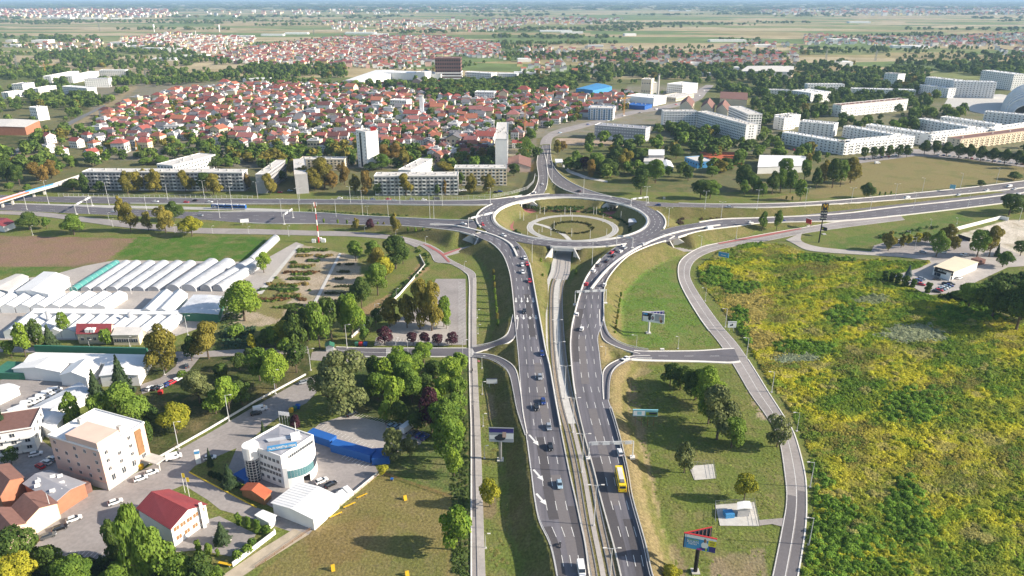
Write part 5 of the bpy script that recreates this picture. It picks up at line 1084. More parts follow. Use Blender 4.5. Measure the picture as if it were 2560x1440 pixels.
hall('school_hall', 'grey arched-roof sports hall in the park', [(1622, 388), (1660, 388), (1660, 374), (1622, 374)], 7, 'wall_grey', 'roof_white', 1.5, flip=True)
hall('school_building', 'low white flat building below the arched hall', [(1610, 404), (1656, 404), (1660, 392), (1612, 392)], 4, 'wall_white', 'roof_flat', .2, 'school')
hall('pavilion', 'white pyramid-roofed pavilion in the park', [(1655, 416), (1684, 418), (1676, 403), (1654, 402)], 3.5, 'wall_white', 'roof_white', 1.2, 'pavilion')
block('club_house', 'small blue club house beside the tennis courts', (1712, 393), (1745, 405), 6, 16, 'blue_light', 'roof_flat', 1, 4, vents=0, cat='club house')
hall('school_building', 'white saw-roofed school beside the parking row', [(1895, 418), (2010, 414), (2015, 390), (1900, 388)], 6, 'wall_white', 'roof_white', 1.6, 'school', flip=True)
hall('school_building', 'large grey flat-roofed school in the far right park', [(1850, 178), (1980, 180), (1985, 165), (1870, 165)], 9, 'wall_white', 'roof_flat', .5, 'school')
hall('dark_roof_complex', 'dark red-roofed long house behind the white office junction', [(1800, 246), (1868, 250), (1868, 232), (1802, 230)], 9, 'wall_cream', 'roof_brown', 5, 'residential building', flip=True)
for A, lab in (((1700, 262), 'first gabled dark-roofed row house behind the curved slab'), ((1752, 268), 'second gabled dark-roofed row house behind the curved slab'), ((1790, 272), 'third gabled dark-roofed row house behind the curved slab')):
    hall('row_house', lab, [(A[0], A[1]), (A[0] + 30, A[1] + 6), (A[0] + 36, A[1] - 8), (A[0] + 6, A[1] - 12)], 12, 'wall_cream', 'roof_brown', 7, 'house', group='dark roofed row houses')
# round church with white tower
ch = empty('church', P(1041, 296)); tag(ch, 'round white church with dark roof and free white bell tower', 'church'); mb = MB(); mb.tube((0, 10, 0), (0, 10, 7), 11, 11, 24); mb.build('nave', 'wall_white', ch); mb = MB(); mb.tube((0, 10, 7), (0, 10, 9.5), 11.8, 4, 24); mb.build('roof', 'roof_grey', ch); mb = MB(); mb.box((5, 20, 0), (5, 5, 26), bottom=True); mb.build('bell_tower', 'wall_white', ch); mb = MB(); mb.box((5, 20, 26), (6, 6, .8), bottom=True); mb.build('tower_cap', 'roof_flat', ch)
FOOT.append((ch.location.x, ch.location.y + 12, 20))
# chimney beside the cream tower, water towers, far masts
def stack(u, v, vt, r, m, lab, nm='chimney', cat='chimney'):
    p = P(u, v); h = HT(u, v, vt); o = empty(nm, p); tag(o, lab, cat); mb = MB(); mb.tube((0, 0, 0), (0, 0, h * .93), r, r * .75, 10); mb.build('shaft', m, o); mb = MB(); mb.tube((0, 0, h * .93), (0, 0, h), r * .85, r * .85, 10); mb.build('rim', 'concrete_dark', o); return o
stack(1644, 240, 184, 2.0, 'concrete', 'tall grey chimney beside the cream tower')
def water_tower(u, v, vt, lab):
    p = P(u, v); h = HT(u, v, vt); o = empty('water_tower', p); tag(o, lab, 'water tower', 'white water towers'); mb = MB(); mb.tube((0, 0, 0), (0, 0, h * .55), 1.8, 1.8, 8); mb.build('shaft', 'wall_white', o); mb = MB(); mb.tube((0, 0, h * .5), (0, 0, h * .7), 2, h * .14, 12); mb.tube((0, 0, h * .7), (0, 0, h), h * .14, h * .11, 12); mb.build('tank', 'wall_white', o)
water_tower(386, 80, 61, 'white water tower above the far village, nearer the frame edge'); water_tower(549, 80, 62, 'white water tower above the far village, beside the long sheds')
stack(491, 98, 75, 1.6, 'concrete_pale', 'slim pale chimney in the far village')
# ribbed arena
ar = empty('arena', P(2493, 283), -.62); tag(ar, 'white ribbed arena hall with curved roof at the frame edge', 'arena')
mb = MB(); NARC, NRIB = 18, 26
def arena_pt(i, j, r=1.0):
    s = -1 + 2 * i / NRIB; k = math.sqrt(max(0, 1 - (abs(s) ** 3.2))); t = math.pi * j / NARC
    return (48 + 46 * (k * .35 + .65) * (-math.cos(t)) * r, 70 + 68 * s, 36 * (k * .55 + .45) * math.sin(t) ** .8 * r)
for i in range(NRIB):
    for j in range(NARC): mb.face([arena_pt(i, j), arena_pt(i + 1, j), arena_pt(i + 1, j + 1), arena_pt(i, j + 1)])
mb.build('shell', 'film', ar, smooth=True)
for i in range(0, NRIB + 1, 1):
    rb = MB()
    for j in range(NARC):
        rb.tube(arena_pt(i, j, 1.01), arena_pt(i, j + 1, 1.01), 1.0, 1.0, 4, False)
    rb.build('rib', 'wall_white', ar)
FOOT.append((ar.location.x + 48, ar.location.y + 70, 85))

# ---- the near south-west quarter
pk, pa, px_, py_, pL = block('hotel_building', 'pink five-storey building with white flat roof at the street corner', (121, 1089), (247, 1127), 15.0, 17, 'wall_pink', 'roof_white', 4, 4.2, 1.0, 1.1, cat='building', vents=3, vent_h=1.8, single=True, plinth='concrete', trim='wall_white')
mb = MB(); mb.box(pa + px_ * pL * .68 + py_ * 4 - pk.location + Vector((0, 0, 15)), (pL * .62, 8, 2.6), math.atan2(px_.y, px_.x), bottom=True); mb.build('roof_storey', 'wall_pink', pk)
q0 = pa + px_ * pL; wall_windows(pk, q0, q0 + py_ * 17, 3.6, 4, 1.2, 2.0); mb = MB(); mb.box(q0 + px_ * .1 + py_ * 14 - pk.location + Vector((0, 0, 5)), (.3, 2.2, 9), math.atan2(px_.y, px_.x), bottom=True); mb.build('stair_glazing', 'wood', pk)
mb = MB(); mb.box(q0 + px_ * 3.5 + py_ * 15 - pk.location + Vector((0, 0, 2.9)), (7, 4, .4), math.atan2(px_.y, px_.x), bottom=True); mb.box(q0 + px_ * 6.6 + py_ * 14 - pk.location, (.4, .4, 2.9), math.atan2(px_.y, px_.x), bottom=True); mb.build('porch_roof', 'concrete', pk)
# blue and white showroom with the bulging glass front
def showroom():
    h = 11.5; c = [P(u, v, h) for u, v in ((612, 1112), (702, 1145), (784, 1091), (699, 1063))]
    for p in c: p.z = 0
    o = empty('showroom', sum(c, Vector()) / 4); tag(o, 'white triangular showroom with bulging glass front and blue roof sign', 'showroom'); lo = lambda p: p - o.location; Z = Vector((0, 0, 1)); FOOT.append((o.location.x, o.location.y, 18))
    mb = MB(); mb.hexa([lo(p) for p in c], [lo(p + Z * h) for p in c]); mb.build('wall', 'wall_white', o)
    mb = MB(); n = sum(c, Vector()) / 4
    ins = [p + (n - p) * .045 for p in c]
    for i in range(4): mb.face([lo(ins[i] + Z * (h + .25)), lo(ins[(i + 1) % 4] + Z * (h + .25)), lo(n + Z * (h + 1.3))])
    rf = mb.build('roof', 'roof_grey', o)
    mb = MB()
    for i in range(4):
        a, b, a2, b2 = c[i], c[(i + 1) % 4], ins[i], ins[(i + 1) % 4]; mb.hexa([lo(p + Z * h) for p in (a, b, b2, a2)], [lo(p + Z * (h + .7)) for p in (a, b, b2, a2)])
    mb.build('parapet', 'wall_white', rf)
    mb = MB(); rg = [(c[0] + (c[2] - c[0]) * .30) + Z * (h + 1.0), (c[0] + (c[2] - c[0]) * .80) + Z * (h + 1.2)]; mb.hexa([lo(p) for p in (rg[0], rg[0] + Vector((1.4, -1.4, 0)), rg[1] + Vector((1.4, -1.4, 0)), rg[1])], [lo(p + Z * .25) for p in (rg[0], rg[0] + Vector((1.4, -1.4, 0)), rg[1] + Vector((1.4, -1.4, 0)), rg[1])]); mb.build('skylight', 'film', rf)
    # cylinder stair tower: solid drum above a glazed cage
    tw = P(625, 1122, h); tw.z = 0; tw += (n - tw).normalized() * 0.2
    mb = MB(); mb.tube(lo(tw + Z * 8.6), lo(tw + Z * 13), 2.6, 2.6, 20); d = mb.build('stair_tower', 'wall_white', o)
    mb = MB(); mb.tube(lo(tw), lo(tw + Z * 8.6), 2.35, 2.35, 20); mb.build('stair_glazing', 'glass', d)
    mb = MB()
    for k in range(14): a = 6.283 * k / 14; e = Vector((2.42 * math.cos(a), 2.42 * math.sin(a), 0)); mb.tube(lo(tw + e), lo(tw + e + Z * 8.6), .09, .09, 4)
    for z in range(1, 9):
        for k in range(14): a, b = 6.283 * k / 14, 6.283 * (k + 1) / 14; mb.tube(lo(tw + Vector((2.42 * math.cos(a), 2.42 * math.sin(a), z))), lo(tw + Vector((2.42 * math.cos(b), 2.42 * math.sin(b), z))), .07, .07, 4, False)
    mb.build('steel_cage', 'paint_white', d)
    # bulge on the right-hand front
    a, b = c[1], c[2]; d = (b - a).normalized(); nr = Vector((d.y, -d.x, 0)); L = (b - a).length; N = 18
    def bul(t, z0=0): return a + d * (L * t) + nr * (4.2 * math.sin(math.pi * min(1, t * 1.0)) ** .8)
    pts = [bul(i / N) for i in range(N + 1)]
    mb = MB()
    for i in range(N):
        if 6 <= i <= 8: z0 = 3.0
        else: z0 = 0
        mb.face([lo(pts[i] + Z * z0), lo(pts[i + 1] + Z * z0), lo(pts[i + 1] + Z * 7.4), lo(pts[i] + Z * 7.4)])
        mb.face([lo(pts[i] + Z * 7.4), lo(pts[i + 1] + Z * 7.4), lo(a + d * (L * (i + 1) / N) + Z * 8.2), lo(a + d * (L * i / N) + Z * 8.2)])
    mb.build('curved_front', 'wall_white', o)
    for i in range(1, N - 1):
        mb = MB(); e = nr * .07; p, q = pts[i], pts[i + 1]; s = (q - p) * .06; mb.hexa([lo(v) for v in (p + s + Z * 3.6 + e, q - s + Z * 3.6 + e, q - s + Z * 3.6 - e, p + s + Z * 3.6 - e)], [lo(v) for v in (p + s + Z * 6.4 + e, q - s + Z * 6.4 + e, q - s + Z * 6.4 - e, p + s + Z * 6.4 - e)]); mb.build('window_pane', 'glass_teal' if i < 12 else 'glass', o)
    wall_windows(o, a, b, 10.0, 12, .9, 1.0, t0=.2)
    for z, n_ in ((9.6, 7), (6.6, 8), (4.6, 9), (2.2, 5)): wall_windows(o, c[0], c[1], z, n_, 1.0, 1.1, t0=.18)
    # roof sign
    s0, s1 = P(668, 1121, h + 2.0), P(742, 1109, h + 2.0); dd = (s1 - s0).normalized(); nn = Vector((-dd.y, dd.x, 0)) * .25; sg = MB()
    sg.hexa([lo(p - Z * 1.0) for p in (s0 - nn, s1 - nn, s1 + nn, s0 + nn)], [lo(p + Z * .6) for p in (s0 - nn, s1 - nn, s1 + nn, s0 + nn)]); so = sg.build('roof_sign', 'blue_light', o)
    text('lettering', 'SALON NAMJEŠTAJA OPREME', (s0 + s1) / 2 - nn * 1.15 - Z * .2 - o.location, 1.05, 'paint_white', so, math.atan2(dd.y, dd.x), R(90), width=(s1 - s0).length * .92)
    mb = MB(); fp = lo(P(742, 1095, h)); mb.tube((fp.x, fp.y, h), (fp.x, fp.y, h + 6), .12, .08, 6); mb.box((fp.x, fp.y - 1, h), (3, 2.4, 2.2), .4, bottom=True); mb.build('roof_mast', 'wall_white', rf)
    return o
def text(name, s, loc, size, m, parent=None, rz=0.0, tilt=R(90), width=None, ext=.03):
    cu = bpy.data.curves.new(name, 'FONT'); cu.body = s; cu.size = size; cu.align_x = 'CENTER'; cu.align_y = 'CENTER'; cu.extrude = ext; cu.offset = size * .012; cu.resolution_u = 1
    o = bpy.data.objects.new(name, cu); COL.objects.link(o); bpy.context.view_layer.update(); me = bpy.data.meshes.new_from_object(o); w = o.dimensions.x; bpy.data.objects.remove(o); me.name = name
    me.materials.clear(); me.materials.append(M[m]); t = bpy.data.objects.new(name, me); COL.objects.link(t); t.rotation_euler = (tilt, 0, rz); t.location = loc
    if width: k = width / max(w, .01); t.scale = (k, 1, 1)
    if parent is not None: t.parent = parent
    return t
showroom()
# blue fence walls round the car lots
def fence_wall(name, lab, pts, h, t, m, cat='wall', z=0.0):
    q = [P(u, v, z) for u, v in pts]; o = empty(name, q[0]); tag(o, lab, cat)
    for i in range(len(q) - 1):
        d = (q[i + 1] - q[i]).normalized(); n = Vector((-d.y, d.x, 0)) * t; mb = MB(); r = [q[i], q[i + 1], q[i + 1] + n, q[i] + n]; mb.hexa([p - o.location for p in r], [p - o.location + Vector((0, 0, h)) for p in r]); mb.build('wall_section', m, o)
    return o
fence_wall('container_row', 'long bright blue storage row between the two car parks', [(768, 1100), (826, 1120)], 3.0, 3.6, 'blue', 'container'); fence_wall('container_row', 'lower dark blue storage row with flat roof, end by the bushes', [(827, 1130), (926, 1158)], 3.2, 3.6, 'blue', 'container')
fence_wall('blue_shed', 'small blue shed at the corner of the car park', [(930, 1163), (975, 1160)], 2.6, 6, 'blue', 'shed'); fence_wall('blue_canopy', 'blue covered terrace behind the showroom stair tower', [(585, 1195), (612, 1212)], 1.6, 10, 'blue', 'terrace')
fence_wall('garden_wall', 'white rendered wall round the paved garden', [(583, 1417), (690, 1335), (688, 1331)], 1.4, .35, 'wall_white'); fence_wall('garden_wall', 'low yellow kerb wall along the lane by the showroom', [(472, 1182), (640, 1270)], .35, .3, 'paint_yellow'); fence_wall('lot_wall', 'low pale wall between the car lot and the dog field', [(790, 1316), (948, 1186)], 1.2, .3, 'concrete_pale')
fence_wall('park_wall', 'pale low wall along the street below the park', [(372, 1160), (527, 1072), (640, 1005), (765, 938)], .7, .4, 'concrete_pale'); fence_wall('nursery_fence', 'white fence line between allotment trees and car park', [(880, 845), (1000, 738), (1063, 665), (1050, 640)], 1.2, .3, 'concrete_pale', 'fence'); fence_wall('yard_fence', 'white sheet fence round the gravel yard', [(2365, 583), (2500, 548), (2520, 552)], 2.4, .3, 'wall_white', 'fence'); fence_wall('hoarding', 'dark printed hoarding at the gravel yard corner', [(2394, 594), (2424, 604)], 2.4, .2, 'black', 'hoarding'); fence_wall('planter_edge', 'curved garden kerb around the lone fir', [(530, 1342), (540, 1356), (562, 1358), (580, 1350)], .25, .3, 'concrete_pale', 'kerb')
w_, wq, wc = hall('warehouse', 'white box warehouse with low gable beside the dog field', [(681, 1257), (747, 1207), (845, 1242), (783, 1297)], 4.2, 'wall_white', 'roof_white', .8, 'warehouse', flip=True, ribs=10)
hall('wooden_shelter', 'orange-roofed wooden barbecue shelter in front of the showroom', [(604, 1224), (618, 1209), (676, 1229), (660, 1246)], 2.6, 'wood', 'roof_orange', 1.4, 'shelter', flip=True)
hall('gate_house', 'small white flat-roofed gatehouse on the lane', [(641, 1288), (657, 1278), (688, 1290), (672, 1305)], 2.8, 'wall_white', 'roof_white', .1, 'gatehouse')
rh, rq, rc_ = hall('red_roof_hall', 'white workshop with big crimson metal roof beside the poplars', [(427, 1321), (514, 1261), (422, 1225), (345, 1270)], 6.5, 'wall_white', 'roof_red', 2.4, 'workshop', ribs=26)
fr0, fr1 = rq[0], rq[1]
if fr0.x > fr1.x: fr0, fr1 = fr1, fr0
for z, n_ in ((5.4, 5), (2.2, 4)): wall_windows(rh, fr0, fr1, z, n_, 1.7, 1.3, glass='wood')
mb = MB(); pp_ = fr0 + (fr1 - fr0) * .84 + Vector((.5, -.5, 0)) - rh.location; mb.box(pp_, (.9, .9, 8.6), .6, bottom=True); mb.build('chimney', 'wall_white', rh)
gb, gq, gc = hall('skylight_building', 'grey metal-roofed shop with square skylights and orange fascia', [(61, 1209), (139, 1254), (211, 1208), (122, 1177)], 5.0, 'wall_brick', 'roof_grey', 1.0, 'shop', flip=True)
sk = MB(); sk.box((0, 0, 0), (1.5, 1.5, .35)); skm = sk.mesh('skylight', 'roof_white')
for s in ((-.5, .15), (-.3, .25), (-.1, .3), (.25, .15), (.45, .05), (-.35, -.2), (.05, -.3), (.2, -.15)): obj('skylight', skm, gb, ((gq[1] - gq[0]) * s[0] * .7 + (gq[3] - gq[0]) * s[1] * 1.1 + Vector((0, 0, 5.9))), .6)
fence_wall('shop_canopy', 'brown shop canopy with white edge along the street', [(145, 1276), (232, 1228)], 3.2, 4.0, 'roof_brown', 'canopy')
for quad, h, rise, wl_, rf_, lab, fl in [([(27, 1271), (60, 1309), (142, 1258), (102, 1228)], 5.5, 2.0, 'wall_cream', 'roof_brown', 'brown-roofed shop with yellow awning on the street', True), ([(-40, 1300), (0, 1350), (62, 1308), (25, 1270)], 6, 2.2, 'wall_pink', 'roof_brown', 'brown-roofed pink house with dormers at the frame edge', True), ([(-40, 1205), (0, 1240), (57, 1193), (22, 1160)], 6, 2.5, 'wall_brick', 'roof_brown', 'brown hipped house behind the skylight shop', True)]:
    hall('shop_house', lab, quad, h, wl_, rf_, rise, 'house', flip=fl, group='brown roofed houses on the street')
fence_wall('shop_awning', 'yellow awning on the cream shop front', [(82, 1318), (112, 1298)], 3.0, 1.2, 'paint_yellow', 'awning'); fence_wall('shop_entrance', 'white striped entrance canopy with red steps', [(125, 1312), (150, 1296)], 3.2, 3.0, 'wall_white', 'canopy')
block('balcony_house', 'white balcony house with brown roof at the frame edge', (-60, 1092), (78, 1070), 9, 14, 'wall_white', 'roof_brown', 3, 3.6, 1.4, 1.3, 1, cat='house', vents=0, single=True)
# nursery: buildings with green edged roofs, red gable house, greenhouses
hall('nursery_hall', 'long white nursery roof with green edging, farther half', [(90, 882), (372, 888), (362, 910), (62, 905)], 5, 'wall_white', 'roof_white', 1.0, 'nursery building', flip=True); hall('nursery_hall', 'white hipped workshop roof with open bay below the long nursery roof', [(32, 922), (150, 930), (175, 905), (85, 892)], 4.6, 'wall_white', 'roof_white', 1.4, 'nursery building'); hall('nursery_hall', 'white nursery office with window row and pyramid roof', [(150, 938), (215, 944), (250, 912), (185, 905)], 4.6, 'wall_white', 'roof_white', 2.0, 'nursery building'); hall('nursery_hall', 'green-edged end wing of the nursery roof beside the firs', [(250, 940), (345, 938), (374, 890), (270, 900)], 4.8, 'wall_white', 'roof_white', .8, 'nursery building')
fence_wall('roof_edge_strip', 'green metal roof edge of the long nursery building', [(92, 893), (372, 900)], 5.6, .8, 'green_metal', 'roof edge'); fence_wall('green_canopy', 'green sheet canopy at the left nursery yard', [(-20, 948), (62, 950)], 3.0, 10, 'green_metal', 'canopy')
hall('long_shed', 'long blue-white shed running towards the pink building', [(82, 1018), (100, 1034), (226, 982), (197, 957)], 4.2, 'wall_white', 'film', .8, 'shed'); hall('long_shed', 'lower pale shed joined to the long shed', [(85, 1056), (128, 1078), (165, 1035), (110, 1030)], 4.0, 'wall_white', 'film', .5, 'shed'); hall('long_shed', 'small white shed between the yard and the fir', [(20, 1024), (35, 1045), (70, 1030), (60, 1008)], 3.4, 'wall_white', 'roof_white', .4, 'shed'); hall('long_shed', 'white lean-to at the frame edge beside the yard', [(-40, 972), (-20, 1000), (46, 968), (20, 960)], 3.4, 'wall_white', 'roof_white', .3, 'shed')
rg_, q_, c_ = hall('red_gable_house', 'small house with crimson mansard roof and two dormers', [(192, 834), (276, 834), (284, 812), (200, 812)], 5.0, 'wall_cream', 'roof_red', 2.6, 'house', flip=True)
f0, f1 = sorted(q_, key=lambda p: p.y)[:2]
if f0.x > f1.x: f0, f1 = f1, f0
wall_windows(rg_, f0, f1, 2.4, 5, 1.2, 1.4)
for t in (.3, .45):
    mb = MB(); p = f0 + (f1 - f0) * t + Vector((0, 1.4, 0)) - rg_.location; mb.box((p.x, p.y, 5.0), (1.7, 2.4, 1.9), bottom=True); mb.build('dormer', 'wall_white', rg_)
an, q_, c_ = hall('cream_annex', 'cream flat-roofed annex beside the crimson-roofed house', [(280, 838), (345, 838), (356, 820), (290, 819)], 5, 'wall_cream', 'roof_flat', .1, 'annex')
f0, f1 = sorted(q_, key=lambda p: p.y)[:2]
if f0.x > f1.x: f0, f1 = f1, f0
wall_windows(an, f0, f1, 2.4, 5, 1.9, 1.5)
for u, v, vt, lab in ((127, 818, 778, 'shiny steel flue of the greenhouse boiler, nearer the frame edge'), (331, 815, 780, 'pair of shiny steel flues above the cream annex')):
    p = P(u, v); h = HT(u, v, vt) ; o = empty('steel_flue', p); tag(o, lab, 'chimney'); mb = MB(); mb.tube((0, 0, 0), (0, 0, h), .9, .9, 12); mb.build('pipe', 'steel_pale', o)
def tunnel(lab, A, B, wpx, h, m='film', nm='tunnel_greenhouse'):
    a, b = P(*A), P(*B); d = (b - a).normalized(); n = Vector((-d.y, d.x, 0)); w = wpx * (a.y * _cp + CAM_H * _sp) / CAM_F / 2; o = empty(nm, (a + b) / 2); tag(o, lab, 'greenhouse', 'tunnel greenhouses'); K = 10; Z = Vector((0, 0, 1)); mb = MB()
    pr = [(-math.cos(math.pi * k / K) * w, h * math.sin(math.pi * k / K) ** .75) for k in range(K + 1)]
    for (y0, z0), (y1, z1) in zip(pr[:-1], pr[1:]): mb.face([p - o.location for p in (a + n * y0 + Z * z0, a + n * y1 + Z * z1, b + n * y1 + Z * z1, b + n * y0 + Z * z0)])
    for e in (a, b): mb.face([e + n * y + Z * z - o.location for y, z in pr])
    mb.build('film_skin', m, o); L = (b - a).length; hb = MB()
    for i in range(int(L / 5) + 1):
        c = a + d * min(L, i * 5)
        for (y0, z0), (y1, z1) in zip(pr[:-1], pr[1:]): hb.tube(c + n * y0 + Z * (z0 + .04) - o.location, c + n * y1 + Z * (z1 + .04) - o.location, .07, .07, 4, False)
    r = hb.build('hoops', 'steel_pale', o); r['kind'] = 'stuff'; FOOT.append((o.location.x, o.location.y, 12))
ORD = ['first', 'second', 'third', 'fourth', 'fifth', 'sixth', 'seventh', 'eighth', 'ninth', 'tenth', 'eleventh', 'twelfth']
for i, (l, u, w) in enumerate([(184, 292, 20), (215, 318, 24), (245, 343, 24), (280, 377, 28), (314, 411, 28), (347, 446, 28), (384, 478, 28), (432, 532, 38), (472, 572, 40), (515, 627, 30), (545, 655, 28)]):
    tunnel(('teal film tunnel greenhouse beside the brown field' if i == 0 else '%s white tunnel greenhouse counted from the teal one' % ORD[i - 1]), (l, 728), (u, 660), w, 2.6 if i < 7 else 3.8, 'teal' if i == 0 else 'film_grey')
tunnel('lone white tunnel greenhouse above the row, beside the green field', (628, 658), (690, 600), 22, 3.6, 'film_grey')
def glasshouse(lab, A, B, wpx, h, rise, m='film'):
    a, b = P(A[0], A[1], h), P(B[0], B[1], h); a.z = b.z = 0; w = wpx * (a.y * _cp + CAM_H * _sp) / CAM_F / 2; d = (b - a).normalized(); n = Vector((1, 0, 0)); Z = Vector((0, 0, 1)); o = empty('glasshouse', (a + b) / 2); tag(o, lab, 'greenhouse', 'gabled glasshouses'); lo = lambda p: p - o.location
    q = [a - n * w, a + n * w, b + n * w, b - n * w]; mb = MB(); mb.hexa([lo(p) for p in q], [lo(p + Z * h) for p in q]); mb.face([lo(q[0] + Z * h), lo(q[1] + Z * h), lo(a + Z * (h + rise))]); mb.face([lo(q[2] + Z * h), lo(q[3] + Z * h), lo(b + Z * (h + rise))]); mb.build('wall', 'wall_white', o)
    for s in (0, 1):
        e0, e1 = (q[0], q[3]) if s == 0 else (q[1], q[2]); L = (b - a).length; k = max(2, int(L / 6))
        for i in range(k):
            t0, t1 = i / k + .004, (i + 1) / k - .004; r = [e0 + (e1 - e0) * t0 + Z * (h + .05), a + (b - a) * t0 + Z * (h + rise + .05), a + (b - a) * t1 + Z * (h + rise + .05), e0 + (e1 - e0) * t1 + Z * (h + .05)]
            pb = MB(); pb.hexa([lo(p) for p in r], [lo(p + Z * .08) for p in r]); pb.build('roof_panel', m, o)
    FOOT.append((o.location.x, o.location.y, 14))
for i in range(11): u = 95 + i * 35.5; glasshouse('%s glasshouse of the front bank, counted from the annex flues' % ORD[i], (445 - i * 36 - 60, 830), (445 - i * 36, 783), 34, 3.4, 1.5)
for i in range(9): glasshouse('%s glasshouse of the rear bank, counted from the open shed' % ORD[i], (300 - i * 38 - 55, 768), (300 - i * 38, 733), 35, 3.2, 1.5)
for i in range(2): hall('potting_shed', ('grey gabled potting shed beside the open sale shed', 'second grey gabled potting shed beside the first')[i], [(352 + i * 38, 778), (384 + i * 38, 780), (434 + i * 34, 735), (402 + i * 34, 728)], 4.5, 'wall_white', 'film', 1.8, 'shed')
hall('corridor_building', 'long white connecting corridor between the glasshouse banks', [(84, 782), (442, 786), (444, 776), (86, 772)], 4.6, 'wall_white', 'roof_white', .2, 'corridor', flip=True)
hall('sale_shed', 'open plant sale shed with blue-white roof and green fascia', [(443, 782), (545, 786), (560, 742), (485, 738)], 4.2, 'green_metal', 'film', .4, 'shed'); hall('white_shed', 'large white gabled shed beside the farm yard', [(40, 728), (120, 735), (172, 694), (110, 680)], 5, 'wall_white', 'roof_white', 1.2, 'shed'); hall('white_shed', 'L-shaped open cattle shed with pale roof at the frame edge', [(-40, 720), (20, 728), (70, 692), (40, 686)], 4, 'wall_white', 'roof_flat', .6, 'shed')
hall('barn', 'white barn with red roof at the highway edge of the frame', [(-30, 560), (8, 566), (36, 555), (0, 545)], 4, 'wall_white', 'roof_red', 1.2, 'barn')
hall('kiosk', 'tiny white kiosk with green roof on the side street', [(814, 866), (834, 866), (834, 858), (815, 858)], 2.6, 'wall_white', 'green_metal', .7, 'kiosk')
# fast food restaurant
rs, rq, rc_ = hall('fast_food_restaurant', 'low restaurant with cream flat roof, black sign wall and white wing walls', [(2335, 668), (2378, 683), (2445, 656), (2388, 642)], 4.6, 'wall_white', 'wall_cream', .1, 'restaurant')
f0, f1 = P(2332, 690), P(2378, 703); d_ = (f1 - f0).normalized(); mb = MB(); nn = Vector((-d_.y, d_.x, 0)) * .5; mb.hexa([p - rs.location + Vector((0, 0, 2.8)) for p in (f0, f1, f1 + nn, f0 + nn)], [p - rs.location + Vector((0, 0, 5.6)) for p in (f0, f1, f1 + nn, f0 + nn)]); sb_ = mb.build('sign_wall', 'black', rs); text('lettering', "McDonald's", (f0 + f1) / 2 - nn * .2 + Vector((0, 0, 4.3)) - rs.location, 1.3, 'paint_white', sb_, math.atan2(d_.y, d_.x))
wall_windows(rs, f0 + nn * 1.4, f1 + nn * 1.4, 1.4, 4, 2.6, 1.9)
fence_wall('pergola', 'brown pergola with white roof beside the restaurant', [(2446, 664), (2462, 660)], 3.0, 5, 'roof_brown', 'pergola')
# little technical compound
hall('gas_cabin', 'pale grey cabin on the fenced concrete pad', [(1846, 1272), (1876, 1270), (1872, 1256), (1846, 1258)], 3.2, 'wall_grey', 'roof_white', .2, 'cabin'); fence_wall('blue_cabinet', 'small blue-topped table on the fenced concrete pad', [(1814, 1298), (1836, 1296)], 1.6, 2.4, 'blue_light', 'cabinet')
hall('tram_cabin', 'grey utility cabin inside the roundabout', [(1572, 556), (1590, 556), (1592, 548), (1573, 548)], 3, 'wall_grey', 'film', .2, 'cabin')
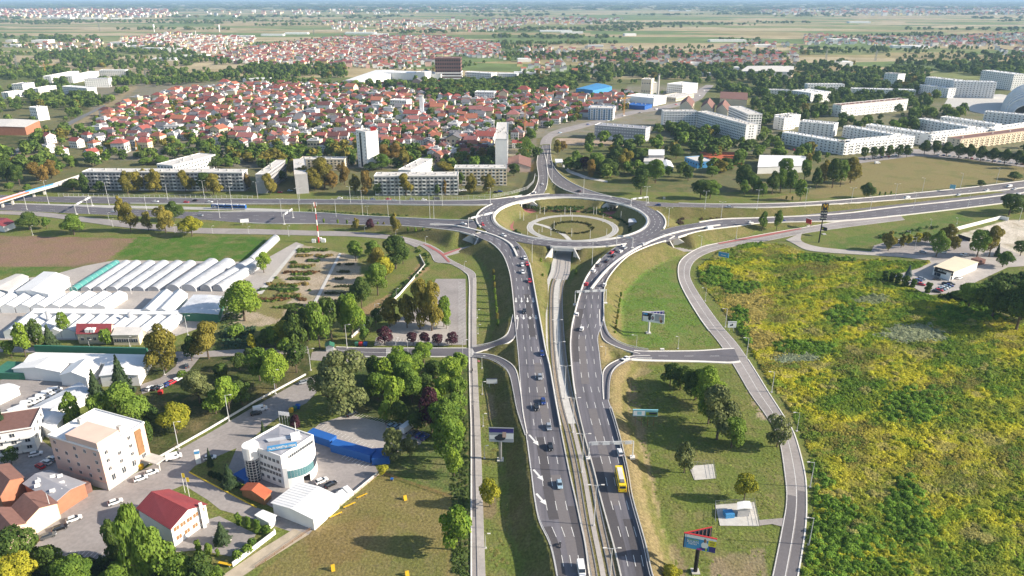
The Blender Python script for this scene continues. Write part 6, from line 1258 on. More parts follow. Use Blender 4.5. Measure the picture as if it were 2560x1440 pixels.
# ------------------------------------------------------------------ houses: streets of pitched roofs
for nm_, c_ in (('tile_red', (0.285, 0.08, 0.065)), ('tile_orange', (0.35, 0.13, 0.08)), ('tile_dark', (0.145, 0.06, 0.055)), ('tile_grey', (0.16, 0.155, 0.17)), ('tile_rose', (0.29, 0.12, 0.11))): mat(nm_, c_, .85, var=.14, scale=.9, obj_var=.15)
for nm_, c_ in (('plaster_white', (0.80, 0.78, 0.74)), ('plaster_cream', (0.72, 0.60, 0.40)), ('plaster_grey', (0.50, 0.49, 0.48)), ('plaster_pink', (0.66, 0.42, 0.35)), ('plaster_yellow', (0.72, 0.56, 0.26))): mat(nm_, c_, .85, var=.05, scale=.5, obj_var=.05)
def house_parts(kind, seed):
    rg = random.Random(seed); l, w, e = rg.uniform(9, 12), rg.uniform(7.5, 9.5), rg.uniform(5.8, 8.2); rise = w * rg.uniform(.24, .38)
    wl_, rf = MB(), MB(); hl, hw = l / 2, w / 2
    wl_.hexa([(-hl, -hw, -.3), (hl, -hw, -.3), (hl, hw, -.3), (-hl, hw, -.3)], [(-hl, -hw, e), (hl, -hw, e), (hl, hw, e), (-hl, hw, e)])
    if kind == 'gable':
        for s in (-1, 1): wl_.face([(s * hl, -hw, e), (s * hl, hw, e), (s * hl, 0, e + rise)])
        for s in (-1, 1):
            A = [(-hl - .5, s * (hw + .6), e - .25), (hl + .5, s * (hw + .6), e - .25), (hl + .5, 0, e + rise), (-hl - .5, 0, e + rise)]
            if s > 0: A = A[::-1]
            rf.hexa(A, [(x, y, z + .22) for x, y, z in A])
    elif kind == 'hip':
        r = hl - hw * .8; c = [(-hl - .5, -hw - .5, e), (hl + .5, -hw - .5, e), (hl + .5, hw + .5, e), (-hl - .5, hw + .5, e)]; t0, t1 = (-r, 0, e + rise), (r, 0, e + rise)
        rf.face([c[0], c[1], t1, t0]); rf.face([c[1], c[2], t1]); rf.face([c[2], c[3], t0, t1]); rf.face([c[3], c[0], t0]); rf.face(c[::-1])
    else:
        rf.hexa([(-hl - .2, -hw - .2, e), (hl + .2, -hw - .2, e), (hl + .2, hw + .2, e), (-hl - .2, hw + .2, e)], [(-hl - .2, -hw - .2, e + .3), (hl + .2, -hw - .2, e + .3), (hl + .2, hw + .2, e + .3), (-hl - .2, hw + .2, e + .3)]); rf.box((1, 0, e + .3), (3, 3, 1.6), bottom=True)
    ch = MB(); ch.box((hl * .4, hw * .25, e), (.9, .7, rise * .8 + 1.4), bottom=True)
    wn_ = MB()
    for s in (-1, 1):
        for z in (1.6, 4.3):
            for i in range(4): wn_.box((-hl + l * (i + .5) / 4, s * hw, z), (1.2, .12, 1.3))
            for i in range(3): wn_.box((s * hl, -hw + w * (i + .5) / 3, z), (.12, 1.1, 1.3))
    return dict(wall=wl_, roof=rf, chimney=ch, window_panes=wn_, h=e + rise, r=math.hypot(hl, hw))
HP = [house_parts('gable', s) for s in range(6)] + [house_parts('hip', s) for s in range(20, 23)] + [house_parts('flat', s) for s in range(30, 32)]
HMESH = [dict(wall=h['wall'].mesh('wall', 'plaster_white'), roof=h['roof'].mesh('roof', 'tile_red'), chimney=h['chimney'].mesh('chimney', 'plaster_grey'), window_panes=h['window_panes'].mesh('window_panes', 'glass')) for h in HP]
ROOFS = ['tile_red'] * 5 + ['tile_orange'] * 4 + ['tile_rose'] * 3 + ['tile_dark'] * 5 + ['tile_grey'] * 3; WALLS = ['plaster_white'] * 9 + ['plaster_cream'] * 3 + ['plaster_grey'] * 2 + ['plaster_pink'] * 2 + ['plaster_yellow']
RN = {'tile_red': 'red-roofed', 'tile_orange': 'orange-roofed', 'tile_rose': 'rose-roofed', 'tile_dark': 'dark brown-roofed', 'tile_grey': 'grey-roofed'}; WN = {'plaster_white': 'white', 'plaster_cream': 'cream', 'plaster_grey': 'grey', 'plaster_pink': 'pink', 'plaster_yellow': 'yellow'}
SPOTS = []
def quarter(poly, dx, dy, th, skip, flat=.16, jit=.26, red=1.0, s0=0.74, s1=1.12):
    pol = [P(u, v) for u, v in poly]; c, s = math.cos(th), math.sin(th); us = [p.x * c + p.y * s for p in pol]; vs = [-p.x * s + p.y * c for p in pol]; rg = random.Random(int(poly[0][0]) + 11)
    v = min(vs); row = 0
    while v < max(vs):
        u = min(us) + rg.uniform(0, dx)
        while u < max(us):
            x, y = u * c - v * s + rg.uniform(-jit, jit) * dx, u * s + v * c + rg.uniform(-jit, jit) * dy; u += dx * rg.uniform(.85, 1.2)
            if rg.random() < skip or not in_poly(np.array([x]), np.array([y]), pol)[0]: continue
            if any((x - a) ** 2 + (y - b) ** 2 < (r + 4) ** 2 for a, b, r in FOOT) or any((x - a) ** 2 + (y - b) ** 2 < (r * .6 + 5) ** 2 for a, b, r in TREES): continue
            if any(np.min((r.C[:, 0] - x) ** 2 + (r.C[:, 1] - y) ** 2) < (r.hw.max() + 12) ** 2 for r in (NN, NL, NR, WU)): continue
            k = rg.randrange(9) if rg.random() > flat else rg.randrange(9, 11)
            SPOTS.append((x, y, th + rg.choice((0, 0, math.pi / 2)) + rg.gauss(0, .08), k, rg.uniform(s0, s1) * (1.45 if rg.random() < .08 else 1), rg.choice(ROOFS) if k < 9 else 'plaster_grey', rg.choice(WALLS)))
        v += dy * (1.0 if row % 2 else 1.25); row += 1
quarter([(250, 300), (330, 258), (480, 225), (640, 212), (860, 220), (1010, 232), (1345, 236), (1345, 300), (1330, 345), (1275, 390), (1275, 300), (1235, 300), (1232, 400), (1060, 402), (1050, 360), (950, 350), (885, 380), (640, 372), (440, 352), (300, 392), (250, 340)], 14.0, 16.5, -.12, .06, .24)
quarter([(950, 352), (1235, 352), (1235, 402), (1060, 404), (1045, 372), (955, 372)], 15, 18, -.12, .15, .2)
quarter([(90, 360), (250, 330), (300, 395), (215, 420), (130, 400)], 24, 24, -.5, .25)
quarter([(1345, 225), (1560, 232), (1640, 250), (1500, 290), (1420, 318), (1345, 340)], 16, 19, -.25, .1)
quarter([(1280, 345), (1345, 345), (1330, 400), (1285, 420)], 19, 22, -.2, .3)
quarter([(1340, 330), (1460, 300), (1480, 320), (1400, 345)], 20, 20, -.4, .35)
quarter([(520, 150), (640, 118), (850, 95), (1080, 92), (1250, 112), (1265, 150), (1150, 142), (1085, 145), (1080, 165), (990, 178), (860, 166), (640, 166)], 19, 25, .1, .05, .06)
quarter([(640, 205), (860, 214), (1040, 205), (1180, 228), (900, 238), (700, 222)], 20, 24, -.05, .35, .3)
quarter([(300, 98), (430, 85), (640, 95), (610, 135), (420, 132), (310, 118)], 24, 30, .15, .15, .3)
quarter([(60, 118), (240, 100), (300, 120), (140, 140)], 30, 36, 0, .55)
quarter([(1290, 125), (1560, 118), (1720, 128), (1900, 105), (2010, 118), (1960, 158), (1700, 172), (1600, 160), (1300, 158)], 28, 34, -.1, .45)
quarter([(1690, 140), (1990, 140), (2000, 170), (1850, 172), (1700, 168)], 22, 28, -.1, .2); quarter([(1280, 165), (1460, 160), (1560, 172), (1480, 190), (1290, 180)], 22, 28, .05, .35)
quarter([(2010, 88), (2240, 95), (2560, 85), (2700, 90), (2700, 112), (2400, 118), (2010, 112)], 26, 34, 0, .25); quarter([(2480, 125), (2640, 120), (2640, 160), (2480, 150)], 30, 36, 0, .6)
quarter([(-100, 24), (420, 26), (430, 44), (-100, 47)], 60, 90, 0, .25, .3, .22, 1, 1.6, 2.6); quarter([(800, 55), (1300, 50), (1300, 80), (850, 82)], 45, 60, 0, .55, .2, .3, 1, 1.2, 1.7); quarter([(1280, 45), (1560, 48), (1500, 62), (1280, 64)], 45, 60, 0, .5, .2, .3, 1, 1.2, 1.7); quarter([(1900, 25), (2560, 18), (2560, 40), (1900, 38)], 90, 130, 0, .5, .3, .3, 1, 1.8, 2.6); quarter([(400, 35), (1300, 14), (1300, 30), (420, 46)], 120, 160, 0, .7, .3, .3, 1, 1.8, 2.8)
SPOTS.sort(key=lambda s: s[0] ** 2 + s[1] ** 2)
def visible(s): u, v = proj((s[0], s[1], 3)); return -10 < u < 2570 and v > -5
SPOTS = [s for s in SPOTS if visible(s)]
for (x, y, th, k, sc, rf, wl_) in SPOTS[:300]:
    o = empty('house', (x, y, 0), th, sc); hm = HMESH[k]
    swap(obj('wall', hm['wall'], o), wl_); r_ = swap(obj('roof', hm['roof'], o), rf); w_ = obj('window_panes', hm['window_panes'], o); w_['kind'] = 'stuff'
    if k < 9: obj('chimney', hm['chimney'], r_)
    auto(o, '%s %s house' % (RN.get(rf, 'flat-roofed'), WN[wl_]), 'house', 'houses of the old quarter')
def rest():
    mats = sorted(set(ROOFS + WALLS)); mb = MB()
    for (x, y, th, k, sc, rf, wl_) in SPOTS[300:]:
        c, s = math.cos(th) * sc, math.sin(th) * sc
        for part, m in (('wall', wl_), ('roof', rf)):
            src = HP[k][part]; b = len(mb.v); mb.v += [(x + p[0] * c - p[1] * s, y + p[0] * s + p[1] * c, p[2] * sc) for p in src.v]
            mi = mats.index(m)
            for f in src.f: mb.f.append(tuple(b + i for i in f)); mb.m.append(mi)
    o = mb.build('far_houses', mats); stuff(o, 'far red and white roofs of the villages on the plain', 'houses')
rest()
# long pale sheds of the far industrial strip
fs = MB()
for u, v, w, d, h in [(30, 118, 60, 30, 8), (100, 108, 70, 40, 10), (25, 106, 35, 30, 8), (300, 112, 80, 25, 8), (345, 122, 60, 25, 8), (380, 128, 70, 25, 9), (430, 130, 60, 25, 9), (410, 152, 70, 22, 6), (470, 147, 60, 30, 8), (500, 145, 50, 22, 8), (545, 98, 30, 30, 8), (600, 95, 120, 30, 8), (680, 90, 110, 30, 7), (740, 86, 120, 30, 7), (900, 86, 160, 40, 8), (950, 89, 80, 30, 7), (1390, 80, 180, 40, 7), (1430, 84, 120, 30, 7), (1060, 62, 140, 40, 7), (1490, 118, 60, 20, 6), (1575, 90, 60, 25, 9), (1820, 105, 160, 30, 7), (1910, 118, 70, 30, 7), (2110, 102, 130, 30, 7), (2270, 120, 110, 25, 7), (2305, 122, 60, 25, 7), (2150, 58, 160, 40, 10), (1320, 190, 70, 18, 7), (1310, 155, 40, 20, 8), (1720, 165, 60, 20, 8), (1760, 190, 35, 20, 6), (2105, 165, 60, 30, 9), (1830, 178, 40, 20, 8), (330, 30, 300, 60, 10), (140, 47, 280, 50, 10), (230, 48, 200, 50, 10), (300, 48, 160, 40, 9), (1700, 28, 300, 60, 10), (640, 205, 60, 18, 6)]:
    p = P(u, v); fs.box((p.x, p.y + d / 2, 0), (w * .8, d, h), rnd.uniform(-.15, .15), bottom=True)
stuff(fs.build('far_sheds', 'wall_white'), 'long white sheds on the edge of the plain', 'sheds')
# ------------------------------------------------------------------ woods and garden trees beyond the counted ones
FARM = ['leaf_far', 'leaf_dark', 'leaf_green', 'leaf_yellow']
def far_protos():
    out = []
    for i, (sh, m) in enumerate((('round', 'leaf_far'), ('round', 'leaf_dark'), ('tall', 'leaf_far'), ('round', 'leaf_green'), ('tall', 'leaf_yellow'), ('poplar', 'leaf_dark'))):
        me = crown('far_crown', sh, 420, 90 + i, .075); me.materials.clear(); me.materials.append(M[m]); out.append(me)
    return out
def woods():
    rg = np.random.default_rng(77); PTS = []; SCL = []; IDX = []
    hs = np.array([(s[0], s[1]) for s in SPOTS]); ft = np.array(FOOT); tr = np.array(TREES)
    cell = set((int(a // 7), int(b // 7)) for a, b in hs)
    def fill(poly, sp, h, probs, th=0.0, nsc=60, seed=1, houses=False, fields=False, w=.95):
        pol = [P(u, v) for u, v in poly]; xs = [p.x for p in pol]; ys = [p.y for p in pol]; n = int((max(xs) - min(xs)) * (max(ys) - min(ys)) / sp ** 2)
        n = min(n, 60000); x = rg.uniform(min(xs), max(xs), n); y = rg.uniform(min(ys), max(ys), n); k = in_poly(x, y, pol)
        if th: k &= vnoise((x + 5000) * (1.0 if nsc < 80 else .4), y, nsc, seed, 3) > th
        x, y = x[k], y[k]
        if len(x) == 0: return
        k = np.array([(int(a // 7), int(b // 7)) not in cell for a, b in zip(x, y)]); x, y = x[k], y[k]
        k = np.ones(len(x), bool)
        for a, b, r in FOOT: k &= ((x - a) ** 2 + (y - b) ** 2 > (r + 2) ** 2) & ((np.abs(x - a * y / b) > r) | (y > b) | (y < b - 34))
        for r in (NN, NL, NR, WU, EU):
            for c in r.C: k &= (x - c[0]) ** 2 + (y - c[1]) ** 2 > (r.hw.max() + 6) ** 2
        x, y = x[k], y[k]; m = len(x); hh = h * (.55 + .8 * rg.random(m)); ww = hh * w * (.75 + .5 * rg.random(m))
        PTS.append(np.stack([x, y, np.full(m, -.08 * h)], 1)); SCL.append(np.stack([ww, ww, hh], 1)); IDX.append(rg.choice(6, m, p=np.array(probs) / sum(probs)))
    D = (4, 4, 2, 1, .3, .4); Mx = (3, 2, 2, 3, 1.2, .4); Y_ = (1, 1, 1, 2, 3, .2)
    fill([(-60, 150), (330, 128), (560, 150), (640, 168), (560, 205), (345, 220), (250, 275), (110, 330), (-60, 400)], 13, 11, D, .52, 55, 1)
    fill([(-60, 100), (400, 98), (520, 150), (330, 130), (-60, 150)], 20, 11, D, .55, 90, 2); fill([(560, 195), (640, 165), (860, 168), (870, 200), (760, 222), (620, 208)], 12, 12, D, .44, 60, 3)
    fill([(1055, 246), (1060, 212), (1290, 205), (1440, 192), (1440, 228), (1290, 245), (1150, 250)], 8, 12, D, .12, 60, 4, w=1.1); fill([(840, 215), (1060, 200), (1060, 225), (860, 232)], 13, 13, D, .45, 50, 5)
    fill([(1300, 190), (1620, 160), (1720, 172), (1700, 215), (1560, 215), (1440, 205)], 14, 13, D, .46, 60, 6); fill([(1660, 175), (2240, 160), (2560, 165), (2560, 200), (2300, 190), (2100, 200), (1760, 225)], 13, 13, D, .42, 70, 7)
    fill([(1760, 225), (2100, 195), (2320, 200), (2380, 262), (2100, 290), (1880, 330), (1880, 260)], 13, 13, D, .42, 50, 8); fill([(2100, 250), (2450, 235), (2400, 300), (2300, 330), (2100, 330)], 14, 12, D, .5, 50, 9)
    fill([(1640, 340), (1720, 335), (1850, 350), (1960, 370), (2110, 375), (2110, 400), (2020, 430), (1700, 440), (1560, 440), (1420, 430), (1400, 390), (1480, 360)], 14, 12, Mx, .42, 40, 10); fill([(1480, 425), (1730, 425), (1740, 445), (1500, 450)], 13, 10, D, .4, 30, 22)
    fill([(1870, 335), (1950, 330), (1950, 372), (1870, 372)], 12, 10, D, .35, 30, 23); fill([(1640, 320), (1870, 350), (1870, 375), (1640, 350)], 11, 10, D, .3, 30, 24); fill([(2300, 350), (2560, 385), (2600, 400), (2600, 372), (2400, 362)], 13, 11, D, .3, 40, 25)
    fill([(230, 300), (640, 205), (1345, 225), (1345, 420), (1060, 420), (640, 420), (230, 395)], 10, 8, Mx, .36, 40, 11); fill([(1345, 225), (1700, 235), (1480, 320), (1345, 345)], 11, 8, Mx, .42, 40, 12)
    fill([(560, 375), (880, 378), (880, 425), (640, 430), (500, 415)], 11, 11, Y_, .4, 40, 13); fill([(-60, 400), (110, 330), (260, 340), (300, 400), (200, 430), (-60, 470)], 12, 11, Mx, .42, 50, 14); fill([(880, 400), (1240, 405), (1240, 430), (1140, 425), (880, 432)], 12, 11, Y_, .42, 40, 15); fill([(590, 385), (700, 350), (760, 352), (640, 395)], 11, 8, Mx, .35, 40, 26)
    fill([(230, 470), (600, 474), (600, 486), (200, 486)], 8, 7, D, .3, 20, 27); fill([(930, 478), (1270, 478), (1270, 489), (930, 489)], 10, 6, D, .45, 20, 28)
    fill([(520, 120), (860, 92), (1260, 108), (1270, 155), (1080, 180), (640, 185)], 22, 8, D, .5, 60, 16); fill([(1250, 108), (1900, 100), (2000, 170), (1500, 200), (1280, 190)], 20, 11, D, .57, 110, 17); fill([(2000, 90), (2700, 80), (2700, 165), (2300, 170), (2000, 180)], 22, 11, D, .57, 120, 18)
    fill([(-200, 52), (2800, 52), (2800, 98), (-200, 98)], 36, 13, D, .62, 260, 19, w=1.4); fill([(-400, 24), (3000, 24), (3000, 54), (-400, 54)], 80, 17, D, .62, 500, 20, w=2.2); fill([(-600, 2), (3200, 2), (3200, 26), (-600, 26)], 300, 24, D, .40, 2500, 21, w=8.0)
    o = instancer('woodland', np.concatenate(PTS), np.concatenate(SCL), np.concatenate(IDX), far_protos()); stuff(o, 'garden trees, hedgerows and woods spread over the town and plain', 'trees'); print('woodland', sum(len(p) for p in PTS), 'houses', len(SPOTS))
woods()
# ------------------------------------------------------------------ vehicles
for nm_, c_, r_, mt in (('car_white', (0.80, 0.80, 0.79), .3, 0), ('car_silver', (0.50, 0.53, 0.56), .3, .5), ('car_black', (0.012, 0.013, 0.016), .25, 0), ('car_blue', (0.02, 0.05, 0.22), .3, .2), ('car_red', (0.52, 0.015, 0.03), .3, 0), ('car_grey', (0.12, 0.125, 0.13), .3, .3), ('car_sky', (0.36, 0.50, 0.60), .3, .2), ('bus_yellow', (0.85, 0.60, 0.02), .4, 0)): mat(nm_, c_, r_, mt, var=0.0, spec=.5)
mat('lamp_glass', (0.75, 0.76, 0.78), .2, var=0); mat('tail_lamp', (0.45, 0.01, 0.01), .3, var=0)
def loft(secs):
    """stations (x, half width, z0, z1) joined into a closed hull, slightly narrower on top"""
    mb = MB()
    for x, w, z0, z1 in secs: mb.v += [(x, -w, z0), (x, -w * 1.0, z0 + (z1 - z0) * .65), (x, -w * .90, z1), (x, w * .90, z1), (x, w * 1.0, z0 + (z1 - z0) * .65), (x, w, z0)]
    for i in range(len(secs) - 1):
        b = 6 * i
        for j in range(6): k = (j + 1) % 6; mb.f.append((b + j, b + k, b + 6 + k, b + 6 + j)); mb.m.append(0)
    n = 6 * (len(secs) - 1); mb.f += [tuple(range(5, -1, -1)), tuple(n + j for j in range(6))]; mb.m += [0, 0]; return mb
def fixed(mb, name, m, smooth=False):
    me = mb.mesh(name, m, smooth); bm = bmesh.new(); bm.from_mesh(me); bmesh.ops.recalc_face_normals(bm, faces=bm.faces); bm.to_mesh(me); bm.free(); return me
def car_kit(kind):
    k = {}
    if kind == 'car':
        k['body'] = fixed(loft([(-2.12, .70, .42, .80), (-2.0, .84, .30, .92), (-1.3, .88, .28, .95), (1.0, .88, .28, .95), (1.75, .84, .30, .82), (2.12, .68, .40, .66)]), 'body', 'car_white')
        g = loft([(-1.95, .66, .90, .98), (-1.45, .74, .90, 1.38), (.25, .74, .90, 1.42), (1.12, .70, .90, .96)]); k['windows'] = fixed(g, 'windows', 'glass')
        r = MB(); r.hexa([(-1.5, -.64, 1.36), (.28, -.64, 1.40), (.28, .64, 1.40), (-1.5, .64, 1.36)], [(-1.42, -.60, 1.45), (.20, -.60, 1.48), (.20, .60, 1.48), (-1.42, .60, 1.45)]); k['roof'] = fixed(r, 'roof', 'car_white'); ax, wr, tr = (-1.32, 1.34), .32, .80; L = 2.12; zl = .66
    elif kind == 'van':
        k['body'] = fixed(loft([(-2.6, .92, .35, 1.95), (-2.5, .96, .32, 2.05), (1.2, .96, .32, 2.05), (1.75, .94, .32, 1.35), (2.5, .88, .36, 1.05), (2.6, .80, .40, .9)]), 'body', 'car_white')
        g = MB(); g.hexa([(1.25, -.82, 1.98), (1.85, -.84, 1.34), (1.85, .84, 1.34), (1.25, .82, 1.98)], [(1.32, -.80, 2.04), (1.93, -.82, 1.38), (1.93, .82, 1.38), (1.32, .80, 2.04)]); g.box((.7, 0, 1.6), (.9, 1.96, .5)); k['windows'] = fixed(g, 'windows', 'glass'); ax, wr, tr = (-1.7, 1.7), .36, .86; L = 2.6; zl = .85
    w = MB(); w.tube((0, -.11, 0), (0, .11, 0), wr, wr, 12); k['_wheel'] = w.mesh('wheel', 'rubber'); w = MB(); w.tube((0, -.12, 0), (0, .12, 0), wr * .55, wr * .55, 8); k['_rim'] = w.mesh('rim', 'steel'); k['_ax'] = (ax, wr, tr)
    h = MB(); h.box((0, 0, 0), (.12, .36, .16)); k['_lamp'] = h.mesh('headlight', 'lamp_glass'); h = MB(); h.box((0, 0, 0), (.12, .30, .18)); k['_tail'] = h.mesh('tail_light', 'tail_lamp'); k['_L'] = (L, zl); return k
KIT = {'car': car_kit('car'), 'van': car_kit('van')}
def vehicle(p, rz, color, kind='car', group='cars in traffic', pitch=0.0, sc=1.0):
    o = empty('van' if kind == 'van' else 'car', p, rz, sc); o.rotation_euler = (0, pitch, rz); k = KIT[kind]
    for n in ('body', 'windows', 'roof'):
        if n in k:
            c = obj(n, k[n], o)
            if n != 'windows': swap(c, 'car_' + color)
    ax, wr, tr = k['_ax']
    for x in ax:
        for s in (-1, 1): w = obj('wheel', k['_wheel'], o, (x, s * tr, wr)); obj('rim', k['_rim'], w)
    L, zl = k['_L']
    for s in (-1, 1): obj('headlight', k['_lamp'], o, (L - .06, s * .52, zl)); obj('tail_light', k['_tail'], o, (-L + .05, s * .56, zl + .12))
    auto(o, {'silver': 'silver', 'sky': 'pale blue', 'grey': 'dark grey'}.get(color, color) + (' van' if kind == 'van' else ' car'), kind, group); return o
def on_road(r, u, v, away, color, kind='car'):
    """a vehicle on road r under photo pixel (u, v), following its direction (away: along the survey order)"""
    z = float(np.mean(r.C[:, 2]))
    for _ in range(6):
        p = P(u, v, z + .2); d2 = (r.C[:, 0] - p.x) ** 2 + (r.C[:, 1] - p.y) ** 2; i = int(np.argmin(d2)); z = r.C[i, 2]
    j = min(i, len(r.C) - 2); d = r.C[j + 1] - r.C[j]; a = math.atan2(d[1], d[0]) + (0 if away else math.pi); p.z = z + r.up + .01
    return vehicle(p, a, color, kind, pitch=-math.atan2(d[2], math.hypot(d[0], d[1])) * (1 if away else -1))
def lot(u, v, deg, color, kind='car', group='parked cars', z=.06): return vehicle(P(u, v, z), R(deg), color, kind, group)
for u, v, c in ((1306, 664, 'white'), (1318, 662, 'red'), (1307, 682, 'white'), (1324, 704, 'red'), (1293, 622, 'black'), (1312, 647, 'white'), (1311, 780, 'black'), (1355, 886, 'blue'), (1350, 945, 'silver'), (1358, 1006, 'blue'), (1341, 1021, 'black'), (1372, 1070, 'silver'), (1376, 1120, 'black'), (1399, 1214, 'sky')): on_road(LC, u, v, False, c)
on_road(LC, 1453, 1428, False, 'white', 'van')
for u, v, c in ((1484, 679, 'white'), (1466, 711, 'red'), (1496, 664, 'grey'), (1517, 654, 'black'), (1534, 641, 'black'), (1529, 633, 'red'), (1551, 630, 'white'), (1562, 622, 'silver'), (1557, 616, 'white'), (1540, 627, 'grey'), (1511, 714, 'white'), (1471, 729, 'black'), (1442, 788, 'white'), (1454, 824, 'white'), (1550, 1134, 'white')): on_road(RC, u, v, True, c)
on_road(ES, 1605, 893, False, 'white') if False else on_road(ESS, 1563, 900, False, 'white')
for r_, u, v, aw, c, k in ((WL, 1159, 561, True, 'white', 'car'), (LC, 1259, 590, False, 'white', 'car'), (NL, 1356, 462, True, 'white', 'car'), (NL, 1337, 483, True, 'white', 'car'), (NR, 1447, 479, False, 'black', 'car'), (EU, 1645, 514, False, 'blue', 'car'), (EU, 1821, 519, False, 'silver', 'car'), (EL, 1876, 558, True, 'white', 'car'), (EL, 1774, 573, True, 'white', 'van'), (EM, 2082, 524, True, 'white', 'car'), (EL, 1957, 553, True, 'blue', 'car'), (EU, 2266, 497, False, 'white', 'van'), (EU, 2395, 489, False, 'silver', 'car'), (EU, 2467, 477, False, 'white', 'car'), (EU, 2522, 468, False, 'white', 'van'), (EM, 2536, 474, False, 'white', 'car'), (EL, 2545, 487, True, 'silver', 'car'),
                        (WU, 390, 505, True, 'white', 'car'), (WU, 466, 507, True, 'red', 'car'), (WU, 487, 503, False, 'black', 'car'), (WU, 525, 506, True, 'white', 'car'), (WL, 285, 530, True, 'white', 'car'), (WU, 212, 503, True, 'grey', 'car'), (WL, 501, 540, True, 'silver', 'car'), (EL, 1610, 613, True, 'white', 'car'), (LSW, 1000, 596, True, 'grey', 'car')): on_road(r_, u, v, aw, c, k)
vehicle(P(1207, 563, 6.75), R(-75), 'red')
for u, v, d, c, k in ((435, 1146, 30, 'white', 'van'), (380, 1184, 35, 'white', 'car'), (352, 1199, 35, 'white', 'car'), (289, 1258, 36, 'white', 'car'), (186, 1300, 36, 'white', 'car'), (151, 1323, 36, 'black', 'car'), (121, 1343, 36, 'grey', 'car'), (525, 1147, 20, 'white', 'car'), (651, 1026, 25, 'white', 'van'), (641, 1036, 28, 'black', 'car'), (760, 958, 30, 'silver', 'car')): lot(u, v, d, c, k, 'cars on the side street')
for u, v, d, c, k in ((804, 1205, 40, 'white', 'car'), (827, 1214, 45, 'black', 'car'), (868, 1233, 130, 'white', 'van'), (856, 1243, 130, 'white', 'van'), (845, 1251, 130, 'white', 'van'), (879, 1038, 40, 'black', 'car'), (980, 1066, 55, 'sky', 'car'), (993, 1069, 55, 'sky', 'car'), (1035, 1085, 55, 'grey', 'car'), (1050, 1090, 55, 'blue', 'car'), (1062, 1096, 55, 'blue', 'car')): lot(u, v, d, c, k, 'cars on the showroom lots')
for u, v, d, c in ((375, 973, 80, 'white'), (390, 972, 75, 'black'), (407, 968, 70, 'silver'), (421, 963, 65, 'blue'), (432, 958, 62, 'red'), (444, 952, 55, 'white'), (467, 917, 120, 'grey'), (90, 1138, 30, 'white'), (116, 1159, 160, 'white'), (101, 1168, 150, 'red'), (130, 1150, 160, 'silver')): lot(u, v, d, c)
for u, v, d in ((72, 1013, 20), (92, 1006, 20), (110, 995, 25), (124, 987, 25), (138, 980, 25)): lot(u, v, d, 'white', 'van', 'vans in the nursery yard')
for u, v, d, c in ((2307, 632, -20, 'silver'), (2357, 632, 160, 'white'), (2410, 639, 165, 'white'), (2252, 693, 150, 'silver'), (2295, 703, -35, 'blue'), (2304, 699, -35, 'silver'), (2342, 700, -20, 'grey'), (2397, 697, 20, 'white'), (2290, 708, -35, 'white'), (2303, 713, -35, 'red'), (2340, 731, -25, 'black'), (2347, 728, -25, 'red'), (2354, 725, -25, 'sky'), (2360, 722, -25, 'white'), (2366, 719, -25, 'sky'), (2373, 716, -25, 'blue'), (2364, 712, -25, 'black'), (2377, 711, -25, 'grey')): lot(u, v, d, c, 'car', 'cars at the restaurant')
cc_ = ['white', 'silver', 'black', 'white', 'blue', 'grey', 'red', 'white', 'sky']
for i in range(12): lot(2166 + i * 9.2, 400 - i * 1.3, 75, cc_[i % 9], 'car', 'cars parked below the tree row')
for i in range(16): lot(2345 + i * 14, 388 + i * 1.6, 80, cc_[(i * 4) % 9], 'car', 'cars parked below the tree row')
for i in range(9): lot(1948 + i * 12, 366 + i * 3.2, 100, cc_[(i * 2) % 9], 'car', 'cars parked before the white estate')
for i, (u, v) in enumerate(((850, 497), (909, 502), (932, 500), (971, 500), (985, 503), (1030, 500), (1060, 501), (1092, 499), (1150, 478), (1160, 477), (1240, 482), (1250, 480), (700, 482), (725, 478))): lot(u, v, 5, cc_[(i * 2) % 9], 'van' if u == 1092 else 'car', 'cars parked before the grey blocks')
for i, (u, v) in enumerate(((1560, 290), (1600, 283), (1640, 274), (1690, 262), (1725, 252), (1748, 240), (1760, 228), (1400, 333), (1470, 312), (1520, 303))): lot(u, v, 25, cc_[(i * 5) % 9], 'car', 'cars on the far northern road')
lot(2193, 409, 10, 'white', 'van', 'parked cars')
# camper box
o_ = empty('camper', P(1016, 1078, .06), R(60)); tag(o_, 'white camper parked beside blue sheeting under the trees', 'camper'); mb = MB(); mb.box((0, 0, .6), (5, 2.2, 2.4), bottom=True); mb.build('body', 'car_white', o_); mb = MB(); mb.box((3.1, 0, .6), (1.4, 2.0, 1.4), bottom=True); mb.build('cab', 'car_white', o_); mb = MB(); mb.box((3.55, 0, 1.5), (.6, 1.7, .5), bottom=True); mb.build('windscreen', 'glass', o_)
for x in (-1.4, 2.8):
    for s in (-1, 1): obj('wheel', KIT['van']['_wheel'], o_, (x, s * .95, .36))
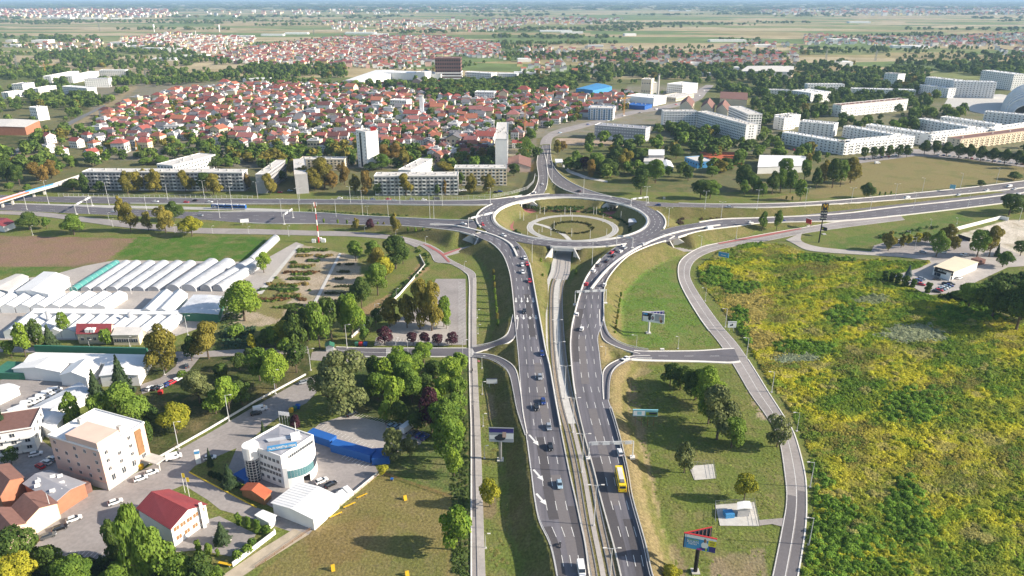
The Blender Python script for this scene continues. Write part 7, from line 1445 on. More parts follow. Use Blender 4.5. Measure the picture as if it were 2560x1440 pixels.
# yellow bus
def bus():
    r = RC; p = P(1556, 1233, 4.4); d2 = (r.C[:, 0] - p.x) ** 2 + (r.C[:, 1] - p.y) ** 2; i = int(np.argmin(d2)); d = r.C[i + 1] - r.C[i]; rz = math.atan2(d[1], d[0]); L = 10.2
    c = Vector((p.x, p.y, r.C[i, 2] + r.up)) + Vector((math.cos(rz), math.sin(rz), 0)) * (L / 2); o = empty('city_bus', c, rz); tag(o, 'yellow city bus with pale roof panel on the carriageway beside the gantry', 'bus')
    b = fixed(loft([(-L / 2, 1.18, .45, 3.0), (-L / 2 + .15, 1.24, .40, 3.1), (L / 2 - .3, 1.24, .40, 3.1), (L / 2, 1.15, .5, 2.9)]), 'body', 'bus_yellow'); obj('body', b, o)
    mb = MB(); mb.box((.6, 0, 3.1), (6.2, 1.5, .14), bottom=True); mb.build('roof_panel', 'roof_flat', o); mb = MB(); mb.box((-3.4, 0, 3.1), (1.5, 1.3, .32), bottom=True); mb.build('roof_unit', 'concrete_dark', o)
    for s in (-1, 1):
        for k in range(6): mb = MB(); mb.box((-3.9 + k * 1.5, s * 1.235, 2.1), (1.35, .06, .95)); mb.build('window', 'glass', o)
        for x in (-2.9, 2.9): w = MB(); w.tube((x, s * .95, .5), (x, s * 1.26, .5), .5, .5, 12); w.build('wheel', 'rubber', o)
        mb = MB(); mb.box((-L / 2 - .01, s * .9, 1.0), (.08, .3, .3)); mb.build('tail_light', 'tail_lamp', o)
    mb = MB(); mb.box((-L / 2 - .01, 0, 2.2), (.08, 1.8, .8)); mb.build('rear_window', 'glass', o); mb = MB(); mb.box((L / 2 - .05, 0, 1.9), (.12, 2.1, 1.3)); mb.build('windscreen', 'glass', o)
bus()
# blue tram on the western line
def tram():
    a, b = P(530, 521.5), P(616, 523.5); d = (b - a).normalized(); rz = math.atan2(d.y, d.x); o = empty('tram', a + d * ((b - a).length / 2), rz); tag(o, 'blue and white articulated tram standing at the western stop', 'tram'); L = (b - a).length; n = 5; o.location.z = .1
    for i in range(n):
        x = -L / 2 + L * (i + .5) / n; w = L / n - .35; mb = MB(); mb.box((x, 0, .5), (w, 2.4, 2.7), bottom=True); s = mb.build('section', 'blue', o)
        mb = MB(); mb.box((x, -1.22, 1.7), (w * .86, .05, .95), bottom=True); mb.build('window', 'glass', s); mb = MB(); mb.box((x, 0, 3.2), (w * .8, 1.6, .4), bottom=True); mb.build('roof_unit', 'film', s); mb = MB(); mb.box((x, -1.23, .5), (w, .04, .45), bottom=True); mb.build('skirt', 'paint_white', s); mb = MB(); mb.box((x, 0, .1), (w * .5, 1.6, .5), bottom=True); mb.build('bogie', 'rubber', s)
        if i < n - 1: mb = MB(); mb.box((x + w / 2 + .17, 0, .6), (.4, 2.1, 2.4), bottom=True); mb.build('bellows', 'black', o)
    text('lettering', '130', Vector((-L / 2 + L * .1, -1.30, 1.75)), 2.3, 'paint_white', o, 0)
tram()
# riders
def person_mesh(name, joints, edges, radii, m):
    me = bpy.data.meshes.new(name); me.from_pydata(joints, edges, []); o = bpy.data.objects.new(name, me); COL.objects.link(o); md = o.modifiers.new('skin', 'SKIN'); sv = me.skin_vertices[0].data if me.skin_vertices else None
    if sv is None:
        bpy.context.view_layer.objects.active = o; me.skin_vertices  # created with the modifier
    for i, r in enumerate(radii): me.skin_vertices[0].data[i].radius = (r, r); me.skin_vertices[0].data[i].use_root = (i == 0)
    o.modifiers.new('sub', 'SUBSURF').levels = 1; bpy.context.view_layer.update(); dg = bpy.context.evaluated_depsgraph_get(); out = bpy.data.meshes.new_from_object(o.evaluated_get(dg)); bpy.data.objects.remove(o); out.name = name; out.materials.clear(); out.materials.append(M[m]); out.polygons.foreach_set('use_smooth', [True] * len(out.polygons)); return out
J = [(0, 0, .82), (.05, 0, 1.10), (.14, 0, 1.36), (.20, 0, 1.50), (.25, 0, 1.66), (.16, -.19, 1.34), (.34, -.26, 1.12), (.58, -.24, 1.02), (.16, .19, 1.34), (.34, .26, 1.12), (.58, .24, 1.02), (.02, -.10, .80), (.42, -.17, .70), (.22, -.18, .32), (.34, -.18, .26), (.02, .10, .80), (.42, .17, .70), (.22, .18, .32), (.34, .18, .26)]
E = [(0, 1), (1, 2), (2, 3), (3, 4), (2, 5), (5, 6), (6, 7), (2, 8), (8, 9), (9, 10), (0, 11), (11, 12), (12, 13), (13, 14), (0, 15), (15, 16), (16, 17), (17, 18)]
RR_ = [.16, .15, .17, .07, .12, .075, .055, .045, .075, .055, .045, .11, .085, .06, .05, .11, .085, .06, .05]
mat('cloth_dark', (0.03, 0.03, 0.04), .8, var=0); mat('cloth_blue', (0.05, 0.09, 0.2), .8, var=0); mat('skin', (0.5, 0.3, 0.2), .6, var=0)
try: RIDER = person_mesh('body', J, E, RR_, 'cloth_dark')
except Exception as ex:
    print('skin failed', ex); RIDER = None
def rider(u, v, z, rz, lab, moto):
    p = P(u, v, z); o = empty('motorcycle' if moto else 'bicycle', p, rz); tag(o, lab[0], 'motorcycle' if moto else 'bicycle'); r = .32
    for x in (-.55, .75): w = MB(); w.tube((x, -.06 if moto else -.02, r), (x, .06 if moto else .02, r), r, r, 14); w.build('wheel', 'rubber', o)
    mb = MB(); mb.tube((-.55, 0, r), (.2, 0, .62), .12 if moto else .03, .14 if moto else .03, 6); mb.tube((.2, 0, .62), (.75, 0, r), .06 if moto else .03, .05 if moto else .03, 6); mb.tube((-.5, 0, .72), (.35, 0, .80), .15 if moto else .03, .16 if moto else .03, 6); mb.tube((.75, 0, r), (.58, 0, 1.0), .04, .04, 6); mb.build('frame', 'car_black' if moto else 'steel', o); mb = MB(); mb.tube((.58, -.32, 1.0), (.58, .32, 1.0), .03, .03, 6); mb.build('handlebar', 'steel', o); mb = MB(); mb.box((-.05, 0, .76), (.5, .22, .1)); mb.build('seat', 'black', o)
    if RIDER:
        q = obj('person', RIDER, None, p, rz); tag(q, lab[1], 'person'); hm = MB(); hm.tube((.25, 0, 1.60), (.25, 0, 1.78), .14, .09, 10); hm.tube((.25, 0, 1.48), (.25, 0, 1.60), .11, .14, 10); hm.build('helmet', 'car_silver' if moto else 'car_black', q)
rider(1400, 1364, 4.35, R(-80), ('dark motorcycle alone in the slow lane', 'rider in dark clothes leaning on the motorcycle bars'), True)
rider(1181, 930, .15, R(92), ('bicycle on the narrow service road', 'cyclist in dark clothes riding along the service road'), False)
# ------------------------------------------------------------------ lamps, signs, gantries, masts
def lamp(u, v, vt, z=0.0, arms=1, side=-1, look='slim street lamp', group='street lamps'):
    p = P(u, v, z); h = max(3.5, HT(u, v, vt) if z == 0 else CAM_H - (CAM_H - z) * 0 + 0) if z == 0 else None
    if h is None:
        dy = (vt - 720) / CAM_F; h = CAM_H + p.y * (-_sp - dy * _cp) / (_cp - dy * _sp) - z
    o = empty('street_lamp', p); r = .13 if h > 8 else .08
    mb = MB(); mb.tube((0, 0, -.2), (0, 0, h), r * 1.25, r * .7, 7); mb.build('pole', 'steel_pale', o)
    mb = MB(); mb.box((0, 0, -.1), (.7, .7, .35), bottom=True); mb.build('footing', 'concrete', o)
    for k in range(arms):
        s = side if k == 0 else -side; L = 1.6 if h > 7 else .7; mb = MB(); mb.tube((0, 0, h - .1), (s * L, 0, h + .15), r * .5, r * .4, 5); a = mb.build('arm', 'steel_pale', o); mb = MB(); mb.box((s * (L + .3), 0, h + .16), (.95, .34, .16)); mb.build('lamp_head', 'concrete_pale', a)
    auto(o, look if arms == 1 else 'tall twin-armed road lamp', 'lamp', group); return o
for u, v, vt in ((122, 509, 452), (68, 525, 480), (273, 512, 455), (223, 535, 490), (420, 500, 460), (368, 531, 490), (512, 499, 452), (581, 524, 465), (550, 545, 500), (645, 499, 455), (750, 508, 470), (749, 530, 472), (705, 542, 497), (782, 533, 510), (841, 546, 497), (907, 538, 476), (919, 539, 516), (971, 546, 500), (1075, 546, 483), (1085, 547, 502)): lamp(u, v, vt, 0, 2, group='highway lamps')
for u, v, vt, z in ((877, 512, 467, 3.2), (1000, 512, 470, 4.8), (1106, 515, 467, 5.6), (1226, 508, 470, 6.4), (1459, 483, 443, 6.3), (1347, 483, 440, 6.4), (1380, 458, 402, 5.0), (1615, 513, 467, 6.3), (1762, 522, 478, 5.5), (1892, 523, 475, 4.8), (2012, 518, 470, 3.6), (2127, 510, 470, 2.4), (2236, 501, 460, 1.2), (1802, 550, 505, 4.0), (1670, 566, 520, 6.3), (1330, 658, 600, 5.0), (1480, 663, 605, 5.5)): lamp(u, v, vt, z, 2, group='highway lamps')
for u, v, vt in ((2304, 486, 445), (2399, 476, 433), (2490, 461, 420), (2175, 527, 490), (2284, 520, 480), (2419, 518, 478), (1840, 596, 565), (1752, 623, 590), (2548, 552, 520)): lamp(u, v, vt, 0, 1, group='highway lamps')
for u, v, vt, z in ((1525, 1452, 1371, 4.1), (1485, 1314, 1213, 4.1), (1455, 1181, 1085, 4.1), (1432, 1081, 995, 4.1), (1412, 997, 915, 3.9), (1397, 923, 855, 3.4), (1392, 860, 800, 2.8), (1398, 748, 700, 1.4)): lamp(u, v, vt, z, 2, group='median lamps')
for u, v, vt in ((1590, 878, 838), (1695, 872, 842), (1513, 906, 867), (1763, 753, 720), (1813, 818, 772), (1866, 893, 845), (1929, 981, 930), (1992, 1078, 1032), (2025, 1218, 1156), (2022, 1363, 1295), (1205, 921, 890), (1206, 986, 955), (1208, 1066, 1035), (1211, 1146, 1115), (1214, 1371, 1335), (1195, 835, 812), (1193, 795, 775), (1161, 672, 654), (1064, 612, 592), (2270, 610, 578), (2286, 625, 594), (2392, 560, 545), (2327, 563, 548), (990, 868, 845), (1020, 883, 850), (1157, 890, 850)): lamp(u, v, vt, 0.0 if not 1585 < u < 1600 else 0.0, 1, 1 if u < 1300 else -1)
for u, v, vt in ((689, 985, 925), (777, 926, 872), (868, 871, 812), (940, 806, 760), (992, 752, 722), (573, 1053, 988), (447, 1123, 1055), (136, 1304, 1232), (255, 1218, 1180), (470, 838, 790), (412, 937, 905), (325, 866, 842), (224, 868, 850), (82, 588, 565), (183, 735, 712), (328, 735, 712), (457, 735, 712), (282, 566, 548), (437, 582, 562), (532, 584, 565), (722, 590, 565), (273, 551, 532), (912, 581, 566), (990, 592, 575), (622, 585, 567)): lamp(u, v, vt, 0, 1, 1)
for u, v in ((1361, 536), (1342, 556), (1412, 536), (1426, 537), (1430, 551), (1484, 536), (1507, 555), (1402, 555), (1385, 572), (1355, 580), (1377, 589), (1347, 594), (1319, 586), (1304, 604), (1429, 591), (1475, 596), (1516, 592), (1531, 575), (1552, 547), (1309, 551), (1300, 547), (1350, 534), (1491, 536)):
    o = empty('tram_pole', P(u, v)); mb = MB(); mb.tube((0, 0, 0), (0, 0, 5.6), .14, .10, 6); mb.build('pole', 'paint_white', o); mb = MB(); mb.box((0, 0, 0), (.6, .6, .3), bottom=True); mb.build('footing', 'concrete', o); auto(o, 'white tram mast', 'mast', 'tram masts inside the ring')
def gantry(A, B, z, h, lab, signs=4, m='steel_pale', panel='film'):
    a, b = P(A[0], A[1], z), P(B[0], B[1], z); o = empty('sign_gantry', (a + b) / 2); tag(o, lab, 'gantry', 'overhead sign gantries'); lo = lambda p: p - o.location; Z = Vector((0, 0, 1)); d = (b - a).normalized(); n = Vector((-d.y, d.x, 0))
    for p in (a, b): mb = MB(); mb.tube(lo(p), lo(p + Z * h), .2, .18, 8); mb.build('post', m, o); mb = MB(); mb.box(lo(p), (1.6, 1.6, .7)); mb.build('footing', 'concrete_pale', o)
    for e, zz in ((.35, 0), (-.35, 0), (0, .7)): mb = MB(); mb.tube(lo(a + n * e + Z * (h - .5 + zz)), lo(b + n * e + Z * (h - .5 + zz)), .07, .07, 5); mb.build('beam', m, o)
    L = (b - a).length; mb = MB(); k = int(L / 1.2)
    for i in range(k): t0, t1 = i / k, (i + .5) / k; mb.tube(lo(a + (b - a) * t0 + n * .35 + Z * (h - .5)), lo(a + (b - a) * t1 + Z * (h + .2)), .05, .05, 4, False); mb.tube(lo(a + (b - a) * t0 - n * .35 + Z * (h - .5)), lo(a + (b - a) * t1 + Z * (h + .2)), .05, .05, 4, False)
    mb.build('truss', m, o)
    for i in range(signs): c = a + (b - a) * ((i + .5) / signs) - n * .5 + Z * (h - .1); mb = MB(); mb.box(lo(c), (L / signs * .62, .12, 1.25), math.atan2(d.y, d.x)); mb.build('sign_panel', panel, o)
gantry((1471, 1146), (1581, 1143), 4.2, 6.2, 'white sign gantry across the carriageway before the yellow bus'); gantry((1437, 762), (1514, 758), 4.8, 7.2, 'white sign gantry across the carriageway below the tram tunnel'); gantry((191, 536), (231, 514), 0, 7, 'grey sign gantry on the western highway near the footbridge', 2); gantry((711, 561), (733, 545), 0, 7, 'pale sign gantry beside the red and white mast', 2); gantry((1171, 570), (1236, 553), 6.4, 6.5, 'white sign gantry where the western ramp meets the ring', 2); gantry((1541, 614), (1581, 620), 6.4, 6.5, 'white sign gantry at the foot of the ring by the queue', 2); gantry((1577, 514), (1620, 508), 6.4, 5, 'white sign gantry on the north-eastern ring exit', 3)
# billboards -------------------------------------------------------------------------------
for nm_, c_ in (('ad_white', (0.82, 0.82, 0.82)), ('ad_blue', (0.06, 0.30, 0.60)), ('ad_yellow', (0.80, 0.72, 0.04)), ('ad_dark', (0.03, 0.035, 0.05)), ('ad_navy', (0.05, 0.04, 0.22)), ('ad_skin', (0.62, 0.42, 0.34)), ('ad_hair', (0.20, 0.09, 0.05)), ('ad_teal', (0.25, 0.55, 0.62)), ('ad_rose', (0.65, 0.35, 0.42)), ('ad_magenta', (0.42, 0.06, 0.30)), ('ad_lime', (0.45, 0.62, 0.05)), ('ad_mid', (0.38, 0.40, 0.44))): mat(nm_, c_, .6, var=0)
def panel_art(o, c, d, n, w, h, items):
    """flat print: rectangles and ellipses in panel coordinates (-1..1), each a thin sheet a little prouder"""
    for k, (m, sh, x, y, a, b) in enumerate(items):
        mb = MB(); e = n * (.03 + .004 * k)
        if sh == 'r': q = [(x - a, y - b), (x + a, y - b), (x + a, y + b), (x - a, y + b)]
        else: q = [(x + a * math.cos(t * 6.283 / 16), y + b * math.sin(t * 6.283 / 16)) for t in range(16)]
        mb.face([c + d * (p * w / 2) + Vector((0, 0, r * h / 2)) + e for p, r in q]); mb.build('print', m, o)
def billboard(lab, base, z, tl, tr, bl, pole_m, panel_m, back_m, items, texts=(), vee=None, pole_r=.55, nm='billboard', posts=1, plane_y=None):
    """panel corners surveyed in the photo; the panel stands over its pole"""
    p = P(base[0], base[1], z); y0 = p.y - .8
    def on(u, v, y):
        dx, dy = (u - 1280) / CAM_F, (v - 720) / CAM_F; ry, rz = _cp - dy * _sp, -_sp - dy * _cp; t = y / ry; return Vector((dx * t, y, CAM_H + rz * t))
    A, C = on(tl[0], tl[1], y0), on(bl[0], bl[1], y0); h = A.z - C.z; B = P(tr[0], tr[1], A.z)
    d = B - A; w = d.length; d.normalize(); n = Vector((d.y, -d.x, 0)); c = (A + B) / 2 - Vector((0, 0, h / 2)); o = empty(nm, p); tag(o, lab, 'billboard', 'billboards'); lo = lambda q: q - p
    mb = MB(); rz = math.atan2(d.y, d.x); mb.box(lo(c - n * .15), (w, .3, h), rz); pn = mb.build('panel', panel_m, o)
    mb = MB(); mb.box(lo(c + Vector((0, 0, h / 2 + .08)) - n * .15), (w + .2, .5, .16), rz); mb.build('frame', back_m, o)
    if vee is not None:
        e = P(vee[0], vee[1], A.z); d2 = e - A; w2 = d2.length; d2.normalize(); c2 = (A + e) / 2 - Vector((0, 0, h / 2)); mb = MB(); mb.box(lo(c2), (w2, .3, h), math.atan2(d2.y, d2.x)); b2 = mb.build('rear_panel', 'ad_dark' if pole_m == 'black' else 'ad_navy', o)
        mb = MB(); mb.box(lo(c2 + Vector((0, 0, h / 2 + .1))), (w2, .35, .14), math.atan2(d2.y, d2.x)); mb.build('frame', back_m, o); n2 = Vector((d2.y, -d2.x, 0))
        for i in range(7): mb = MB(); q = A + d2 * (w2 * (i + .5) / 7) + n2 * .3; mb.box(lo(Vector((q.x, q.y, c2.z))), (.18, .2, h * .96), math.atan2(d2.y, d2.x)); mb.build('brace', back_m if pole_m != 'black' else 'roof_brown', b2)
    zb = c.z - h / 2
    if posts == 1: mb = MB(); mb.tube((0, 0, 0), (0, 0, zb - z + .3), pole_r, pole_r, 12); mb.build('pole', pole_m, o); mb = MB(); mb.box((0, 0, 0), (2.2, 2.2, .4), bottom=True); mb.build('footing', 'concrete', o)
    else:
        for i in range(posts): q = A + d * (w * (i + .5) / posts); mb = MB(); mb.tube(lo(Vector((q.x, q.y, z))) - n * .3, lo(Vector((q.x, q.y, zb + h * .5))) - n * .3, .09, .09, 5); mb.build('post', pole_m, o)
    panel_art(pn, lo(c), d, n, w, h, items)
    for s, x, y, sz, m, wd in texts: text('lettering', s, lo(c) + d * (x * w / 2) + Vector((0, 0, y * h / 2)) + n * .10, sz * h, m, pn, rz, R(90), wd * w if wd else None, .01)
    return o
billboard('V-shaped billboard with school supplies advert on a thick black pole', (1738, 1430), 0, (1711, 1333), (1792, 1349, 5.0), (1709, 1367), 'black', 'ad_blue', 'red', [('ad_white', 'r', 0, .78, 1, .22), ('ad_yellow', 'r', .76, .25, .24, .42), ('ad_navy', 'r', .80, -.58, .2, .40), ('ad_white', 'e', .32, -.18, .22, .48), ('ad_skin', 'e', .34, .42, .085, .24), ('ad_hair', 'e', .30, .5, .05, .32), ('ad_navy', 'r', .28, -.72, .26, .16), ('ad_magenta', 'r', .02, -.86, .16, .12), ('ad_lime', 'r', .44, -.74, .05, .2)], (('NAJVEĆI IZBOR', -.42, .34, .14, 'ad_lime', .34), ('ŠKOLSKOG', -.42, .04, .24, 'ad_white', .36), ('PRIBORA', -.42, -.28, .15, 'ad_white', .26), ('AKCIJA', .76, .42, .13, 'ad_hair', .16), ('-20%', .76, .10, .16, 'ad_hair', .14)), (1780, 1318, 5.0))
billboard('V-shaped billboard with wristwatch advert on a grey pole', (1621, 833), 0, (1606, 780), (1662, 788, 3.6), (1604, 802), 'steel_pale', 'ad_white', 'steel_pale', [('ad_dark', 'r', -.5, .6, .5, .4), ('ad_blue', 'r', -.72, .72, .2, .2), ('ad_mid', 'r', .55, .2, .40, .8), ('ad_dark', 'e', -.32, -.1, .13, .55), ('ad_white', 'e', -.05, .1, .15, .75), ('ad_dark', 'e', -.05, 0, .11, .42), ('ad_rose', 'e', -.04, 0, .05, .18), ('ad_skin', 'e', .62, .1, .12, .5), ('ad_hair', 'e', .72, -.5, .12, .35)], (), (1661, 778, 3.6), .5)
billboard('billboard with dark car advert beside the shaded bank', (1251, 1150), 0, (1222, 1070), (1284, 1072, 1.0), (1223, 1104), 'steel', 'ad_mid', 'steel', [('ad_navy', 'r', 0, .70, 1, .3), ('ad_white', 'r', -.6, -.3, .35, .28), ('ad_white', 'r', .6, -.1, .38, .4), ('ad_dark', 'e', -.1, -.4, .45, .4), ('ad_dark', 'e', -.05, -.1, .25, .3), ('ad_skin', 'r', .25, .1, .15, .4)], (), None, .55)
billboard('blank white billboard on thin legs beside the service road', (1236, 967), 0, (1216, 947), (1243, 947, 0), (1216, 959), 'steel_pale', 'ad_white', 'ad_dark', [], (), None, .1, posts=2)
billboard('pair of joined turquoise and green poster boards under the trees', (1600, 1062), 0, (1583, 1025), (1645, 1026, 0), (1583, 1040), 'wood', 'ad_teal', 'ad_teal', [('ad_white', 'r', -.5, 0, .46, .8), ('ad_teal', 'r', -.48, 0, .18, .55), ('leaf_light', 'r', .5, -.2, .46, .6), ('ad_dark', 'r', .6, 0, .3, .3)], (), None, .1, posts=4)
billboard('small white sign with black print at the meadow edge', (1833, 826), 0, (1821, 805), (1842, 805, 0), (1821, 819), 'steel_pale', 'ad_white', 'steel_pale', [('ad_dark', 'e', -.3, -.2, .2, .3), ('ad_dark', 'e', .05, 0, .18, .4)], (), None, .1, posts=2)
billboard('small blue sign at the bend above the meadow', (1812, 648), 0, (1797, 629), (1822, 634, .5), (1797, 640), 'steel', 'ad_blue', 'steel', [('ad_white', 'r', 0, -.2, .5, .12)], (), None, .1, posts=2)
billboard('small crimson sign beside the eastern road', (2022, 566), 0, (2016, 545), (2029, 549, .6), (2016, 557), 'steel_pale', 'red', 'steel_pale', [], (), None, .1, posts=1)
billboard('small black direction board with yellow mark below the tall pylon', (2060, 586), 0, (2054, 566), (2068, 570, 1), (2054, 574), 'steel', 'ad_dark', 'steel', [('ad_yellow', 'e', -.5, .1, .2, .5)], (), None, .1, posts=1)
billboard('white advertising board beside the western service road', (612, 563), 0, (600, 549), (621, 547, 0), (600, 557), 'steel_pale', 'ad_white', 'steel_pale', [], (), None, .1, posts=2)
billboard('grey-blue board on legs above the eastern road', (2386, 480), 0, (2376, 461), (2390, 463, 0), (2376, 471), 'steel', 'ad_teal', 'steel', [], (), None, .1, posts=2)
# tall restaurant pylon
py = empty('sign_pylon', P(2047, 606)); tag(py, 'tall black pylon with golden arches and two dark panels', 'sign'); h_ = HT(2047, 606, 507); mb = MB(); mb.tube((0, 0, 0), (0, 0, h_), .45, .3, 8); mb.build('pole', 'black', py)
for z0, hh, ww_, tx in ((h_ - 4.6, 4.4, 4.2, None), (h_ - 8.0, 3.0, 4.0, 'McCafe'), (h_ - 11.0, 2.4, 4.0, 'McDrive')):
    mb = MB(); mb.box((0, -.5, z0), (ww_, .5, hh), bottom=True); pn = mb.build('panel', 'ad_dark', py)
    if tx: text('lettering', tx, Vector((0, -.78, z0 + hh / 2)), 1.2, 'paint_white', pn, 0)
mm = MB()
for s in (-1, 1):
    pts = [(s * (.2 + 1.25 * k / 12 * 1.2), 3.4 * math.sin(math.pi * (.08 + .92 * k / 12)) ** .55) for k in range(13)]
    for (x0, z0), (x1, z1) in zip(pts[:-1], pts[1:]): mm.tube((x0, -.82, h_ - 4.3 + z0), (x1, -.82, h_ - 4.3 + z1), .22, .22, 5)
mm.build('golden_arches', 'yellow', py)
# showroom pylon, flags, red and white mast, cranes, noise barriers, footbridge
o_ = empty('sign_pylon', P(497, 1158)); tag(o_, 'white and blue sign pylon on the street island', 'sign'); mb = MB(); mb.box((0, 0, 0), (1.5, .6, 5.2), .3, bottom=True); mb.build('body', 'wall_white', o_); mb = MB(); mb.box((0, -.05, 3.9), (1.54, .62, 1.0), .3, bottom=True); mb.build('blue_band', 'blue_light', o_)
for k, (u, v) in enumerate(((702, 1072), (709, 1073), (716, 1074), (722, 1075), (463, 1232), (474, 1243))): o_ = empty('flagpole', P(u, v)); mb = MB(); mb.tube((0, 0, 0), (0, 0, 7.5), .09, .05, 6); mb.build('pole', 'paint_white', o_); mb = MB(); mb.box((.45, 0, 6.6), (.9, .05, 1.6)); mb.build('flag', 'paint_yellow' if k > 3 else 'ad_white', o_); auto(o_, 'yellow flag on a pole' if k > 3 else 'white flag on a pole', 'flag', 'flagpoles')
ms_ = empty('telecom_mast', P(797, 606)); tag(ms_, 'red and white telecom mast with antennas in a small compound', 'mast'); hm_ = HT(797, 606, 505)
for i in range(7): mb = MB(); mb.tube((0, 0, hm_ * i / 7), (0, 0, hm_ * (i + 1) / 7), .55 - .05 * i, .50 - .05 * i, 8); mb.build('mast_section', 'red' if i % 2 == 0 else 'paint_white', ms_)
for a in range(3): mb = MB(); t = a * 2.09; mb.box((.9 * math.cos(t), .9 * math.sin(t), hm_ - 2.6), (.3, .3, 2.4), t, bottom=True); mb.build('antenna', 'paint_white', ms_)
for x, y in ((-3, 0), (3, .5), (0, 3)): mb = MB(); mb.box((x, y, 0), (2.4, 1.6, 2.2), bottom=True); mb.build('equipment_cabinet', 'wall_white', ms_)
mat('crane_paint', (0.50, 0.25, 0.05), .6, var=0)
def crane(u, v, vt, jib, rz, lab):
    p = P(u, v); h = HT(u, v, vt); o = empty('tower_crane', p, rz); tag(o, lab, 'crane', 'tower cranes')
    mb = MB(); w = .8
    for s in (-w, w):
        for t in (-w, w): mb.tube((s, t, 0), (s, t, h), .11, .11, 4)
    for k in range(int(h / 2)):
        for (a, b) in (((-w, -w), (w, -w)), ((w, -w), (w, w)), ((w, w), (-w, w)), ((-w, w), (-w, -w))): mb.tube((a[0], a[1], 2 * k), (b[0], b[1], 2 * k + 2), .06, .06, 4, False)
    mb.build('mast', 'crane_paint', o); mb = MB(); mb.tube((-9, 0, h), (jib, 0, h), .4, .25, 4); mb.tube((-9, 0, h + 1), (jib, 0, h + .6), .2, .15, 4); mb.build('jib', 'crane_paint', o); mb = MB(); mb.tube((0, 0, h), (0, 0, h + 5), .5, .2, 4); mb.tube((0, 0, h + 5), (jib * .7, 0, h + .6), .08, .08, 4); mb.build('tower_head', 'crane_paint', o); mb = MB(); mb.box((-8, 0, h - 2), (2.5, 1.2, 2)); mb.build('counterweight', 'concrete', o)
crane(1312, 340, 262, 18, 1.2, 'orange tower crane beside the slab block'); crane(345, 388, 362, 9, 2.0, 'small yellow crane on the building site by the railway'); crane(1559, 290, 246, 12, .7, 'yellow tower crane beside the light blue block'); crane(116, 190, 163, 22, .2, 'yellow crane over the western estate'); crane(2538, 30, 10, 30, 0, 'far hazy crane on the plain') if False else None
def lattice(lab, pts, h, step, name='noise_barrier', m='paint_white', t=.07):
    q = [P(u, v, z) for u, v, z in pts]; o = empty(name, q[0]); tag(o, lab, 'fence', 'barrier fences'); L = [(q[i + 1] - q[i]).length for i in range(len(q) - 1)]
    pts_ = []
    for i in range(len(q) - 1):
        n = max(1, int(L[i] / step)); pts_ += [q[i] + (q[i + 1] - q[i]) * (k / n) for k in range(n)]
    pts_.append(q[-1]); pm = MB(); pm.box((0, 0, 0), (2 * t, 2 * t, h), bottom=True); pme = pm.mesh('post', m)
    for p in pts_: obj('post', pme, o, p - q[0])
    for z in (.25, .62, .98):
        mb = MB()
        for a, b in zip(pts_[:-1], pts_[1:]): mb.tube(a - q[0] + Vector((0, 0, h * z)), b - q[0] + Vector((0, 0, h * z)), t, t, 4, False)
        mb.build('rail', m, o)
lattice('long white lattice barrier in front of the grey block with trees', [(147, 492, 0), (400, 496, 0), (632, 498, .3)], 3.0, 4.0); lattice('white lattice barrier beside the parked cars before the balcony block', [(857, 500, 2.6), (1000, 501, 4.8), (1130, 501, 5.6), (1225, 497, 6.3)], 3.2, 4.0); lattice('white curved lattice fence on the north-western ramp', [(1232, 495, 6.4), (1280, 486, 6.4), (1318, 474, 6.4), (1334, 458, 5.6), (1338, 440, 4.6)], 2.4, 3.0)
def footbridge():
    Zd = 6.2; pts = [P(u, v, Zd) for u, v in ((-60, 525), (0, 503), (68, 482), (140, 462))] + [P(205, 440, 3.5), P(222, 436, .3)]; o = empty('footbridge', P(32, 512)); tag(o, 'concrete footbridge with orange and blue painted parapet over the highway', 'bridge'); lo = lambda p: p - o.location
    for i in range(len(pts) - 1):
        a, b = pts[i], pts[i + 1]; d = (b - a).normalized(); n = Vector((-d.y, d.x, 0)).normalized() * 2.0; Z = Vector((0, 0, 1)); mb = MB(); mb.hexa([lo(p - Z * .9) for p in (a - n, b - n, b + n, a + n)], [lo(p) for p in (a - n, b - n, b + n, a + n)]); mb.build('deck', 'concrete', o)
        for s, k in ((-1, 0), (1, 1)):
            m = [['concrete_pale', 'ad_rose', 'blue_light', 'concrete', 'concrete'], ['roof_orange', 'roof_orange', 'concrete', 'concrete', 'concrete']][1 - k][i]; mb = MB(); e = n * s; f = n * s * .92; mb.hexa([lo(p) for p in (a + e, b + e, b + f, a + f)], [lo(p + Z * 1.2) for p in (a + e, b + e, b + f, a + f)]); mb.build('parapet', m, o)
    for u, v in ((8, 518), (33, 511), (86, 492), (112, 486)): p = lo(P(u, v)); mb = MB(); mb.box(p, (1.2, 3.0, Zd - .9), .35, bottom=True); mb.build('pier', 'concrete', o)
footbridge()
for lab_, pts_ in (('wire fence round the concrete pad with the cabin', [(1788, 1312, 0), (1788, 1262, 0), (1885, 1256, 0), (1898, 1316, 0)]), ('pale fence round the empty concrete pad', [(1736, 1200, 0), (1722, 1165, 0), (1783, 1160, 0), (1790, 1197, 0)])): lattice(lab_, pts_, 1.6, 2.6, 'pad_fence', 'steel', .035)
lattice('thin brown fence round the dog training field', [(640, 1420, 0), (795, 1312, 0), (952, 1184, 0), (1130, 1245, 0)], .9, 3.0, 'field_fence', 'wood', .04)
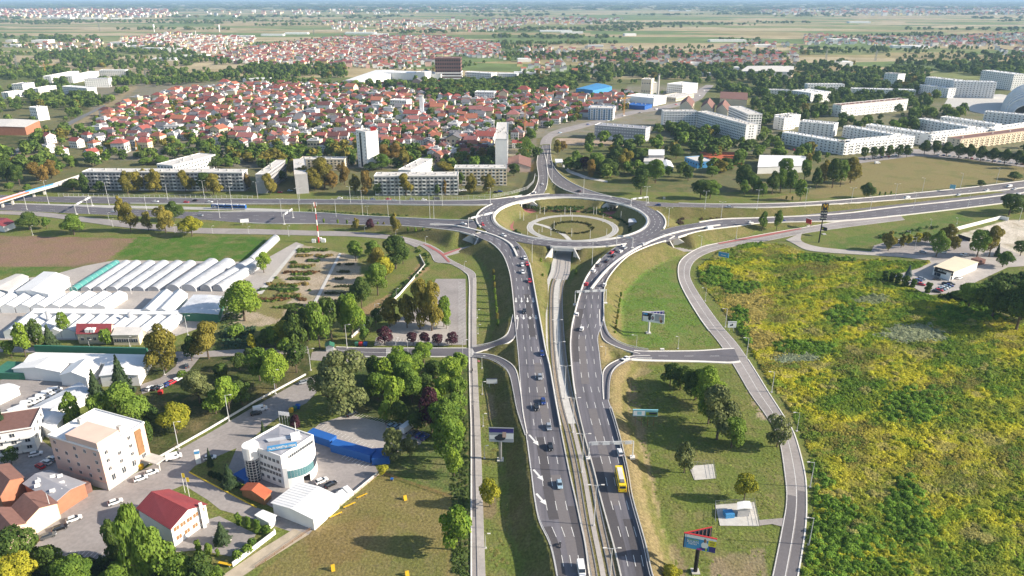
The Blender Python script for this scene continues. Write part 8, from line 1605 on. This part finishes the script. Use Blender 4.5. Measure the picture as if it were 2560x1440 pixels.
# bus shelter, play equipment of the dog field, bins, planters
bs = empty('bus_shelter', P(1398, 416)); tag(bs, 'white framed bus stop structure beside the northern road', 'shelter'); mb = MB(); mb.box((0, 4, 4.2), (7, 16, .5)); mb.build('roof', 'wall_white', bs)
for i in range(5): mb = MB(); mb.box((-3, -3.5 + i * 3.7, 0), (.5, .6, 4), bottom=True); mb.box((3, -3.5 + i * 3.7, 0), (.5, .6, 4), bottom=True); mb.build('column', 'wall_white', bs)
def dog_kit(u, v, lab, size, rz, m='yellow', nm='agility_obstacle'):
    o = empty(nm, P(u, v), rz); tag(o, lab, 'obstacle', 'dog agility obstacles'); x, y, z = size
    if z > 1.2: mb = MB(); mb.hexa([(-x / 2, -y / 2, 0), (x / 2, -y / 2, 0), (x / 2, -y / 2 + .15, 0), (-x / 2, -y / 2 + .15, 0)], [(-x / 2, 0, z), (x / 2, 0, z), (x / 2, .15, z), (-x / 2, .15, z)]); mb.build('ramp', m, o); mb = MB(); mb.hexa([(-x / 2, y / 2 - .15, 0), (x / 2, y / 2 - .15, 0), (x / 2, y / 2, 0), (-x / 2, y / 2, 0)], [(-x / 2, .16, z), (x / 2, .16, z), (x / 2, .31, z), (-x / 2, .31, z)]); mb.build('ramp', m, o)
    else: mb = MB(); mb.box((0, 0, z - .15), (x, y, .15), bottom=True); mb.build('plank', m, o); mb = MB(); mb.box((-x * .35, 0, 0), (.2, y * .9, z - .15), bottom=True); mb.box((x * .35, 0, 0), (.2, y * .9, z - .15), bottom=True); mb.build('support', 'steel', o)
dog_kit(1013, 1248, 'small yellow A-frame ramp near the grove fence', (1.0, 1.4, 1.3), .4); dog_kit(833, 1424, 'yellow A-frame ramp alone in the dry field', (1.0, 1.5, 1.6), .3); dog_kit(1018, 1438, 'yellow A-frame ramp at the bottom frame edge', (1.0, 1.4, 1.3), .3); dog_kit(840, 1290, 'yellow balance plank closest to the warehouse', (4.0, .4, .6), .66); dog_kit(874, 1266, 'yellow balance plank, middle of the three by the wall', (4.0, .45, .7), .66); dog_kit(905, 1243, 'yellow balance plank closest to the lamp pole', (3.6, .4, .7), .66); dog_kit(563, 1414, 'yellow bench by the white garden wall', (4, .8, .8), -.25); dog_kit(980, 1201, 'small blue tub on the grass near the fence', (.9, .9, .8), 0, 'blue')
for u, v, m, lab in ((729, 1030, 'yellow', 'yellow recycling bin beside the street'), (737, 1026, 'green_metal', 'green recycling bin between the yellow and blue ones'), (745, 1021, 'blue', 'blue recycling bin beside the street'), (892, 864, 'green_metal', 'green container beside the zebra crossing'), (902, 864, 'red', 'red container beside the zebra crossing'), (914, 864, 'blue', 'blue container beside the zebra crossing'), (352, 1172, 'yellow', 'yellow bin beside the pink building'), (334, 858, 'yellow', 'yellow box before the cream annex'), (402, 985, 'red', 'small red box on the nursery lawn'), (2494, 640, 'green_metal', 'green waste container behind the restaurant')):
    o = empty('recycling_bin', P(u, v)); tag(o, lab, 'bin'); mb = MB(); mb.hexa([(-.7, -.6, 0), (.7, -.6, 0), (.7, .6, 0), (-.7, .6, 0)], [(-.85, -.75, 1.5), (.85, -.75, 1.5), (.85, .75, 1.5), (-.85, .75, 1.5)]); mb.build('body', m, o); mb = MB(); mb.hexa([(-.88, -.78, 1.5), (.88, -.78, 1.5), (.88, .78, 1.5), (-.88, .78, 1.5)], [(-.5, -.4, 1.9), (.5, -.4, 1.9), (.5, .4, 1.9), (-.5, .4, 1.9)]); mb.build('lid', m, o)
# power line towers on the plain
def pylon(u, v, vt, lab):
    p = P(u, v); h = HT(u, v, vt); o = empty('power_pylon', p); tag(o, lab, 'pylon', 'power line pylons'); mb = MB(); w = h * .09
    for s in (-w, w):
        for t in (-w, w): mb.tube((s, t, 0), (s * .15, t * .15, h), .35, .2, 4)
    for k in range(8):
        z0, z1 = h * k / 8, h * (k + 1) / 8; a, b = w * (1 - .85 * k / 8), w * (1 - .85 * (k + 1) / 8); mb.tube((-a, -a, z0), (b, -b, z1), .18, .18, 4, False); mb.tube((a, -a, z0), (-b, -b, z1), .18, .18, 4, False)
    mb.build('lattice', 'steel', o); mb = MB()
    for z, l in ((.72, .22), (.84, .17), (.95, .12)): mb.tube((-h * l, 0, h * z), (h * l, 0, h * z), .3, .3, 4)
    mb.build('crossarms', 'steel', o)
for i, (u, v, vt) in enumerate(((366, 203, 176), (46, 178, 136), (785, 88, 72), (1252, 105, 72), (2064, 150, 122), (2188, 152, 126), (1450, 68, 52), (250, 78, 58))): pylon(u, v, vt, 'grey lattice power pylon, %s of those on the plain counted from the tall chimney tower' % ORD[i] if False else '%s lattice power pylon counted from the western estate outwards' % ORD[i])
for k_ in range(2):
    mb = MB(); q = P(*((1310, 412), (1560, 372))[k_]);
    o_ = empty('utility_box', P(*((1660, 498), (1655, 880))[k_])); tag(o_, ('small concrete base on the park lawn', 'small grey cabinet beside the side street')[k_], 'cabinet'); mb.box((0, 0, 0), (1.6, 1.0, 1.5), bottom=True); mb.build('body', 'concrete', o_); mb = MB(); mb.box((0, 0, 1.5), (1.8, 1.2, .12), bottom=True); mb.build('lid', 'concrete_pale', o_)
# ------------------------------------------------------------------ labels of repeated things: look, the landmark they stand by, and their place in the count from it
MARKS = [((1420, 560), 'ring centre'), ((1410, 637), 'tram tunnel'), ((1621, 832), 'watch billboard'), ((1738, 1430), 'school billboard'), ((1552, 1210), 'yellow bus'), ((1526, 1145), 'gantry before the bus'), ((1251, 1150), 'car billboard'), ((1229, 960), 'blank white billboard'), ((700, 1180), 'showroom'), ((760, 1290), 'box warehouse'), ((260, 1200), 'pink building'), ((430, 1300), 'crimson-roofed workshop'), ((150, 1250), 'skylight shop'), ((235, 855), 'crimson mansard house'), ((200, 920), 'green-edged nursery roof'), ((260, 800), 'glasshouse banks'), ((430, 690), 'tunnel greenhouses'), ((797, 606), 'red and white mast'), ((760, 700), 'allotment rows'), ((1060, 780), 'marked car park'), ((850, 1030), 'great willow'), ((1060, 990), 'grove by the service road'), ((900, 1380), 'dog field'), ((2390, 680), 'fast food restaurant'), ((2047, 605), 'golden arches pylon'), ((2460, 600), 'gravel yard'), ((1860, 900), 'bend of the side street'), ((1790, 1060), 'lone tree clump'), ((1840, 1290), 'fenced cabin'), ((1990, 1200), 'meadow road'), ((572, 523), 'blue tram'), ((32, 512), 'footbridge'), ((400, 480), 'long grey block'), ((700, 480), 'end-on gables'), ((1040, 489), 'balcony block'), ((1200, 478), 'beige block'), ((917, 417), 'white tower'), ((1252, 402), 'striped slab'), ((1041, 296), 'round church'), ((1312, 340), 'orange crane'), ((1350, 440), 'northern ramp'), ((1400, 412), 'bus stop frame'), ((1560, 350), 'dark office'), ((1760, 335), 'curved white slab'), ((1800, 400), 'tennis courts'), ((1640, 400), 'arched sports hall'), ((1950, 410), 'saw-roofed school'), ((2030, 375), 'white estate front'), ((2350, 440), 'dry field'), ((2200, 395), 'tree-lined parking'), ((2450, 400), 'dark tree row'), ((2500, 280), 'ribbed arena'), ((1500, 300), 'light blue block'), ((1600, 260), 'blue-annex warehouse'), ((1700, 250), 'far junction'), ((345, 388), 'small yellow crane'), ((60, 310), 'brick-banded hall'), ((1300, 260), 'church-side lanes'), ((480, 300), 'western lanes'), ((640, 300), 'straight northern street'), ((760, 280), 'cream lanes'), ((880, 260), 'lanes under the factory'), ((180, 590), 'brown field'), ((500, 620), 'green field'), ((1850, 540), 'eastern lawn wedge'), ((2250, 520), 'eastern highway'), ((1000, 560), 'western ramp'), ((1330, 900), 'southbound carriageway'), ((1450, 800), 'northbound carriageway'), ((470, 960), 'nursery park'), ((310, 1400), 'poplar corner'), ((700, 950), 'park by the street'), ((560, 1370), 'paved garden'), ((1700, 470), 'park lawn'), ((1950, 470), 'school grove'), ((2500, 780), 'thicket by the restaurant'), ((1530, 430), 'northern park')]
MK = [(P(u, v), s) for (u, v), s in MARKS]
def ordinal(n): return '%d%s' % (n, 'th' if 10 <= n % 100 <= 20 else {1: 'st', 2: 'nd', 3: 'rd'}.get(n % 10, 'th'))
def label_all():
    groups = {}
    for o, look, p in AUTO:
        d = sorted(((p - q).length, i) for i, (q, s) in enumerate(MK))[0]; groups.setdefault((look, d[1]), []).append((d[0], o))
    for (look, i), L in groups.items():
        L.sort(key=lambda t: t[0]); s = MK[i][1]
        for k, (dist, o) in enumerate(L):
            o['label'] = ('%s standing by the %s' % (look, s)) if len(L) == 1 else ('%s, %s of its kind outward from the %s' % (look, ordinal(k + 1), s))
label_all()
def adopt(child, parent):
    """a piece built on its own that belongs to a building becomes a part of it"""
    L = {o.get('label'): o for o in COL.objects if o.get('label')}; c, p = L.get(child), L.get(parent)
    if c is None or p is None: print('adopt failed', child); return
    for m in list(c.children): w = c.location + m.location; m.parent = p; m.location = w - p.location; m.name = c.name.split('.')[0]
    bpy.data.objects.remove(c)
adopt('green metal roof edge of the long nursery building', 'long white nursery roof with green edging, farther half')
adopt('yellow awning on the cream shop front', 'brown-roofed shop with yellow awning on the street')
adopt('brown shop canopy with white edge along the street', 'grey metal-roofed shop with square skylights and orange fascia')
adopt('white striped entrance canopy with red steps', 'brown-roofed shop with yellow awning on the street')
# ------------------------------------------------------------------ air
def haze():
    mb = MB(); q = [(-60000, -400), (60000, -400), (60000, 88000), (-60000, 88000)]
    mb.hexa([(x, y, -2.0) for x, y in q], [(x, y, 175.0) for x, y in q])
    m = bpy.data.materials.new('air'); m.use_nodes = True; N = m.node_tree.nodes
    N.remove(N['Principled BSDF']); v = N.new('ShaderNodeVolumePrincipled')
    v.inputs['Color'].default_value = (0.48, 0.72, 1.0, 1); v.inputs['Density'].default_value = HAZE
    v.inputs['Anisotropy'].default_value = 0.0
    m.node_tree.links.new(v.outputs[0], N['Material Output'].inputs['Volume'])
    o = mb.build('haze', m); stuff(o, 'pale blue summer haze over the plain', 'haze')
HAZE = 0.00006
haze()
